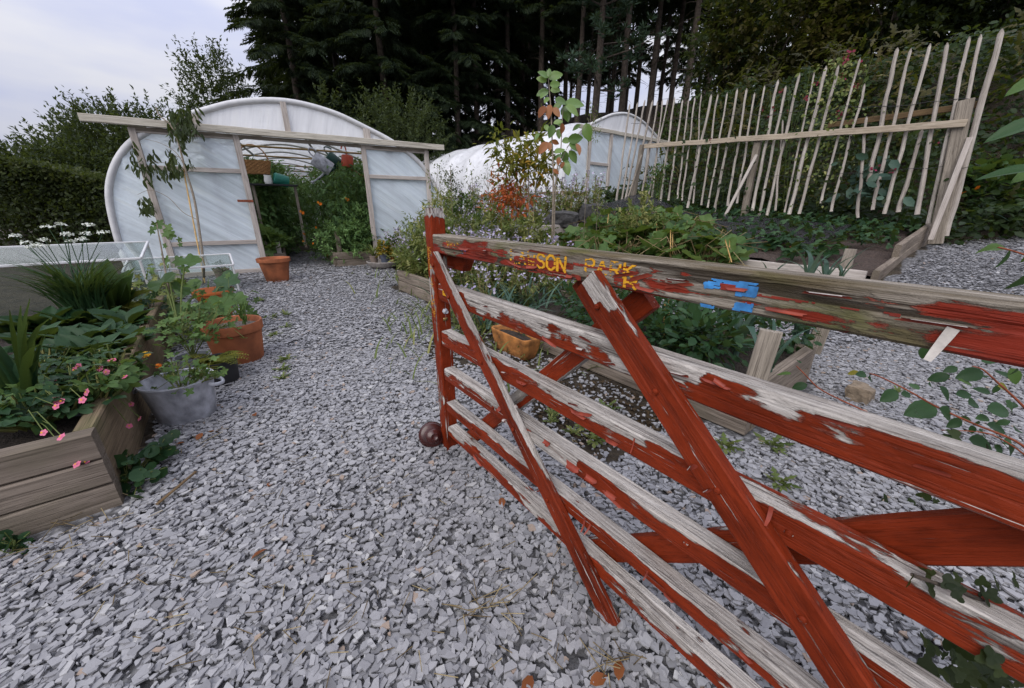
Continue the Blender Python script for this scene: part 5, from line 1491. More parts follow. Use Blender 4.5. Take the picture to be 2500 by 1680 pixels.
# shrubs and trees on the left
LG = 'willow shrubs behind the clipped hedge'
bush_px('willow_shrub', 'grey-green willow shrub rising behind the hedge at the left edge of the picture', 'shrub', 60, 12, 400, 330, n_sh=1800, n_lf=20, W=.95, lsize=.12, mat='lf_willow', sl=.8, upness=.7, group=LG, trunks=6)
bush_px('willow_shrub', 'lower willow shrub between the left-edge shrub and the tunnel, above the hedge', 'shrub', 190, 10.5, 385, 220, n_sh=1600, n_lf=20, W=.95, lsize=.115, mat='lf_willow', sl=.9, upness=.8, group=LG, trunks=6)
bush_px('willow_shrub', 'feathery willow shrub directly behind the left end of the header beam', 'shrub', 345, 12, 300, 240, n_sh=1700, n_lf=20, W=.95, lsize=.12, mat='lf_willow', sl=.85, upness=1.0, group=LG, trunks=6)
bush_px('birch_tree', 'feathery grey-green birch against the sky left of the conifers', 'tree', 568, 17, 175, 130, n_sh=800, n_lf=20, W=.95, lsize=.14, mat='lf_willow', sl=1.0, upness=.9, trunks=7, low=.1)
bush_px('willow_shrub', 'rounded olive-green willow rising behind the right shoulder of the open tunnel', 'shrub', 985, 17, 262, 180, n_sh=560, n_lf=24, W=.95, lsize=.14, mat='lf_willow', sl=1.1, upness=.7, trunks=5, tone=(.4, .75))
bush_px('willow_shrub', 'small olive bush just over the top of the open tunnel', 'shrub', 828, 18, 232, 70, n_sh=160, n_lf=12, lsize=.2, mat='lf_willow', sl=.8, upness=.8, trunks=3, tone=(.45, .8))
# clipped hedge at the left: a box of small leaves round dark branches
hp = at_k(255, 470, 7.2); hq = at_k(-120, 440, 6.6)
e = empty('clipped_hedge', (hp[0], hp[1], 0), 'dense dark clipped hedge at the left beside the tunnel', 'hedge')
hd = np.array([hq[0] - hp[0], hq[1] - hp[1], 0]); hl = np.linalg.norm(hd); hd /= hl; hn = np.array([-hd[1], hd[0], 0])
if hn[1] < 0: hn = -hn
n_ = 17000
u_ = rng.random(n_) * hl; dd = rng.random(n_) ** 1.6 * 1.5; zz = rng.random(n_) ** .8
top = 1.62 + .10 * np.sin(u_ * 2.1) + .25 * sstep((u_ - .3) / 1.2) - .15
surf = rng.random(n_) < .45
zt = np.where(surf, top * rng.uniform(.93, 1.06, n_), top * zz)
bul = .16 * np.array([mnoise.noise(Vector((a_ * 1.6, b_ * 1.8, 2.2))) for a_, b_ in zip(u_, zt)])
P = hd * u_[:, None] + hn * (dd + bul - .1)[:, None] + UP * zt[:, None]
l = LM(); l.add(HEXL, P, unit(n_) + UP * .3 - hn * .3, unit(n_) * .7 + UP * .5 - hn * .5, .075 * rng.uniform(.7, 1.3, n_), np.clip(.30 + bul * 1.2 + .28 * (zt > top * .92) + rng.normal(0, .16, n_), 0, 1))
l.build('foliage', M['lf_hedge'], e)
b = LM()
for i in range(60):
    o = hd * rng.uniform(0, hl) + hn * rng.uniform(.4, 1.2)
    b.tube([o - UP * .1, o + unit(1)[0] * .2 + UP * .7, o + unit(1)[0] * .35 + UP * 1.3], [.03, .02, .008], 4)
b.build('branches', M['bark'], e)

# the bank on the right: brambles and ivy as one mass, dark trees above
def bank_pts(n, a0, a1, ds0, ds1):
    a = rng.uniform(a0, a1, n); st = 9.3 + 5.0 * sstep((1.0 - a) / 2.6)
    s = st + rng.uniform(ds0, ds1, n)
    x = AX[0] * a + BX[0] * s; y = AX[1] * a + BX[1] * s
    return x, y
x, y = bank_pts(26000, -3.0, 7.2, -1.0, 4.6)
cl = np.array([mnoise.noise(Vector((a_ * .9, b_ * .9, 0))) + .5 * mnoise.noise(Vector((a_ * 2.4, b_ * 2.4, 4))) for a_, b_ in zip(x, y)])
hh = rng.random(len(x)) ** .6 * np.clip(.55 + .55 * cl, .08, 1.3)
P = np.stack([x, y, H(x, y) + hh], 1)
l = LM(); l.add(HEXL, P, unit(len(x)) * np.array([1, 1, .5]) - UP * .15, unit(len(x)) * .6 + UP * .7 - BX * .5, .125 * rng.uniform(.6, 1.3, len(x)), np.clip(.36 + .30 * cl + rng.normal(0, .15, len(x)), 0, 1))
b_ = LM()
o = l.build('bramble_bank', M['lf_bramble']); tag(o, 'tangle of brambles and ivy covering the bank behind the stake fence', 'brambles', kind='stuff')
x, y = bank_pts(5200, -2.0, 7.2, -.8, 4.2)
sel = np.array([mnoise.noise(Vector((a_ * .7 + 9, b_ * .7, 3))) for a_, b_ in zip(x, y)]) > .08
x, y = x[sel], y[sel]
P = np.stack([x, y, H(x, y) + rng.random(len(x)) ** .5 * 1.15], 1)
l = LM(); l.add(PINNA, P, unit(len(x)) + UP * .4, UP + unit(len(x)) * .6 - BX * .4, .24 * rng.uniform(.5, 1.3, len(x)), np.clip(rng.normal(.55, .25, len(x)), 0, 1), .8)
o = l.build('bank_ferns', M['lf_autumn']); tag(o, 'yellowing ferns and weeds growing through the brambles on the bank', 'ferns', kind='stuff')
DG = 'dark broadleaved trees on the bank'
bush_px('bank_tree', 'olive and yellowish broadleaved tree on the bank above the middle of the fence', 'tree', 1835, 14.5, -60, 250, n_sh=760, n_lf=16, lsize=.17, mat='lf_autumn', sl=.9, upness=.1, trunks=6, group=DG, tp=HEXL, low=.05)
bush_px('bank_tree', 'grey-green willow leaning out left of the olive tree on the bank', 'tree', 1735, 15.5, 20, 110, n_sh=300, n_lf=14, lsize=.2, mat='lf_willow', sl=1.0, upness=.2, trunks=4, group=DG, low=.12)
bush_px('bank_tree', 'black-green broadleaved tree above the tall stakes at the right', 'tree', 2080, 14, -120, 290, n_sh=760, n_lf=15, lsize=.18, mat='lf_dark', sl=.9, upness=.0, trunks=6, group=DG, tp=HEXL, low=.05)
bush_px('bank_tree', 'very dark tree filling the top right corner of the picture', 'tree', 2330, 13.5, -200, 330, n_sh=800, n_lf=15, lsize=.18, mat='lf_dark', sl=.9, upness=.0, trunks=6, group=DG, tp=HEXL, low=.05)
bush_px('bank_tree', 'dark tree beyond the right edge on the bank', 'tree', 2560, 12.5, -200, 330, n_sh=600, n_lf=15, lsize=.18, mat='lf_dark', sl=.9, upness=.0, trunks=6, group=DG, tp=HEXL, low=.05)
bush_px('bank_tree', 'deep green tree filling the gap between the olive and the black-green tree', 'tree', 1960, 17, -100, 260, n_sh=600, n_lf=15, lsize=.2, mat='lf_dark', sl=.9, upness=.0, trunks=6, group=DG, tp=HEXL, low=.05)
bush_px('elder_bush', 'leafy green bush at the foot of the bank beyond the right path', 'shrub', 2470, 10.5, 120, 240, n_sh=1100, n_lf=13, lsize=.15, mat='lf_bramble', sl=.6, upness=.2, trunks=4, tp=HEXL, low=.02, tone=(.1, .5))
bush_px('elder_bush', 'low bush where the bank meets the far end of the ribbed tunnel', 'shrub', 1690, 14, 262, 150, n_sh=260, n_lf=12, lsize=.15, mat='lf_bramble', sl=.6, upness=.3, trunks=4, tp=HEXL, low=.0, tone=(.3, .8))
# ------------------------------------------------------------------ low planting
def place_many(root, locs, labels=None, smin=.85, smax=1.15, tilt=.08, dz=0.0):
    for i, p in enumerate(locs):
        z = p[2] if len(p) > 2 else hz(p)
        place(root, (p[0], p[1], z + dz), random.uniform(0, 6.28), random.uniform(smin, smax), labels[i] if labels else None, first=(i == 0), tilt=(random.uniform(-tilt, tilt), random.uniform(-tilt, tilt)))
def scatter_ab(n, a0, a1, s0, s1, mind=.12, test=None):
    out = []; tries = 0
    while len(out) < n and tries < n * 60:
        tries += 1
        a, s = random.uniform(a0, a1), random.uniform(s0, s1)
        if test and not test(a, s): continue
        if any((a - b[0]) ** 2 + (s - b[1]) ** 2 < mind ** 2 for b in out): continue
        out.append((a, s))
    return [AX * a + BX * s for a, s in out]

# phacelia: feathery stalks with violet heads, four builds copied over the flower bed
def phacelia(seed, h):
    e = empty('phacelia_plant', (0, 0, 0), 'violet flowered feathery phacelia in the flower bed behind the gate stile', 'flower', 'phacelia plants in the flower bed')
    st, fo, fl = LM(), LM(), LM()
    for i in range(9):
        a = rng.uniform(0, 2 * PI); r = rng.uniform(.05, .24)
        tip = np.array([math.cos(a) * r, math.sin(a) * r, h * rng.uniform(.6, 1.05)])
        mid = tip * np.array([.4, .4, .55])
        st.tube([(0, 0, 0), mid, tip], [.005, .004, .0025], 3, rng.uniform(.2, .8), False)
        m_ = 24; t = rng.random(m_)
        P = np.where(t[:, None] < .5, mid * (t[:, None] * 2), mid + (tip - mid) * ((t[:, None] - .5) * 2))
        fo.add(PINNA, P, unit(m_) + np.array([tip[0], tip[1], .25]), UP + unit(m_) * .5, .085 * rng.uniform(.6, 1.25, m_) * (1.2 - .6 * t), np.clip(rng.normal(.5, .22, m_), 0, 1))
        m2 = 5
        fl.add(FLOWER5, tip + rng.normal(0, .016, (m2, 3)), unit(m2), UP + unit(m2) * .7, rng.uniform(.022, .038, m2), np.clip(rng.normal(.5, .25, m2), 0, 1))
    st.build('stems', M['lf_straw'], e); fo.build('foliage', M['lf_meadow'], e); fl.build('flower_heads', M['fl_violet'], e)
    return e
ph = [phacelia(i, h) for i, h in enumerate((.62, .55, .70, .48))]
def ph_test(a, s):
    return not (2.6 < a < 3.1 and s < 1.9)
pts = scatter_ab(150, 2.3, 7.2, 1.5, 4.6, .15, lambda a, s: s > 1.52 + .24 * (a - 2.7) and s < 2.6 + .5 * (a - 2.0))
pts += scatter_ab(95, 4.4, 9.4, 2.9, 6.9, .24, lambda a, s: s > 1.9 + .24 * (a - 2.7) and not (a < 5.6 and s > 5.0))
firsts = [True] * 4
def hides_boards(p):
    d = np.array([p[0], p[1], hz(p) + .4 - CAM_H]); dep = d[1] * CT - d[2] * ST
    return 1300 < CAM_CX + CAM_F * d[0] / dep < 1450 and 4.6 < dep < 7.6
pts = [p for p in pts if not hides_boards(p)]
for i, p in enumerate(pts):
    k = i % 4
    a_, s_ = p @ AX, p @ BX
    hsc = (.78 + .17 * min(3, max(0, s_ - 1.6)) if a_ > 3 else .75) * (1.1 if i >= 150 else 1)
    place(ph[k], (p[0], p[1], hz(p) + (.16 if in_rect(s_, a_, 1.75, 2.6, .5, 4.7) else 0)), random.uniform(0, 6.28), hsc * random.uniform(.85, 1.15), None, firsts[k], (random.uniform(-.12, .12), random.uniform(-.12, .12))); firsts[k] = False
# grassy, blue-green tussocks spilling at the path edge
def tussock(name, label, cat, mat, n, h, sp, group=None, tp=BLADE1, W=1.0, tone=.5):
    e = empty(name, (0, 0, 0), label, cat, group)
    l = LM()
    u = unit(n); u[:, 2] = np.abs(u[:, 2]) * .8 + 1.0; 
    P = rng.normal(0, sp * .25, (n, 3)); P[:, 2] = 0
    X = u * np.array([sp, sp, 1.0])
    l.add(tp, P, X, -np.stack([u[:, 0], u[:, 1], -.25 * np.ones(n)], 1) * 1.0 + unit(n) * .1, h * rng.uniform(.55, 1.1, n), np.clip(rng.normal(tone, .2, n), 0, 1), W)
    l.build('blades', M[mat], e); return e
TG = 'grass tussocks along the bed edge'
tu = tussock('grass_tussock', 'blue-green grassy tussock at the edge of the flower bed below the top rail', 'grass', 'lf_blue', 70, .42, .9, TG)
place_many(tu, [tuple(at_z(px, py, .1)) for px, py in ((1245, 770), (1300, 760), (1190, 775), (1270, 720), (1335, 745), (1150, 730), (1220, 700))])
gt = tussock('grass_tussock', 'green grass clump at the foot of the flower bed beside the path', 'grass', 'lf_meadow', 46, .26, 1.2, 'green grass clumps beside the path')
place_many(gt, [tuple(at_z(px, py, 0)) for px, py in ((1075, 740), (1035, 700), (1010, 672), (1120, 790), (1160, 820), (1120, 850), (1310, 870), (1070, 800))])

# nasturtium-like squash jungle in the middle
def squash(seed, r, h, n, ls, mat='lf_green', tp=ROUND, tone=.55):
    l, s = LM(), LM()
    for i in range(n):
        a = rng.uniform(0, 2 * PI); q = r * math.sqrt(rng.random())
        z = h * rng.uniform(.35, 1.0) * (1 - .35 * (q / r) ** 2)
        c = np.array([math.cos(a) * q, math.sin(a) * q, z])
        s.tube([(c[0] * .3, c[1] * .3, 0), c * np.array([.8, .8, .6]), c], [.006, .005, .004], 3, rng.random(), False)
        d = np.array([math.cos(a), math.sin(a), rng.uniform(-.5, .15)])
        l.add(tp, c - d * ls * .4, d, UP + rng.normal(0, .45, 3), ls * rng.uniform(.6, 1.25), np.clip(rng.normal(tone, .22), 0, 1))
    return l, s
sq = empty('squash_plant', (0, 0, 0), 'sprawling pale green squash plant with withered stalks in the middle bed', 'squash', 'squash plants in the middle bed')
l, s = squash(0, .38, .42, 34, .19, tp=SQUASHL, tone=.68); l.build('leaves', M['lf_green'], sq); 
for i in range(14):
    a = rng.uniform(0, 2 * PI); d = np.array([math.cos(a), math.sin(a), 0]); o = rng.normal(0, .1, 3) * np.array([1, 1, 0])
    s.tube([o, o + d * .2 + UP * rng.uniform(.15, .4), o + d * rng.uniform(.35, .6) + UP * rng.uniform(.0, .4)], [.006, .005, .003], 3, rng.random(), False)
s.build('stalks', M['lf_straw'], sq)
place_many(sq, [tuple(on_ground(px, py)) for px, py in ((1395, 660), (1460, 660), (1530, 665), (1600, 665), (1665, 672), (1500, 630), (1570, 638), (1640, 645), (1470, 610), (1550, 612), (1720, 675), (1500, 590), (1580, 600), (1650, 615), (1370, 640), (1700, 650), (1530, 575), (1610, 585))], smin=.95, smax=1.5)
# bare soil-hugging weeds in between
wd = empty('weed', (0, 0, 0), 'low weed growing from the gravel', 'weed', 'small weeds in the gravel')
l = LM(); n_ = 16; u = unit(n_); u[:, 2] = np.abs(u[:, 2]) * .5 + .1
l.add(PINNA, np.zeros((n_, 3)) + u * .01, u, UP + unit(n_) * .3, .05 * rng.uniform(.6, 1.3, n_), np.clip(rng.normal(.45, .2, n_), 0, 1)); l.build('leaves', M['lf_meadow'], wd)
place_many(wd, [tuple(at_z(px, py, .012)) for px, py in ((690, 905), (668, 775), (700, 800), (672, 820), (640, 735), (700, 770), (1400, 1060), (1450, 1075), (1350, 1015), (1030, 690), (960, 680), (900, 672), (1020, 640), (1345, 1030), (1880, 1090), (1900, 1180), (700, 880), (1120, 700), (860, 668), (1770, 1090), (1050, 720), (2190, 960), (1425, 1040), (1480, 1000), (690, 925))], smin=.6, smax=1.3)
# peas
pea = empty('pea_plant', (0, 0, 0), 'bushy dark green pea plant in the leek bed under the top rail', 'pea plant', 'pea plants in the leek bed')
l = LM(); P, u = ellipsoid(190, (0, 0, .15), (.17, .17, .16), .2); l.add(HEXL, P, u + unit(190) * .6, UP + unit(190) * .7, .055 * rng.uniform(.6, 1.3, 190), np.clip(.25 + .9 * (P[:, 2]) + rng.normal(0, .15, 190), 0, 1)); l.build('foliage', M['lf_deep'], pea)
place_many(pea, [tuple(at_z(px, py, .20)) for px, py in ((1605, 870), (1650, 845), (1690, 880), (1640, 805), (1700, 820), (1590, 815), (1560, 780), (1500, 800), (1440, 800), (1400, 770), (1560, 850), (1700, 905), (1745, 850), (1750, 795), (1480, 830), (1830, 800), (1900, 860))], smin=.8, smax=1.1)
# leeks: each blade is seen singly
LEEKM = {}
def blades_plant(name, label, cat, loc, n, h, mat, tps, width=1.0, lean=.5, stem=None, group=None, seed=0, wname='leaf', fandir=None):
    e = empty(name, loc, label, cat, group)
    if stem:
        l = LM(); l.tube([(0, 0, -.02), (0, 0, stem * .6), (0, 0, stem)], [.016, .015, .013], 8); l.build('stem', M['fl_white'] if stem < .1 else M['lf_blue'], e)
    for i in range(n):
        a = (fandir + (0 if i % 2 else PI) + rng.normal(0, .12)) if fandir is not None else i * 2.4 + rng.normal(0, .3)
        ln = lean * rng.uniform(.3, 1.1)
        d = np.array([math.cos(a) * ln, math.sin(a) * ln, 1.0])
        key = (mat, i % len(tps), width, i % 3)
        if key not in LEEKM:
            l = LM(); l.add(tps[i % len(tps)], [(0, 0, 0)], (1, 0, 0), (0, 0, 1), 1.0, [.25 + .25 * (i % 3)], width); LEEKM[key] = l.mesh(wname)
            LEEKM[key].materials.append(M[mat])
        o = link(wname, LEEKM[key], None, e)
        X = d / np.linalg.norm(d); Nn = np.array([-math.cos(a), -math.sin(a), .3]) + rng.normal(0, .12, 3)
        X_, Y_, Z_ = (q[0] for q in frames(X[None], Nn[None]))
        sz = h * rng.uniform(.7, 1.1)
        base = np.array([0, 0, (stem or 0) * rng.uniform(.6, 1)]) + rng.normal(0, .006, 3)
        o.matrix_basis = Matrix(((X_[0] * sz, Y_[0] * sz, Z_[0] * sz, base[0]), (X_[1] * sz, Y_[1] * sz, Z_[1] * sz, base[1]), (X_[2] * sz, Y_[2] * sz, Z_[2] * sz, base[2]), (0, 0, 0, 1)))
    return e
lk = [('tall leek with drooping blue-green leaves left of the corner stub post', 1795, 870, 9, .42), ('thick clump of leek leaves between the two stub posts, nearer the left one', 1935, 845, 9, .34), ('smaller leek beside the far stub post of the leek bed', 1962, 838, 7, .30),
      ('bent leek leaning out over the bed corner in front of the stub post', 1870, 930, 6, .26)]
for lb, px, py, n_, h_ in lk: blades_plant('leek', lb, 'leek', at_z(px, py, .20), n_, h_, 'lf_blue', (BLADE1, BLADE2, BLADE1), 1.5, .55, .10, 'leeks in the near bed')
for i, (px, py, h_) in enumerate(((1815, 660, .40), (1880, 672, .42), (1975, 680, .55), (2010, 690, .5), (2050, 690, .42))):
    p = at_k(px, py, 3.7)
    blades_plant('leek', ('thin grey-green leek showing above the top rail, %s' % ('leftmost of five', 'second of five from the left', 'tall middle one of five', 'fourth of five from the left', 'rightmost of five, by the sleeper corner')[i]), 'leek', (p[0], p[1], hz(p) + .08), 5, h_, 'lf_blue', (BLADE1, BLADE2), 1.1, .45, .08, 'leeks in front of the strawberry bed')
# canes
def cane(label, px, py0, py1, k, r=.006, mat='cane', dx=0):
    a, b = at_k(px, py0, k), at_k(px + dx, py1, k)
    l = LM(); n = 8; l.tube([(b - a) * t for t in np.linspace(0, 1, n)], [r * (1.25 if i % 2 else 1) for i in range(n)], 6)
    o = l.build('cane', M[mat]); o.location = Vector(a); tag(o, label, 'cane', 'canes and stalks in the beds'); return o
cane('cut bamboo cane standing among the squash above the faded lettering', 1637, 650, 562, 4.6)
cane('second cut cane just right of the tallest one among the squash', 1642, 648, 566, 4.7)
cane('short cut cane further back among the squash', 1603, 585, 540, 5.2)
cane('slanting cane stump above the blue paint patch', 1786, 640, 585, 4.2, dx=-16)
cane('upright cane stump beside the slanting one', 1780, 642, 586, 4.3, dx=2)
cane('thin cane at the left end of the squash bed', 1483, 545, 522, 5.6, dx=3)
cane('yellow bamboo cane in the pea bed, left of a pair', 1620, 830, 735, 2.35, .005, dx=3)
cane('yellow bamboo cane in the pea bed, right of a pair', 1630, 825, 732, 2.35, .005, dx=4)
cane('tall bamboo cane propping the drooping sapling at the tunnel', 500, 690, 415, 5.1, .008, dx=-52)

# strawberries in the big bed
sb = empty('strawberry_plant', (0, 0, 0), 'dark green strawberry plant in the big bed below the stakes', 'strawberry plant', 'strawberry plants in the big bed')
l, s = squash(3, .22, .24, 40, .115, tp=TRI3, tone=.5); l.build('leaves', M['lf_deep'], sb)
loc = []
for i in range(12):
    for j, s_ in enumerate((.95, 1.35, 1.75, 2.15, 2.5, 2.85, 3.15)):
        a_ = .45 + i * .47 + random.uniform(-.1, .1); s2 = s_ + random.uniform(-.08, .08)
        if s2 > 1.2 or a_ > .6:
            zz = zsoil(s2, a_) + .01
            loc.append(tuple(UC + BX * s2 + AX * a_ + np.array([0, 0, zz])))
place_many(sb, loc, smin=.85, smax=1.25)
sb2 = empty('strawberry_plant', (0, 0, 0), 'single bright strawberry plant on the straw at the front of the big bed', 'strawberry plant', 'strawberry plants on the straw')
l, s = squash(5, .22, .22, 20, .16, tp=TRI3, tone=.55); l.build('leaves', M['lf_deep'], sb2)
place_many(sb2, [tuple(UC + BX * .55 + AX * 1.05 + UP * (zc + .04)), tuple(UC + BX * .35 + AX * 1.6 + UP * (zc + .06)), tuple(UC + BX * .5 + AX * 2.3 + UP * (zc + .08)), tuple(UC + BX * .25 + AX * .75 + UP * (zc + .0)), tuple(UC + BX * .7 + AX * .6 + UP * (zc + .02)), tuple(UC + BX * .3 + AX * 2.0 + UP * (zc + .03)), tuple(UC + BX * .75 + AX * 1.9 + UP * (zc + .08)), tuple(UC + BX * .3 + AX * 2.7 + UP * (zc + .05)), tuple(UC + BX * .8 + AX * 1.4 + UP * (zc + .05))])
BR = LM()
for i in range(10):
    a_, s_ = random.uniform(.5, 1.6), random.uniform(.75, 1.1)
    p = UC + BX * s_ + AX * a_ + UP * (zc + .06 + .06 * s_)
    o = lathe('strawberry', [(0, -.014), (.008, -.010), (.014, 0), (.012, .009), (.0, .012)], M['red_can'], None, 10)
    o.location = Vector(p); o.rotation_euler = (random.uniform(0, 3), 0, random.uniform(0, 3)); tag(o, 'ripe red strawberry lying under the leaves of the big bed', 'strawberry', 'ripe strawberries')
# dark netting draped over the strawberries
for _ in (1,): m, nt = newmat('net_mesh'); n = N(nt)
o_ = n.obj()
fac = n.rng(n.noise(o_, 9, 4, .6), .35, .65, .40, .72)
n.out(n('ShaderNodeMixShader', {0: fac, 1: n('ShaderNodeBsdfTransparent', {'Color': (1, 1, 1)}).outputs[0], 2: n.bsdf((.02, .019, .023), .6)}).outputs[0])
M['net'] = m
nu, nv = 60, 26; v = []
for i in range(nu):
    for j in range(nv):
        a_ = .75 + 4.9 * i / (nu - 1); s_ = .85 + 1.7 * j / (nv - 1)
        zz = zsoil(s_, a_) + .05
        hump = .20 * math.sin(PI * min(1, max(0, j / (nv - 1)))) ** .8 * (.75 + .5 * mnoise.noise(Vector((a_ * 1.3, s_ * 1.5, 1)))) + .05 * mnoise.noise(Vector((a_ * 5, s_ * 5, 4)))
        hump += .28 * math.exp(-((a_ - 4.3) / .8) ** 2 - ((s_ - 1.8) / .5) ** 2)
        v.append(UC + BX * s_ + AX * a_ + UP * (zz + hump))
e0 = np.array([UC[0], UC[1], zb])
net = link('crop_netting', np_mesh('crop_netting', np.array(v) - e0, grid_faces(nu, nv), smooth=True), M['net']); net.location = Vector(e0)
tag(net, 'black crop netting draped in humps over the strawberry rows', 'netting')
# climbers against and behind the stakes
CG = 'climbing plants on the stake fence'
def climber(label, px, w, ytop, mat='lf_bramble', flowers=0, ls=.075, n=420, ds=.35):
    b = fp(px, 505, ds); t_ = fp(px, ytop, ds); h = t_[2] - b[2]
    e = empty('climbing_plant', b, label, 'climbing plant', CG)
    l = LM(); z = h * rng.random(n) ** .75; r = w * (1.15 - .6 * z / h)
    P = np.stack([AX[0] * rng.normal(0, .5, n) * r + BX[0] * rng.normal(0, .12, n), AX[1] * rng.normal(0, .5, n) * r + BX[1] * rng.normal(0, .12, n), z], 1)
    l.add(HEXL, P, unit(n) - UP * .2, unit(n) * .7 - BX + UP * .5, ls * rng.uniform(.6, 1.3, n), np.clip(rng.normal(.45, .22, n), 0, 1)); l.build('foliage', M[mat], e)
    s = LM()
    for i in range(8):
        q = AX * rng.normal(0, .4) * w; s.tube([q * .6, q + UP * h * .6, q * 1.2 + UP * h * rng.uniform(.8, 1.05)], .005, 3, .3, False)
    s.build('stems', M['lf_meadow'], e)
    if flowers:
        fpos = np.stack([AX[0] * rng.normal(0, .5, flowers) * w - BX[0] * .2, AX[1] * rng.normal(0, .5, flowers) * w - BX[1] * .2, h * rng.uniform(.55, 1.08, flowers)], 1)
        for q in fpos:
            f_ = LM(); m2 = 5; f_.add(FLOWER5, q + rng.normal(0, .018, (m2, 3)), unit(m2), -BX + unit(m2) * .6, .036 * rng.uniform(.7, 1.2, m2), np.clip(rng.normal(.5, .3, m2), 0, 1)); f_.build('flower', M['fl_crimson'], e)
climber('crimson flowered sweet pea climbing highest, about the middle of the fence', 1965, .75, 165, 'lf_meadow', 12, .06, 620, .2)
climber('sweet pea with a few crimson flowers left of the tallest sweet pea', 1850, .6, 250, 'lf_bramble', 5, .065, 380)
climber('broad-leaved pale climber at the foot of the fence right of its middle', 2105, .5, 390, 'lf_blue', 2, .16, 90, .15)
climber('dense bean foliage behind the left third of the fence', 1680, .9, 330, 'lf_bramble', 0, .08, 460)
climber('dark bean foliage behind the shorter stakes', 1775, .9, 340, 'lf_dark', 1, .08, 460)
climber('leafy tangle behind the stakes at the right, below the rail', 2200, .6, 330, 'lf_bramble', 1, .08, 420)
climber('tangle of stems behind the stakes next to the right post', 2035, .7, 345, 'lf_dark', 1, .07, 420)
climber('pale fennel-like growth at the left end of the fence', 1600, .35, 400, 'lf_green', 0, .06, 200, -.3)
# nasturtiums on the right beyond the fence
nas = bush('nasturtium', 'nasturtium mound with orange flowers beside the right path beyond the fence', 'nasturtium', on_ground(2420, 505), .62, .9, .7, 200, 5, .13, 'lf_green', None, ROUND, .12, .0, .3, 0, .05, (.3, .7), .5)
l = LM()
for i in range(26):
    u = unit(1)[0]; u[2] = abs(u[2]); l.add(FLOWER5, [np.array([u[0] * .8, u[1] * .62, .12 + u[2] * .5])], unit(1), UP + unit(1) * .7, .075, [rng.random()])
l.build('flowers', M['fl_orange'], nas)
blades_plant('leek', 'leek with strap leaves at the outer end of the sleeper bed, by the right path', 'leek', tuple(on_ground(2362, 560)), 10, .62, 'lf_blue', (BLADE1, BLADE2), 1.5, .8, .1)
tb_ = empty('timber_edge', on_ground(2400, 560), 'short grey timber edging at the far side of the right path', 'edging')
q = on_ground(2400, 560); bar('board', q + UP * .15, q + BX * 1.2 + UP * .2, .3, .06, M['sleeper'], tb_, -AX, None, .1, .005)

# ------------------------------------------------------------------ saplings in the flower bed
def curve(pts, per=5): return catmull(pts, per)
def leaf_obj(e, mesh, p, X, Nn, s, name='leaf', label=None):
    X_, Y_, Z_ = (q[0] for q in frames(np.array([X], float), np.array([Nn], float)))
    o = link(name, mesh, None, e)
    L0 = np.array(e.location)
    q = np.asarray(p) - L0
    o.matrix_basis = Matrix(((X_[0] * s, Y_[0] * s, Z_[0] * s, q[0]), (X_[1] * s, Y_[1] * s, Z_[1] * s, q[1]), (X_[2] * s, Y_[2] * s, Z_[2] * s, q[2]), (0, 0, 0, 1)))
    if label: o['label'] = label
    return o
def leaf_mesh(name, tp, mat, tone=.5, W=1.0):
    l = LM(); l.add(tp, [(0, 0, 0)], (1, 0, 0), (0, 0, 1), 1.0, [tone], W); me = l.mesh(name, True); me.materials.append(M[mat]); return me
ML = [leaf_mesh('leaf', OVALH, 'lf_magnolia', t, 1.25) for t in (.3, .6, .85)]
MR = [leaf_mesh('leaf', OVALH, 'lf_rust', t, 1.15) for t in (.25, .6, .95)]
Z3 = lambda x, y: (1000 + x / 2.85, 150 + y / 2.85)
KM = 4.6
def k3(x, y, k=KM): return at_k(*Z3(x, y), k)
mg_base = k3(1000, 1075); mg_base[2] = hz(mg_base)
mg = empty('magnolia_sapling', mg_base, 'slender sapling with large glossy green leaves and a few rusty ones, above the gate lettering', 'sapling')
for pts, r in (([mg_base, k3(1000, 900), k3(995, 650), k3(985, 380), k3(975, 230), k3(965, 110)], .014), ([mg_base + np.array([.03, 0, 0]), k3(1015, 870), k3(1050, 640), k3(1062, 400), k3(1075, 300)], .011), ([k3(1095, 600), k3(1180, 500), k3(1240, 440)], .006), ([k3(1020, 830), k3(1060, 680), k3(1120, 560)], .007)):
    l = LM(); c_ = curve(pts); l.tube(c_ - mg_base, np.linspace(r, r * .35, len(c_)), 6); l.build('stem', M['bark_grey'], mg)
def dir3(dx, dy, dep=0.0):   # direction given in the picture plane
    b = at_k(1300, 400, KM); p = at_k(1300 + dx, 400 + dy, KM + dep); v = p - b; return v / np.linalg.norm(v)
gl_ = [((965, 115), (-60, -40), 75), ((965, 120), (80, -30), 95), ((955, 140), (-50, -20), 70), ((968, 110), (0, -50), 55), ((975, 165), (60, -10), 70), ((978, 200), (55, 0), 65), ((968, 205), (-70, 20), 85), ((960, 215), (-60, 40), 70),
       ((972, 250), (-40, 40), 60), ((1010, 270), (60, 5), 90), ((1080, 300), (90, -10), 130), ((1085, 305), (60, 40), 100), ((1075, 310), (20, 75), 110), ((1060, 290), (-60, 40), 70), ((1000, 430), (40, -10), 60), ((1000, 440), (-20, 70), 80),
       ((1010, 420), (50, 20), 60), ((1040, 470), (0, 60), 60), ((1190, 440), (-50, 30), 60), ((1225, 430), (20, 95), 110), ((1060, 560), (30, -10), 65), ((1100, 545), (80, -10), 95), ((1110, 570), (40, 30), 70), ((1010, 640), (55, -30), 75),
       ((1075, 620), (10, 70), 80), ((1110, 620), (45, 65), 90), ((1085, 700), (15, 70), 85), ((1080, 690), (25, 60), 70), ((900, 500), (-20, 30), 50), ((945, 440), (10, 30), 50), ((1055, 650), (-40, 30), 50)]
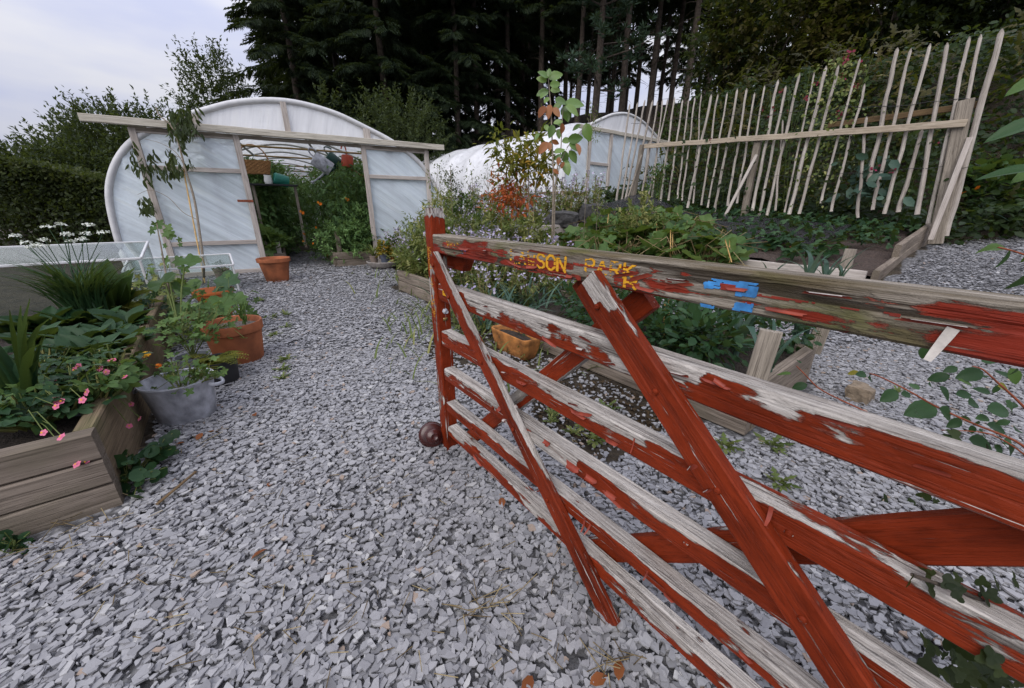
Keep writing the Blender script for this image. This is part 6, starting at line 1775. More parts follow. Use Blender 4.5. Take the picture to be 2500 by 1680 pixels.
for i, (p, d, s) in enumerate(gl_):
    leaf_obj(mg, ML[i % 3], k3(*p, KM + random.uniform(-.12, .12)), dir3(d[0], d[1], random.uniform(-.15, .1)), np.array([rng.normal(0, .4), -1.0, .5 + rng.normal(0, .3)]), s / 2.85 / CAM_F * KM * 1.1)
rl_ = [((945, 310), (-40, 60), 80), ((975, 300), (-10, 80), 85), ((1000, 320), (40, 55), 70), ((1065, 430), (-5, 70), 65), ((960, 560), (-45, 60), 90), ((970, 560), (5, 40), 55), ((990, 550), (40, 20), 50), ((1040, 665), (-5, 40), 50), ((1160, 570), (25, 60), 75), ((1075, 700), (-20, 35), 45), ((1000, 750), (30, 25), 45)]
for i, (p, d, s) in enumerate(rl_):
    leaf_obj(mg, MR[i % 3], k3(*p, KM - .05), dir3(d[0], d[1], 0), np.array([rng.normal(0, .4), -1.0, .3]), s / 2.85 / CAM_F * KM * 1.1, label='rusty brown leaf')
def sapling(name, label, cat, base_px, k, branches, tufts, mat, ls, n, r=.009, tp=OVAL, spread=.07, W=.9):
    b0 = at_k(*base_px, k); b0[2] = hz(b0)
    e = empty(name, b0, label, cat)
    l = LM()
    for br in branches:
        pts = [at_k(*Z3(*q), k) if q else b0 for q in br]
        c_ = curve(pts); l.tube(c_ - b0, np.linspace(r, r * .4, len(c_)), 5)
    l.build('stem', M['bark_grey'], e)
    f = LM()
    for (q, m_, tn) in tufts:
        c = at_k(*Z3(*q), k + random.uniform(-.15, .15)) - b0
        m_ = int(m_ * 1.6); P = c + rng.normal(0, spread, (m_, 3))
        f.add(tp, P, unit(m_) + (P - c) * 8, UP + unit(m_) * .6, ls * rng.uniform(.6, 1.2, m_), np.clip(tn + rng.normal(0, .18, m_), 0, 1), W)
    f.build('foliage', M[mat], e); return e
sapling('azalea_sapling', 'yellow-green sapling turning orange, in front of the ribbed tunnel wall', 'sapling', Z3(845, 1040), 5.0,
        [[None, (830, 900), (818, 800), (760, 680), (680, 640)], [(820, 780), (840, 700), (850, 640), (880, 560)], [None, (880, 850), (950, 770), (1000, 700)], [(818, 790), (780, 760), (680, 700)], [(680, 640), (640, 590), (600, 545)]],
        [((600, 545), 22, .25), ((625, 580), 16, .5), ((680, 640), 24, .3), ((720, 690), 30, .55), ((760, 640), 30, .4), ((820, 620), 34, .35), ((860, 600), 26, .3), ((800, 690), 40, .6), ((740, 740), 34, .4), ((690, 720), 26, .35), ((840, 700), 34, .7), ((900, 680), 30, .5), ((960, 690), 28, .4), ((930, 740), 26, .55), ((870, 750), 30, .75), ((980, 760), 20, .5), ((910, 530), 18, .3), ((660, 770), 22, .35), ((780, 780), 22, .5)],
        'lf_yellow', .105, 0, .008, OVAL, .085, .8)
sapling('maple_shrub', 'low shrub of glowing orange-red leaves in front of the ribbed tunnel', 'shrub', Z3(700, 1080), 5.2,
        [[None, (690, 980), (660, 880)], [None, (720, 960), (760, 900)], [None, (640, 990), (590, 960)], [None, (760, 1000), (820, 960)]],
        [((610, 860), 12, .6), ((650, 890), 26, .5), ((690, 930), 34, .45), ((640, 940), 34, .4), ((600, 970), 28, .35), ((580, 1010), 22, .3), ((680, 990), 36, .5), ((730, 960), 34, .5), ((760, 920), 26, .55), ((780, 990), 26, .45), ((820, 970), 22, .5), ((640, 1020), 24, .35), ((720, 1020), 20, .3), ((660, 850), 14, .7), ((630, 830), 8, .5), ((760, 880), 12, .5)],
        'lf_orange', .085, 0, .006, OVAL, .085, .75)
sapling('dwarf_conifer', 'narrow brown-green dwarf conifer at the left of the flower bed', 'conifer', Z3(300, 1060), 5.2, [[None, (290, 900), (285, 740)]],
        [((285, 750), 18, .3), ((275, 790), 40, .5), ((300, 830), 50, .4), ((265, 830), 40, .7), ((320, 870), 44, .4), ((280, 880), 50, .5), ((250, 850), 30, .8), ((300, 920), 40, .4)], 'lf_hedge', .05, 0, .01, NEEDLE, .06, 1.6)
for i, (bx, by, tx, ty, lb) in enumerate(((440, 1020, 425, 770, 'tall brown seed-head stalk left of the orange shrub'), (545, 1010, 537, 745, 'dark seed-head stalk directly beside the orange shrub'), (190, 1040, 195, 740, 'bare brown stalk rising behind the gate stile'), (1310, 1080, 1320, 900, 'withered green-brown stalk beside the dark boulders'), (1255, 560, 1265, 320, 'thin dark seed stem against the pines at the tunnel corner'))):
    sapling('weed_stalk', lb, 'weed', Z3(bx, by), 5.4, [[None, (bx, (by + ty) / 2), (tx, ty)], [(bx, (by + ty) / 2 + 30), (tx + 30, ty + 60)], [(bx, (by + ty) / 2 + 10), (tx - 28, ty + 70)]],
            [((tx, ty), 14, .3), ((tx + 30, ty + 60), 10, .3), ((tx - 28, ty + 70), 10, .3), ((bx, (by + ty) / 2 + 60), 26, .5), ((bx + 20, by - 60), 30, .5)], 'lf_meadow', .05, 0, .005, PINNA, .05)
for i, (px, py, k, h, w, mt, lb) in enumerate(((1090, 560, 5.0, .75, .30, 'lf_meadow', 'tall yellow-green flower clump just right of the gate stile'), (1150, 560, 5.6, .80, .34, 'lf_green', 'leafy green clump left of the orange shrub'), (1215, 575, 5.0, .62, .30, 'lf_meadow', 'yellow-green clump below the orange shrub'), (1290, 590, 4.9, .55, .28, 'lf_meadow', 'low pale clump right of the orange shrub'), (1060, 600, 4.6, .55, .26, 'lf_meadow', 'fine-leaved clump directly behind the top of the gate stile'), (1560, 560, 5.4, .62, .22, 'lf_meadow', 'withered feathery clump at the left end of the stake fence'))):
    p = at_k(px, py, k); bush('flower_clump', lb, 'flower', (p[0], p[1], hz(p)), h + max(0, p[2] - hz(p)) * .5, w, w, 170, 9, .075, mt, 'feathery clumps in the flower bed', PINNA, .22, .0, .9, 0, .05, (.35, .85), .3)
# ------------------------------------------------------------------ tunnel crops
TGp = 'tomato plants in the tunnel'
tom = empty('tomato_plant', (0, 0, 0), 'tall dark tomato plant inside the open tunnel', 'tomato plant', TGp)
l, s = LM(), LM()
for i in range(4):
    q = rng.normal(0, .1, 3) * np.array([1, 1, 0]); s.tube([q, q + UP * .9, q * 1.5 + UP * 1.75], [.009, .007, .003], 4, .5, False)
n_ = 620; z = 1.8 * rng.random(n_) ** .85; P = np.stack([rng.normal(0, .19, n_), rng.normal(0, .19, n_), z], 1)
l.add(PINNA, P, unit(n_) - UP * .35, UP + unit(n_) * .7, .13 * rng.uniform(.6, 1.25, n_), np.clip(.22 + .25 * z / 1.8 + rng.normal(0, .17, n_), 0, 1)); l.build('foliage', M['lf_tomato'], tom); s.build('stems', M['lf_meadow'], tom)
tl = []
for i in range(7):
    for u in (1.55, 2.05, 2.6): tl.append(tuple(P1.p(u + random.uniform(-.1, .1), .2, .75 + i * .75)))
    for u in (-.9, -.4, .12): tl.append(tuple(P1.p(u + random.uniform(-.1, .1), .17, 1.9 + i * .8)))
for i in range(10): tl.append(tuple(P1.p(random.uniform(-.1, .55), .1, random.uniform(1.9, 3.5))))
for i in range(9): tl.append(tuple(P1.p(.5 + random.uniform(-.2, .9), .1, 5.5 + i * .45)))
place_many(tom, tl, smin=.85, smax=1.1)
def on_plane_ground(px, py, d): p = onp(px, py, d); return p
mar = bush('marigold_plant', 'orange flowered marigold mound just inside the doorway', 'marigold', P1.p(1.12, 0.0, .95), .75, .36, .4, 160, 8, .06, 'lf_green', None, PINNA, .15, .0, .5, 0, .05, (.25, .6), .3)
l = LM()
for i in range(16):
    q, u = ellipsoid(1, (0, 0, .42), (.36, .38, .36), .9); l.add(FLOWER12, q, unit(1), np.array([-.2, -1, .5]) + unit(1) * .3, .055, [rng.random()])
l.build('flowers', M['fl_orange'], mar)
bush('rosemary', 'dark trailing herb spilling over the corner of the tunnel bed', 'herb', P1.p(1.62, 0.20, .42), .62, .42, .34, 300, 10, .055, 'lf_deep', None, NEEDLE, .22, -.25, .2, 0, .05, (.15, .5), .3, droop=.6, W=1.6)
bush('rosemary', 'feathery green herb at the inner side of the tunnel bed corner', 'herb', P1.p(1.35, 0.10, .72), .60, .30, .34, 220, 10, .055, 'lf_tomato', None, NEEDLE, .22, -.1, .4, 0, .05, (.3, .7), .3, W=1.6)
bush('herb_clump', 'bushy mid-green herb spilling over the tunnel bed onto the path', 'herb', P1.p(1.42, 0.08, .22), .66, .40, .34, 260, 10, .06, 'lf_tomato', None, PINNA, .2, -.05, .3, 0, .05, (.3, .75), .3)
bush('herb_clump', 'taller feathery herb by the right jamb inside the tunnel', 'herb', P1.p(1.75, 0.1, .32), .85, .30, .30, 200, 10, .06, 'lf_tomato', None, PINNA, .2, .0, .5, 0, .05, (.3, .75), .3)
bush('cabbage', 'pale green leafy cabbage in the left tunnel bed', 'cabbage', at_z(668, 618, .2), .30, .22, .22, 22, 3, .22, 'lf_green', None, LOBED, .08, .1, .6, 0, .05, (.6, .95), .5)
bush('fern_clump', 'light green ferny clump behind the pale cabbage in the tunnel', 'herb', P1.p(-.05, .18, 1.6), .55, .35, .35, 120, 10, .07, 'lf_green', None, PINNA, .2, .0, .5, 0, .05, (.3, .6), .3)
for i, (px, py, d) in enumerate(((845, 488, .8), (778, 498, .8), (735, 520, 1.0))):
    l = LM(); l.add(FLOWER12, [(0, 0, 0)], (1, 0, 0), np.array([-.2, -1, .3]), .07, [.5]); l.add(FLOWER12, [(0, -.01, .0)], (0, 0, 1), np.array([-.2, -1, .3]), .055, [.9])
    o = l.build('marigold_flower', M['fl_orange']); o.location = Vector(onp(px, py, d - .25)); tag(o, ('orange flower high under the red watering can', 'orange flower below the dark green watering can', 'orange flower left of the others inside the tunnel')[i], 'flower')
# plants in the small pots of the bowl
pz = SP[0].location
blades_plant('potted_grass', 'arching grass-like plant rising from the taupe pot in the concrete bowl', 'potted plant', tuple(np.array(SP[0].location) + UP * .14), 26, .42, 'lf_meadow', (BLADE1, BLADE2), .5, .8, None, None, 0, 'blade')
bush('potted_plant', 'rust-tinged leafy plant in the blue-grey pot in the concrete bowl', 'potted plant', tuple(np.array(SP[1].location) + UP * .15), .24, .13, .13, 40, 6, .06, 'lf_yellow', None, HEXL, .06, .0, .4, 0, .01, (.5, .9), .3)
bush('potted_plant', 'small green plant in the orange pot in the concrete bowl', 'potted plant', tuple(np.array(SP[2].location) + UP * .15), .30, .15, .15, 40, 8, .06, 'lf_green', None, HEXL, .08, .0, .5, 0, .01, (.3, .7), .3)
bush('lovage_plant', 'tall pale green herb behind the concrete bowl at the door post', 'herb', tuple(at_z(925, 640)), .58, .25, .25, 60, 8, .10, 'lf_green', None, LOBED, .15, .25, .6, 3, .006, (.3, .7), .4)
bush('meadow_clump', 'grey-green flower clump at the path edge right of the concrete bowl', 'flower', tuple(at_z(1050, 700)), .62, .36, .36, 170, 9, .075, 'lf_meadow', None, PINNA, .2, .0, .6, 0, .01, (.3, .7), .3)
bush('meadow_clump', 'taller grey-green flower clump against the right tunnel panel', 'flower', tuple(at_z(1045, 652)), .80, .40, .40, 150, 9, .075, 'lf_meadow', None, PINNA, .25, .0, .8, 0, .01, (.3, .7), .3)
# ------------------------------------------------------------------ the left foreground bed and its pots
Z5 = lambda x, y: (x / 3.136, 500 + y / 3.136)
Z6 = lambda x, y: (x / 2.01, 900 + y / 2.01)
PINK = leaf_mesh('flower', FLOWER5, 'fl_pink', .5)
EYEM = leaf_mesh('flower_eye', fan(8, lambda t: 1.0, -.2, 0), 'fl_yellow', .6)
SG = 'pink flowered strawberry plants in the left bed'
SL = []
for i, (px, py) in enumerate(((70, 1010), (120, 985), (185, 965), (250, 950), (150, 930), (90, 940), (215, 915), (275, 905), (45, 985), (240, 985), (180, 1005), (130, 1020), (30, 1035), (80, 1040), (60, 960), (30, 1010), (100, 900), (30, 940))):
    p = at_z(px, py, .27)
    e = empty('strawberry_plant', p, 'low strawberry plant with pink flowers at the front of the left bed', 'strawberry plant', SG)
    l, s = squash(i, .13, .13, 30, .072, tp=TRI3, tone=.5)
    l.build('leaves', M['lf_deep' if i % 3 else 'lf_green'], e); s.build('stalks', M['lf_meadow'], e); SL.append(e)
def pink(px, py, z, s=.027, plant=None, k=None):
    p = at_k(px, py, k) if k else at_z(px, py, z)
    e = min(SL, key=lambda q: (np.array(q.location) - p) @ (np.array(q.location) - p))
    Nn = np.array([.1, -.8, .7]) + rng.normal(0, .3, 3)
    X = np.cross(Nn, unit(1)[0]); X /= np.linalg.norm(X)
    o = leaf_obj(e, PINK, p - X * s / 2, X, Nn, s * rng.uniform(.8, 1.15), 'flower')
    Nn = Nn / np.linalg.norm(Nn)
    leaf_obj(e, EYEM, p + Nn * .004 - X * s * .12, X, Nn, s * .24, 'flower_eye')
    L0 = np.array(e.location); l = LM(); q0 = np.array([0, 0, .05]); q1 = p - L0 - Nn * .006
    l.tube([q0, (q0 + q1) / 2 + UP * .05, q1], .0016, 3, .5, False); l.build('flower_stalk', M['lf_meadow'], e)
for x, y in ((870, 1185), (845, 1200), (600, 1235), (570, 1265), (765, 1255), (815, 1280), (955, 1315), (415, 1360), (665, 1435), (630, 1495), (415, 1490), (470, 1505), (430, 1540), (440, 1500)): pink(*Z5(x, y), .36)
for x, y in ((210, 315), (300, 335)): pink(*Z6(x, y), .33)
for x, y, k in ((645, 175, 1.60), (575, 235, 1.52), (685, 245, 1.56), (635, 280, 1.50), (375, 470, 1.22), (420, 455, 1.24), (685, 600, 1.40)): pink(*Z6(x, y), 0, .024, None, k)
pr_ = empty('primula_plant', (0, 0, 0), 'clump of broad dark green primula leaves in the middle of the left bed', 'primula', 'primula plants in the left bed')
l = LM()
for i in range(24):
    a = i * 2.4; d = np.array([math.cos(a), math.sin(a), rng.uniform(.15, 1.2)])
    l.add(OVALH, [d * .015], d, UP + rng.normal(0, .25, 3) - d * .2, .135 * rng.uniform(.6, 1.2), [np.clip(rng.normal(.5, .25), 0, 1)], 1.1)
l.build('leaves', M['lf_deep'], pr_)
place_many(pr_, [tuple(at_z(px, py, .25)) for px, py in ((90, 850), (150, 838), (215, 850), (270, 830), (330, 835), (120, 805), (190, 800), (250, 795), (310, 800), (60, 815), (290, 865), (170, 880), (225, 880))], smin=.8, smax=1.25)
# chives with white heads
cb_ = at_z(222, 775, .26)
n_ch = 240
ch = empty('garlic_chives', cb_, 'large fountain of garlic chives with white flower heads in the left bed', 'chives')
KC = float((cb_ - EYE) @ np.array([0, CT, -ST]))
l = LM(); n_ = n_ch
u = unit(n_); u[:, 2] = np.abs(u[:, 2]) * .5 + 1.15; u[:, 0] *= .46; u[:, 1] *= .46
P = rng.normal(0, .035, (n_, 3)) * np.array([1, 1, 0])
l.add(BLADE1, P, u, -u * np.array([1, 1, 0]) + UP * .2 + unit(n_) * .1, rng.uniform(.28, .60, n_), np.clip(rng.normal(.72, .2, n_), 0, 1), .55)
l.build('blades', M['lf_deep'], ch)
for i, (x, y) in enumerate(((115, 245), (200, 295), (275, 310), (345, 275), (370, 175), (465, 155), (675, 157), (515, 232), (540, 285), (655, 225), (625, 270), (320, 320), (790, 215), (250, 330))):
    c = at_k(*Z5(x, y), KC + rng.uniform(-.15, .15)) - cb_
    s = LM(); s.tube([P[i], P[i] * .5 + c * .5 * np.array([.8, .8, 1.15]), c], .0028, 4, .5, False); s.build('flower_stem', M['lf_deep'], ch)
    f = LM(); n2 = 40; v_ = unit(n2); v_[:, 2] = np.abs(v_[:, 2]); q = c + v_ * np.array([.030, .030, .016])
    f.add(FLOWER5, q, unit(n2), v_ + UP * .4, .012 * rng.uniform(.7, 1.3, n2), np.clip(rng.normal(.6, .2, n2), 0, 1)); f.build('flower_head', M['fl_white'], ch)
# broad light dock leaves right of the chives
dk = empty('horseradish_plant', at_z(272, 760, .26), 'upright plant of long light green leaves right behind the chives', 'leafy plant')
for i in range(13):
    a = rng.uniform(-1.2, 1.9); d = np.array([math.cos(a) * .5, math.sin(a) * .35, rng.uniform(.5, 1.3)])
    leaf_obj(dk, leaf_mesh('leaf', OVAL, 'lf_green', rng.uniform(.15, .6), .85), np.array(dk.location) + rng.normal(0, .03, 3), d, np.array([rng.normal(0, .5), -1, .4]), rng.uniform(.22, .38))
for i in range(5):
    a = .1 + i * .25; d = np.array([math.cos(a), math.sin(a) * .3, .12 + .1 * i])
    leaf_obj(dk, leaf_mesh('leaf', OVAL, 'lf_yellow', .2, .6), np.array(dk.location) + rng.normal(0, .03, 3), d, np.array([0, -.6, 1]), rng.uniform(.24, .34))
ir = blades_plant('iris_plant', 'tall clump of sword-shaped iris leaves at the left edge of the bed', 'iris', tuple(at_z(85, 1005, .26)), 20, .50, 'lf_deep', (BLADE0, BLADE1, BLADE0), 1.25, .42, None, None, 0, 'leaf', PI * .95)
ir2 = blades_plant('iris_plant', 'second smaller clump of iris leaves in front of the primulas', 'iris', tuple(at_z(128, 960, .26)), 8, .26, 'lf_deep', (BLADE0, BLADE1), 1.2, .35, None, None, 0, 'leaf', .2)
# calendula leaning over the boards
cd = empty('calendula_plant', at_z(330, 905, .27), 'orange calendula leaning out over the edge of the left bed', 'calendula')
for px, py, s, mt, k in ((358, 866, .05, 'fl_yellow', 1.95), (388, 894, .034, 'fl_orange', 1.92)):
    c = at_k(px, py, k) - np.array(cd.location)
    f = LM()
    for q in range(3): f.add(FLOWER12, [c + np.array([-s / 2, 0, .004 * q])], (1, .1 * q, 0), np.array([.15, -.45, 1]), s * (1 - .22 * q), [.35 + .2 * q])
    f.build('flower', M[mt], cd)
    t_ = LM(); t_.tube([(0, 0, 0), c * .5 + UP * .03, c - UP * .006], .0022, 4, .4, False); t_.build('stem', M['lf_meadow'], cd)
l = LM(); n2 = 12; l.add(OVAL, rng.normal(0, .02, (n2, 3)), unit(n2) + UP * .5, UP + unit(n2) * .4, .07, rng.random(n2) * .6); l.build('leaves', M['lf_green'], cd)

# pot plants
def geranium(label, base, targets, n, ls, mat='lf_green', spread=.05, k=None, name='geranium', cat='geranium', tone=.6, tp=LOBED):
    base = np.array(base); e = empty(name, base, label, cat)
    l, s = LM(), LM()
    for (px, py, kk, m_) in targets:
        c = at_k(px, py, kk) - base
        P = c + rng.normal(0, spread, (m_, 3))
        s.tube([(0, 0, 0), c * .55 + UP * .01, c], .0035, 4, .5, False)
        for q in P:
            s.tube([c * .75, q], .0016, 3, .6, False)
        l.add(tp, P - np.array([ls / 2, 0, 0]), np.array([1, 0, 0]) + rng.normal(0, .5, (m_, 3)), np.array([0, -.35, 1.0]) + rng.normal(0, .38, (m_, 3)), ls * rng.uniform(.6, 1.2, m_), np.clip(rng.normal(tone, .2, m_), 0, 1))
    l.build('leaves', M[mat], e); s.build('stalks', M['lf_meadow'], e); return e
gb = np.array(pot_grey.location) + UP * .14
geranium('bushy scented geranium growing from the pale grey pot', gb, ((410, 800, 2.2, 12), (440, 820, 2.15, 14), (480, 790, 2.25, 22), (500, 765, 2.3, 18), (520, 800, 2.2, 12), (470, 825, 2.15, 10), (430, 780, 2.25, 10), (455, 800, 2.15, 14)), 0, .052, spread=.045)
geranium('green geranium spreading over the rim of the metal tub', np.array(tub.location) + UP * .1, ((465, 905, 1.76, 10), (500, 905, 1.76, 10), (485, 895, 1.78, 8), (520, 915, 1.76, 10), (440, 935, 1.70, 10), (420, 905, 1.86, 9), (400, 915, 1.84, 8), (430, 885, 1.9, 6)), 0, .042, spread=.03)
fn = empty('potted_fern', np.array(pot_black.location) + UP * .14, 'yellow-green fern in the black pot in front of the large terracotta pot', 'fern')
for i in range(17):
    a = i * 2.4; d = np.array([math.cos(a), math.sin(a) * .8, rng.uniform(.35, 1.0)]); ln = rng.uniform(.10, .19)
    l = LM(); n2 = 11; t = np.linspace(.12, 1, n2); C = d * (ln * t)[:, None] - UP * (ln * .55 * t ** 2)[:, None]
    sd = np.cross(d, UP); sd /= np.linalg.norm(sd)
    for sg in (-1, 1): l.add(PINNA, C, sd * sg + d * .4 - UP * .15, UP + unit(n2) * .2, ln * .42 * (1.05 - t * .8), np.clip(rng.normal(.28, .12) + rng.normal(0, .06, n2), 0, 1))
    l.build('frond', M['lf_yellow'], fn)
bs = empty('dill_shoot', P_BIG + np.array([.10, -.02, .26]), 'bright green feathery shoot at the back of the large terracotta pot', 'herb')
l = LM(); n2 = 70; z = rng.random(n2) * .13; l.add(NEEDLE, np.stack([rng.normal(0, .012, n2) + z * .1, rng.normal(0, .012, n2), z], 1), unit(n2) * .5 + UP * .9, unit(n2), .06 * rng.uniform(.6, 1.2, n2), np.clip(rng.normal(.6, .2, n2), 0, 1), .9); l.build('foliage', M['lf_green'], bs)
geranium('small-leaved weed growing at the left of the compost in the large pot', P_BIG + np.array([-.10, -.02, .25]), ((560, 770, 2.4, 10), (545, 800, 2.35, 10), (580, 800, 2.35, 5)), 0, .04, spread=.035, name='potted_weed', cat='weed')
# big rhubarb and squash leaves, each its own piece
rb = empty('rhubarb_plant', at_z(440, 815, .15), 'rhubarb with huge crinkled leaves behind the geranium', 'rhubarb')
RM = [leaf_mesh('leaf', RHUB, 'lf_green', t) for t in (.3, .5, .7)]
rbk = 2.75
for i, (px, py, dx, dy, s, lb) in enumerate(((462, 762, -70, 25, .36, 'long olive crinkled leaf drooping to the left'), (490, 768, 60, -30, .26, None), (478, 712, -45, -20, .24, None), (415, 690, -40, -5, .24, None), (470, 775, 40, 25, .24, None), (545, 745, 40, -20, .20, None), (405, 695, 40, 10, .18, None), (450, 655, 25, -35, .17, None))):
    b0_ = at_k(px, py, rbk + .12 * (i % 3)); q = at_k(px + dx, py + dy, rbk + .12 * (i % 3) + .1) - b0_
    leaf_obj(rb, RM[i % 3], b0_, q, np.array([.1, -.55, .8]), s, 'leaf', lb)
    l = LM(); a_ = np.array([0, 0, 0.]); b2 = b0_ - np.array(rb.location); l.tube([a_, a_ * .4 + b2 * .6 + UP * .03, b2], .006, 5); l.build('stalk', M['lf_meadow'], rb)
sqb = np.array(pot_bowl.location) + UP * .14
sq1 = empty('squash_leaf_plant', sqb, 'single large squash leaf growing from the orange bowl', 'squash')
b0_ = at_k(545, 700, 4.0); leaf_obj(sq1, leaf_mesh('leaf', RHUB, 'lf_deep', .75), b0_ + np.array([-.16, 0, 0]), np.array([1, .25, .28]), np.array([-.1, -.6, .8]), .34)
l = LM(); l.tube([(0, 0, 0), (b0_ - sqb) * .6 + UP * .03, b0_ - sqb], .007, 5); l.build('stalk', M['lf_meadow'], sq1)
for lb, base, tg in (('leafy yellowing plant beside the cold frame legs', at_z(420, 760, .1), ((375, 690, 3.6, 12), (400, 680, 3.7, 14), (385, 715, 3.5, 14), (420, 725, 3.4, 14), (360, 710, 3.6, 12), (345, 745, 3.4, 10))),
                     ('mixed green foliage in front of the orange bowl', at_z(490, 790, .1), ((510, 745, 3.2, 12), (550, 760, 3.1, 14), (580, 735, 3.4, 12), (600, 760, 3.2, 10), (530, 775, 2.9, 12), (470, 745, 3.2, 10))),
                     ('low dark foliage behind the board of the left bed', at_z(330, 790, .2), ((350, 770, 2.9, 12), (330, 745, 3.1, 12), (380, 760, 2.9, 12), (310, 740, 3.2, 12), (400, 745, 3.1, 12), (365, 735, 3.2, 12)))):
    geranium(lb, base, tg, 0, .085, 'lf_meadow' if 'yellow' in lb else 'lf_green' if 'mixed' in lb else 'lf_deep', .09, None, 'leafy_plant', 'plant', .5, LOBED)
# weeds at the foot of the bed
wl = geranium('dark leafy weed at the foot of the sleeper corner, left of the brown stick', at_z(330, 1165), ((330, 1135, 1.42, 10), (300, 1160, 1.36, 10), (350, 1160, 1.4, 8), (370, 1110, 1.5, 12), (395, 1095, 1.53, 12), (340, 1180, 1.36, 6)), 0, .045, 'lf_deep', .025, None, 'weed', 'weed', .35, ROUND)
wl = geranium('dark leafy weed at the bottom left picture edge under the sleeper bed', at_z(40, 1360), ((35, 1320, 1.15, 10), (25, 1350, 1.12, 8), (55, 1345, 1.14, 6)), 0, .045, 'lf_deep', .02, None, 'weed', 'weed', .35, ROUND)
# slim currant and the drooping sapling by the tunnel
cu = empty('currant_bush', at_z(432, 760, 0), 'single upright currant stem with lobed leaves near the top, left of the cold frame', 'currant')
kcu = 3.4; c0_ = np.array(cu.location)
st_ = [np.zeros(3)] + [at_k(*Z5(x, y), kcu) - c0_ for x, y in ((1290, 620), (1262, 480), (1235, 330), (1215, 230), (1200, 140))]
l = LM(); cc = curve(st_); l.tube(cc, np.linspace(.009, .004, len(cc)), 6); l.build('stem', M['bark_grey'], cu)
CM = [leaf_mesh('leaf', LOBED, 'lf_green', t) for t in (.4, .6, .8)]
for i, (x, y, s) in enumerate(((1180, 130, .09), (1215, 155, .10), (1240, 170, .10), (1200, 190, .11), (1265, 225, .10), (1230, 215, .10), (1180, 120, .07), (1250, 200, .09), (1350, 250, .06), (1360, 290, .05), (1240, 380, .08), (1300, 395, .12), (1410, 420, .13), (1430, 450, .10), (1190, 500, .09), (1120, 520, .10), (1280, 300, .06))):
    leaf_obj(cu, CM[i % 3], at_k(*Z5(x, y), kcu + rng.uniform(-.08, .08)), np.array([rng.normal(0, 1), rng.normal(0, .4), -.3]), np.array([rng.normal(0, .4), -1, .6]), s)
eu_b = at_z(497, 695)
eu = empty('eucalyptus_sapling', eu_b, 'thin bent sapling with hanging narrow leaves in front of the left tunnel panel', 'sapling')
ke = 5.0
Z1 = lambda x, y: (x / 2.8, y / 2.8)
for pts, r in (([np.zeros(3)] + [at_k(*Z1(x, y), ke) - eu_b for x, y in ((1390, 1800), (1360, 1560), (1325, 1350), (1265, 1150), (1220, 980), (1170, 860), (1090, 790), (1065, 730))], .017),
               ([at_k(*Z1(x, y), ke) - eu_b for x, y in ((1345, 1500), (1250, 1450), (1150, 1350), (1030, 1300), (940, 1330))], .005), ([at_k(*Z1(x, y), ke) - eu_b for x, y in ((1260, 1130), (1200, 1040), (1100, 980), (990, 950))], .005),
               ([at_k(*Z1(x, y), ke) - eu_b for x, y in ((1190, 900), (1230, 800), (1250, 760))], .006), ([at_k(*Z1(x, y), ke) - eu_b for x, y in ((1240, 1080), (1190, 1060), (1160, 1040))], .004), ([at_k(*Z1(x, y), ke) - eu_b for x, y in ((1280, 1200), (1150, 1120), (1000, 1100), (930, 1030))], .004)):
    cc = curve(pts); l = LM(); l.tube(cc, np.linspace(r, r * .4, len(cc)), 6); l.build('stem', M['bark_grey'], eu)
f = LM()
for (x, y, w, h, m_) in ((1250, 800, 70, 70, 110), (1230, 880, 50, 60, 70), (1290, 840, 40, 40, 40), (1215, 780, 30, 40, 30), (1165, 1090, 25, 60, 40), (1200, 1140, 40, 40, 36), (1110, 1170, 40, 30, 14), (905, 1040, 15, 60, 30), (960, 1130, 40, 30, 26), (1040, 1140, 30, 30, 18), (990, 1200, 30, 30, 12), (1000, 1410, 30, 30, 30), (975, 1370, 20, 30, 14), (1030, 1420, 20, 20, 12), (1300, 1110, 15, 15, 6), (1240, 950, 20, 50, 16), (1030, 1060, 30, 40, 14)):
    P = np.array([at_k(*Z1(x + rng.normal(0, w * .7), y + rng.normal(0, h * .7)), ke + rng.normal(0, .12)) for _ in range(m_)]) - eu_b
    f.add(OVAL, P, unit(m_) * .5 - UP * .9, unit(m_), .115 * rng.uniform(.6, 1.2, m_), np.clip(rng.normal(.45, .2, m_), 0, 1), .62)
f.build('foliage', M['lf_willow'], eu)
# seedling and bits in the short cold frame
geranium('seedling plant in the short cold frame', np.array([f2[0] - .15, f2[1] + .2, .05]), ((540, 640, 5.0, 10), (535, 655, 5.0, 10), (548, 650, 5.0, 8)), 0, .07, 'lf_green', .05, None, 'seedling', 'plant', .5, PINNA)

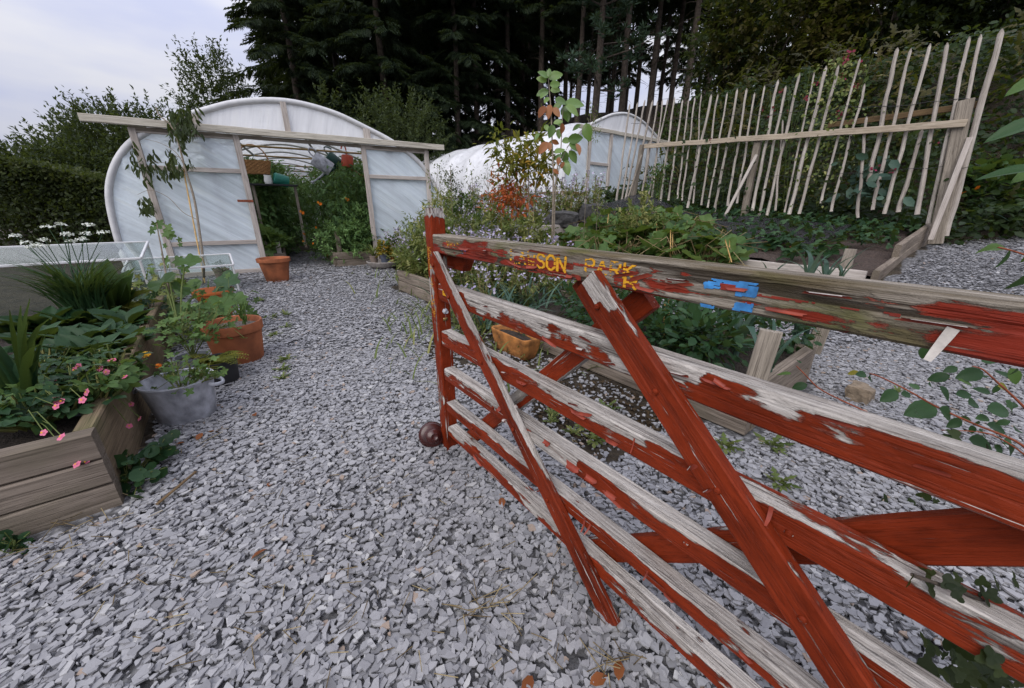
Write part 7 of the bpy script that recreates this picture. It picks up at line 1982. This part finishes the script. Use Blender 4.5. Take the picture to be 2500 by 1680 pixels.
# ------------------------------------------------------------------ shrub at the right, this side of the path
fs_b = at_z(2560, 1420)
fs = empty('young_cherry_shrub', fs_b, 'shrub of dark oval leaves leaning in from the right edge over the gate', 'shrub')
Z8 = lambda x, y: (1650 + x / 2.24, 550 + y / 2.24)
FM = [leaf_mesh('leaf', OVALH, 'lf_deep', t, 1.25) for t in (.35, .55, .8)] + [leaf_mesh('leaf', OVALH, 'lf_green', .55, 1.2), leaf_mesh('leaf', OVALH, 'lf_yellow', .55, 1.1)]
KF = 1.35
for pts, r in (([(2000, 1290), (1857, 1180), (1640, 1090), (1440, 1000), (1280, 910), (1130, 835), (1060, 810)], .004), ([(1990, 1500), (1860, 1420), (1500, 1260), (1100, 1050), (890, 950), (780, 890), (700, 810), (660, 770)], .0035), ([(1990, 1080), (1860, 950), (1760, 860), (1680, 790), (1620, 770)], .004), ([(2050, 1400), (1900, 1250), (1760, 1160), (1650, 1130), (1450, 1120)], .003)):
    cc = curve([at_k(*Z8(*q), KF) for q in pts]) - fs_b; l = LM(); l.tube(cc, np.linspace(r * 1.2, r * .5, len(cc)), 5, .3); l.build('stem', M['rust'], fs)
l = LM(); q = at_k(*Z8(1990, 1290), KF) - fs_b; l.tube([(0, 0, 0), q * .5 + UP * .1, q, at_k(*Z8(1990, 1080), KF) - fs_b], .007, 6); l.build('stem', M['bark'], fs)
fl_ = [((630, 815), (-60, -5), 95, 3), ((680, 755), (-20, -25), 60, 3), ((720, 870), (-60, 15), 90, 3), ((630, 915), (-40, 15), 80, 3), ((560, 905), (-80, 20), 95, 3), ((600, 925), (70, 25), 90, 3), ((1050, 835), (50, 25), 75, 0), ((1040, 815), (-70, 0), 80, 4),
       ((1210, 905), (-100, 70), 130, 1), ((1230, 925), (70, 0), 80, 0), ((1420, 990), (-190, 50), 200, 1), ((760, 985), (90, 30), 115, 2), ((830, 975), (100, 50), 125, 2), ((920, 1020), (90, 55), 110, 1), ((1030, 1065), (60, 5), 70, 2), ((1000, 800), (-45, 10), 60, 4),
       ((1140, 1130), (120, 30), 135, 1), ((1440, 880), (80, 90), 120, 0), ((1440, 1000), (100, 70), 150, 1), ((1530, 925), (90, 0), 100, 3), ((1680, 800), (-120, 30), 150, 3), ((1620, 880), (-60, -40), 90, 3), ((1670, 745), (80, -20), 100, 4), ((1600, 1170), (150, 50), 180, 0),
       ((1420, 1160), (90, 60), 120, 1), ((1560, 1280), (90, -10), 100, 0), ((1700, 1010), (160, 0), 170, 1), ((1760, 880), (100, 20), 120, 4), ((1380, 870), (60, 20), 70, 3), ((1600, 980), (100, -30), 120, 1), ((1800, 960), (60, 60), 120, 2), ((1760, 1290), (100, 20), 130, 0), ((1650, 1290), (90, 30), 100, 1), ((1700, 1090), (120, 40), 130, 0),
       ((1480, 1140), (-40, 40), 70, 2), ((1330, 900), (-40, -30), 70, 2), ((1560, 1060), (-60, 40), 100, 1), ((1820, 1200), (40, 90), 130, 0), ((1740, 1200), (60, 70), 110, 1), ((1830, 780), (30, 60), 120, 3), ((1500, 820), (-100, 20), 110, 0)]
b00 = at_k(2000, 900, KF)
for i, (p, d, s, m_) in enumerate(fl_):
    px, py = Z8(*p); kk = KF + rng.uniform(-.10, .14); q = at_k(px, py, kk); v = at_k(px + d[0], py + d[1], kk + rng.uniform(-.04, .08)) - q
    leaf_obj(fs, FM[m_ if i % 3 == 0 else m_ % 3], q, v, np.array([rng.normal(0, .4), -.75, .75]), .82 * s / 2.24 / CAM_F * kk)
for i in range(70):
    px, py = 2500 - 270 * rng.random() ** 1.6, rng.uniform(790, 1290); kk = 1.35 + rng.uniform(-.05, .35); q = at_k(px, py, kk); v = at_k(px + rng.normal(-20, 40), py + rng.normal(10, 25), kk + rng.uniform(-.04, .08)) - q
    leaf_obj(fs, FM[int(rng.integers(0, 3))], q, v, np.array([rng.normal(0, .5), -.6, .8]), rng.uniform(.030, .058))
Z2 = lambda x, y: (1600 + x / 2.489, 1050 + y / 2.489)
iv = empty('ivy_plant', at_z(2560, 1560), 'dark ivy trailing over the lower gate rails at the right edge', 'ivy')
IVY = fan(18, lambda t: (.72 + .20 * math.cos(3 * (t - PI)) + .10 * math.cos(5 * (t - PI))), .03, .02)
IM = [leaf_mesh('leaf', IVY, 'lf_dark', t) for t in (.4, .6, .85)]
def ivy_leaf(x, y, s, k, i): 
    px, py = Z2(x, y); q = at_k(px, py, k)
    leaf_obj(iv, IM[i % 3], q, np.array([rng.normal(0, 1), rng.normal(0, .3), rng.normal(-.3, .5)]), np.array([rng.normal(0, .35), -.7, .8]), s / 2.489 / CAM_F * k)
for i, (x, y, s) in enumerate(((1570, 890, 120), (1640, 960, 140), (1690, 910, 110), (1760, 985, 110), (1930, 1110, 190), (2110, 1170, 150), (1850, 900, 120), (1950, 960, 110), (2060, 920, 120), (2120, 1010, 110), (1640, 870, 90), (2160, 870, 120), (2000, 1040, 100), (2160, 1260, 120), (1800, 890, 90), (1880, 1010, 100), (2020, 1130, 130), (2080, 1080, 110), (2150, 1340, 140), (1990, 970, 90))): ivy_leaf(x, y, s, .43 + .015 * (i % 3), i)
for i, (x, y, s) in enumerate(((1370, 395, 90), (1500, 420, 110), (1640, 460, 120), (1560, 510, 110), (1720, 490, 120), (1260, 560, 80), (1490, 480, 80), (1600, 420, 90), (1880, 60, 120), (2000, 90, 170), (2060, 150, 110), (1900, 180, 110), (2100, 60, 120), (2000, 190, 90))): ivy_leaf(x, y, s, 1.32, i)
for i in range(90): ivy_leaf(2230 - 620 * rng.random() ** 1.4, 1230 + rng.uniform(0, 330), rng.uniform(70, 130), rng.uniform(.55, .80), i)
for i in range(12): ivy_leaf(rng.uniform(2020, 2230), 1300 + rng.uniform(0, 240), rng.uniform(90, 140), .42, i)
for y0, pts in ((0, [(2300, 1250), (2100, 1100), (1900, 1000), (1700, 930), (1560, 880)]),):
    cc = curve([at_k(*Z2(*q), .44) for q in pts]) - np.array(iv.location); l = LM(); l.tube(cc, .0025, 5); l.build('stem', M['bark'], iv)
# big pale blades hanging in at the upper right edge
sg = empty('sumach_branch', at_z(2700, 1000), 'large soft leaves hanging in from beyond the upper right edge', 'shrub')
BM = [leaf_mesh('leaf', OVALH, 'lf_green', .65, .8), leaf_mesh('leaf', OVALH, 'lf_deep', .7, .8), leaf_mesh('leaf', OVALH, 'lf_yellow', .7, .8)]
s_b = np.array(sg.location)
stem_px = [(2620, 1100), (2600, 700), (2570, 400), (2560, 150)]
cc = curve([np.zeros(3)] + [at_k(x, y, 1.7) - s_b for x, y in stem_px]); l = LM(); l.tube(cc, np.linspace(.012, .005, len(cc)), 6); l.build('stem', M['bark'], sg)
for i, (x, y, dx, dy, s, m_) in enumerate(((2550, 165, -95, 25, .20, 2), (2545, 185, -110, 45, .24, 0), (2560, 285, -145, 45, .30, 1), (2555, 400, -90, 40, .26, 0), (2560, 410, -140, 10, .30, 1), (2550, 490, -110, 15, .22, 1), (2540, 600, -50, 65, .20, 1), (2560, 560, -60, 90, .22, 0), (2440, 605, -95, -5, .18, 0), (2450, 610, -20, 60, .12, 1), (2540, 640, -60, 60, .22, 1), (2430, 600, -80, 20, .11, 0), (2550, 250, -60, 30, .2, 0), (2550, 330, -80, -20, .2, 1))):
    q = at_k(x + 15, y, 1.7 + rng.uniform(-.1, .1)); leaf_obj(sg, BM[m_], q, at_k(x + dx, y + dy, 1.72) - q, np.array([rng.normal(0, .3), -.6, .9]), s * .72)
cc = curve([at_k(x, y, 1.7) - s_b for x, y in ((2600, 700), (2540, 640), (2480, 615), (2420, 600))]); l = LM(); l.tube(cc, .004, 5); l.build('stem', M['rust'], sg)
# litter: dead leaves and straw on the gravel
DL = leaf_mesh('dead_leaf', OVAL, 'lf_rust', .3, 1.2)
for i, (px, py) in enumerate(((655, 1188), (652, 1340), (1440, 1670), (1510, 1662), (480, 1075), (505, 1055), (450, 1080), (620, 1010), (1225, 1215), (760, 870), (1680, 1130), (1960, 1010), (1300, 1650))):
    o = link('dead_leaf', DL, None); p = at_z(px, py, .022); o.location = Vector(p); o.rotation_euler = (random.uniform(-.4, .4), random.uniform(-.4, .4), random.uniform(0, 6)); o.scale = (.045,) * 3
    tag(o, 'small curled brown dead leaf lying on the slate gravel', 'dead leaf', 'dead leaves on the gravel')
l = LM()
for i in range(200):
    px, py = (random.uniform(100, 1500), random.uniform(1000, 1650)) if i > 60 else random.choice(((300, 1220), (200, 1290), (100, 1350), (1520, 1620), (1180, 1480), (430, 1070)))
    p = at_z(px + random.uniform(-60, 60), py + random.uniform(-25, 25), .024); d = np.array([rng.normal(), rng.normal(), 0]); d /= np.linalg.norm(d)
    l.tube([p, p + d * rng.uniform(.02, .12 if i < 60 else .06)], .0012, 3, rng.random())
o = l.build('dry_straw', M['lf_straw']); tag(o, 'scattered dry grass stalks on the gravel by the sleeper bed', 'straw', kind='stuff')
l = LM(); n_ = 1500
px = rng.uniform(1290, 1800, n_); py = rng.uniform(930, 1080, n_)
P = np.array([at_z(a, b, .012) for a, b in zip(px, py)]); s_ = P @ BX; a_ = P @ AX
ok = (s_ > 1.1) & (s_ < 1.74) & (a_ > .7) & (a_ < 2.7); P = P[ok]; m_ = len(P)
l.add(DIA, P, unit(m_) * np.array([1, 1, .25]), UP + unit(m_) * .5, .035 * rng.uniform(.5, 1.4, m_), rng.random(m_) * .5, .9)
o = l.build('leaf_litter', mat_leaf('litter', (.02, .014, .008), (.06, .04, .02), (.14, .10, .05), .8, 0)); tag(o, 'dark rotting leaf litter along the leek bed board', 'leaf litter', kind='stuff')

# joined pieces too small to be picked apart singly
for o in bpy.data.objects:
    if o.parent is not None and o.name.split('.')[0] in ('flower_heads', 'blades', 'dead_twigs', 'flowers', 'stalks', 'stems', 'leaves', 'foliage', 'branches', 'flower_head'):
        o['kind'] = 'stuff'
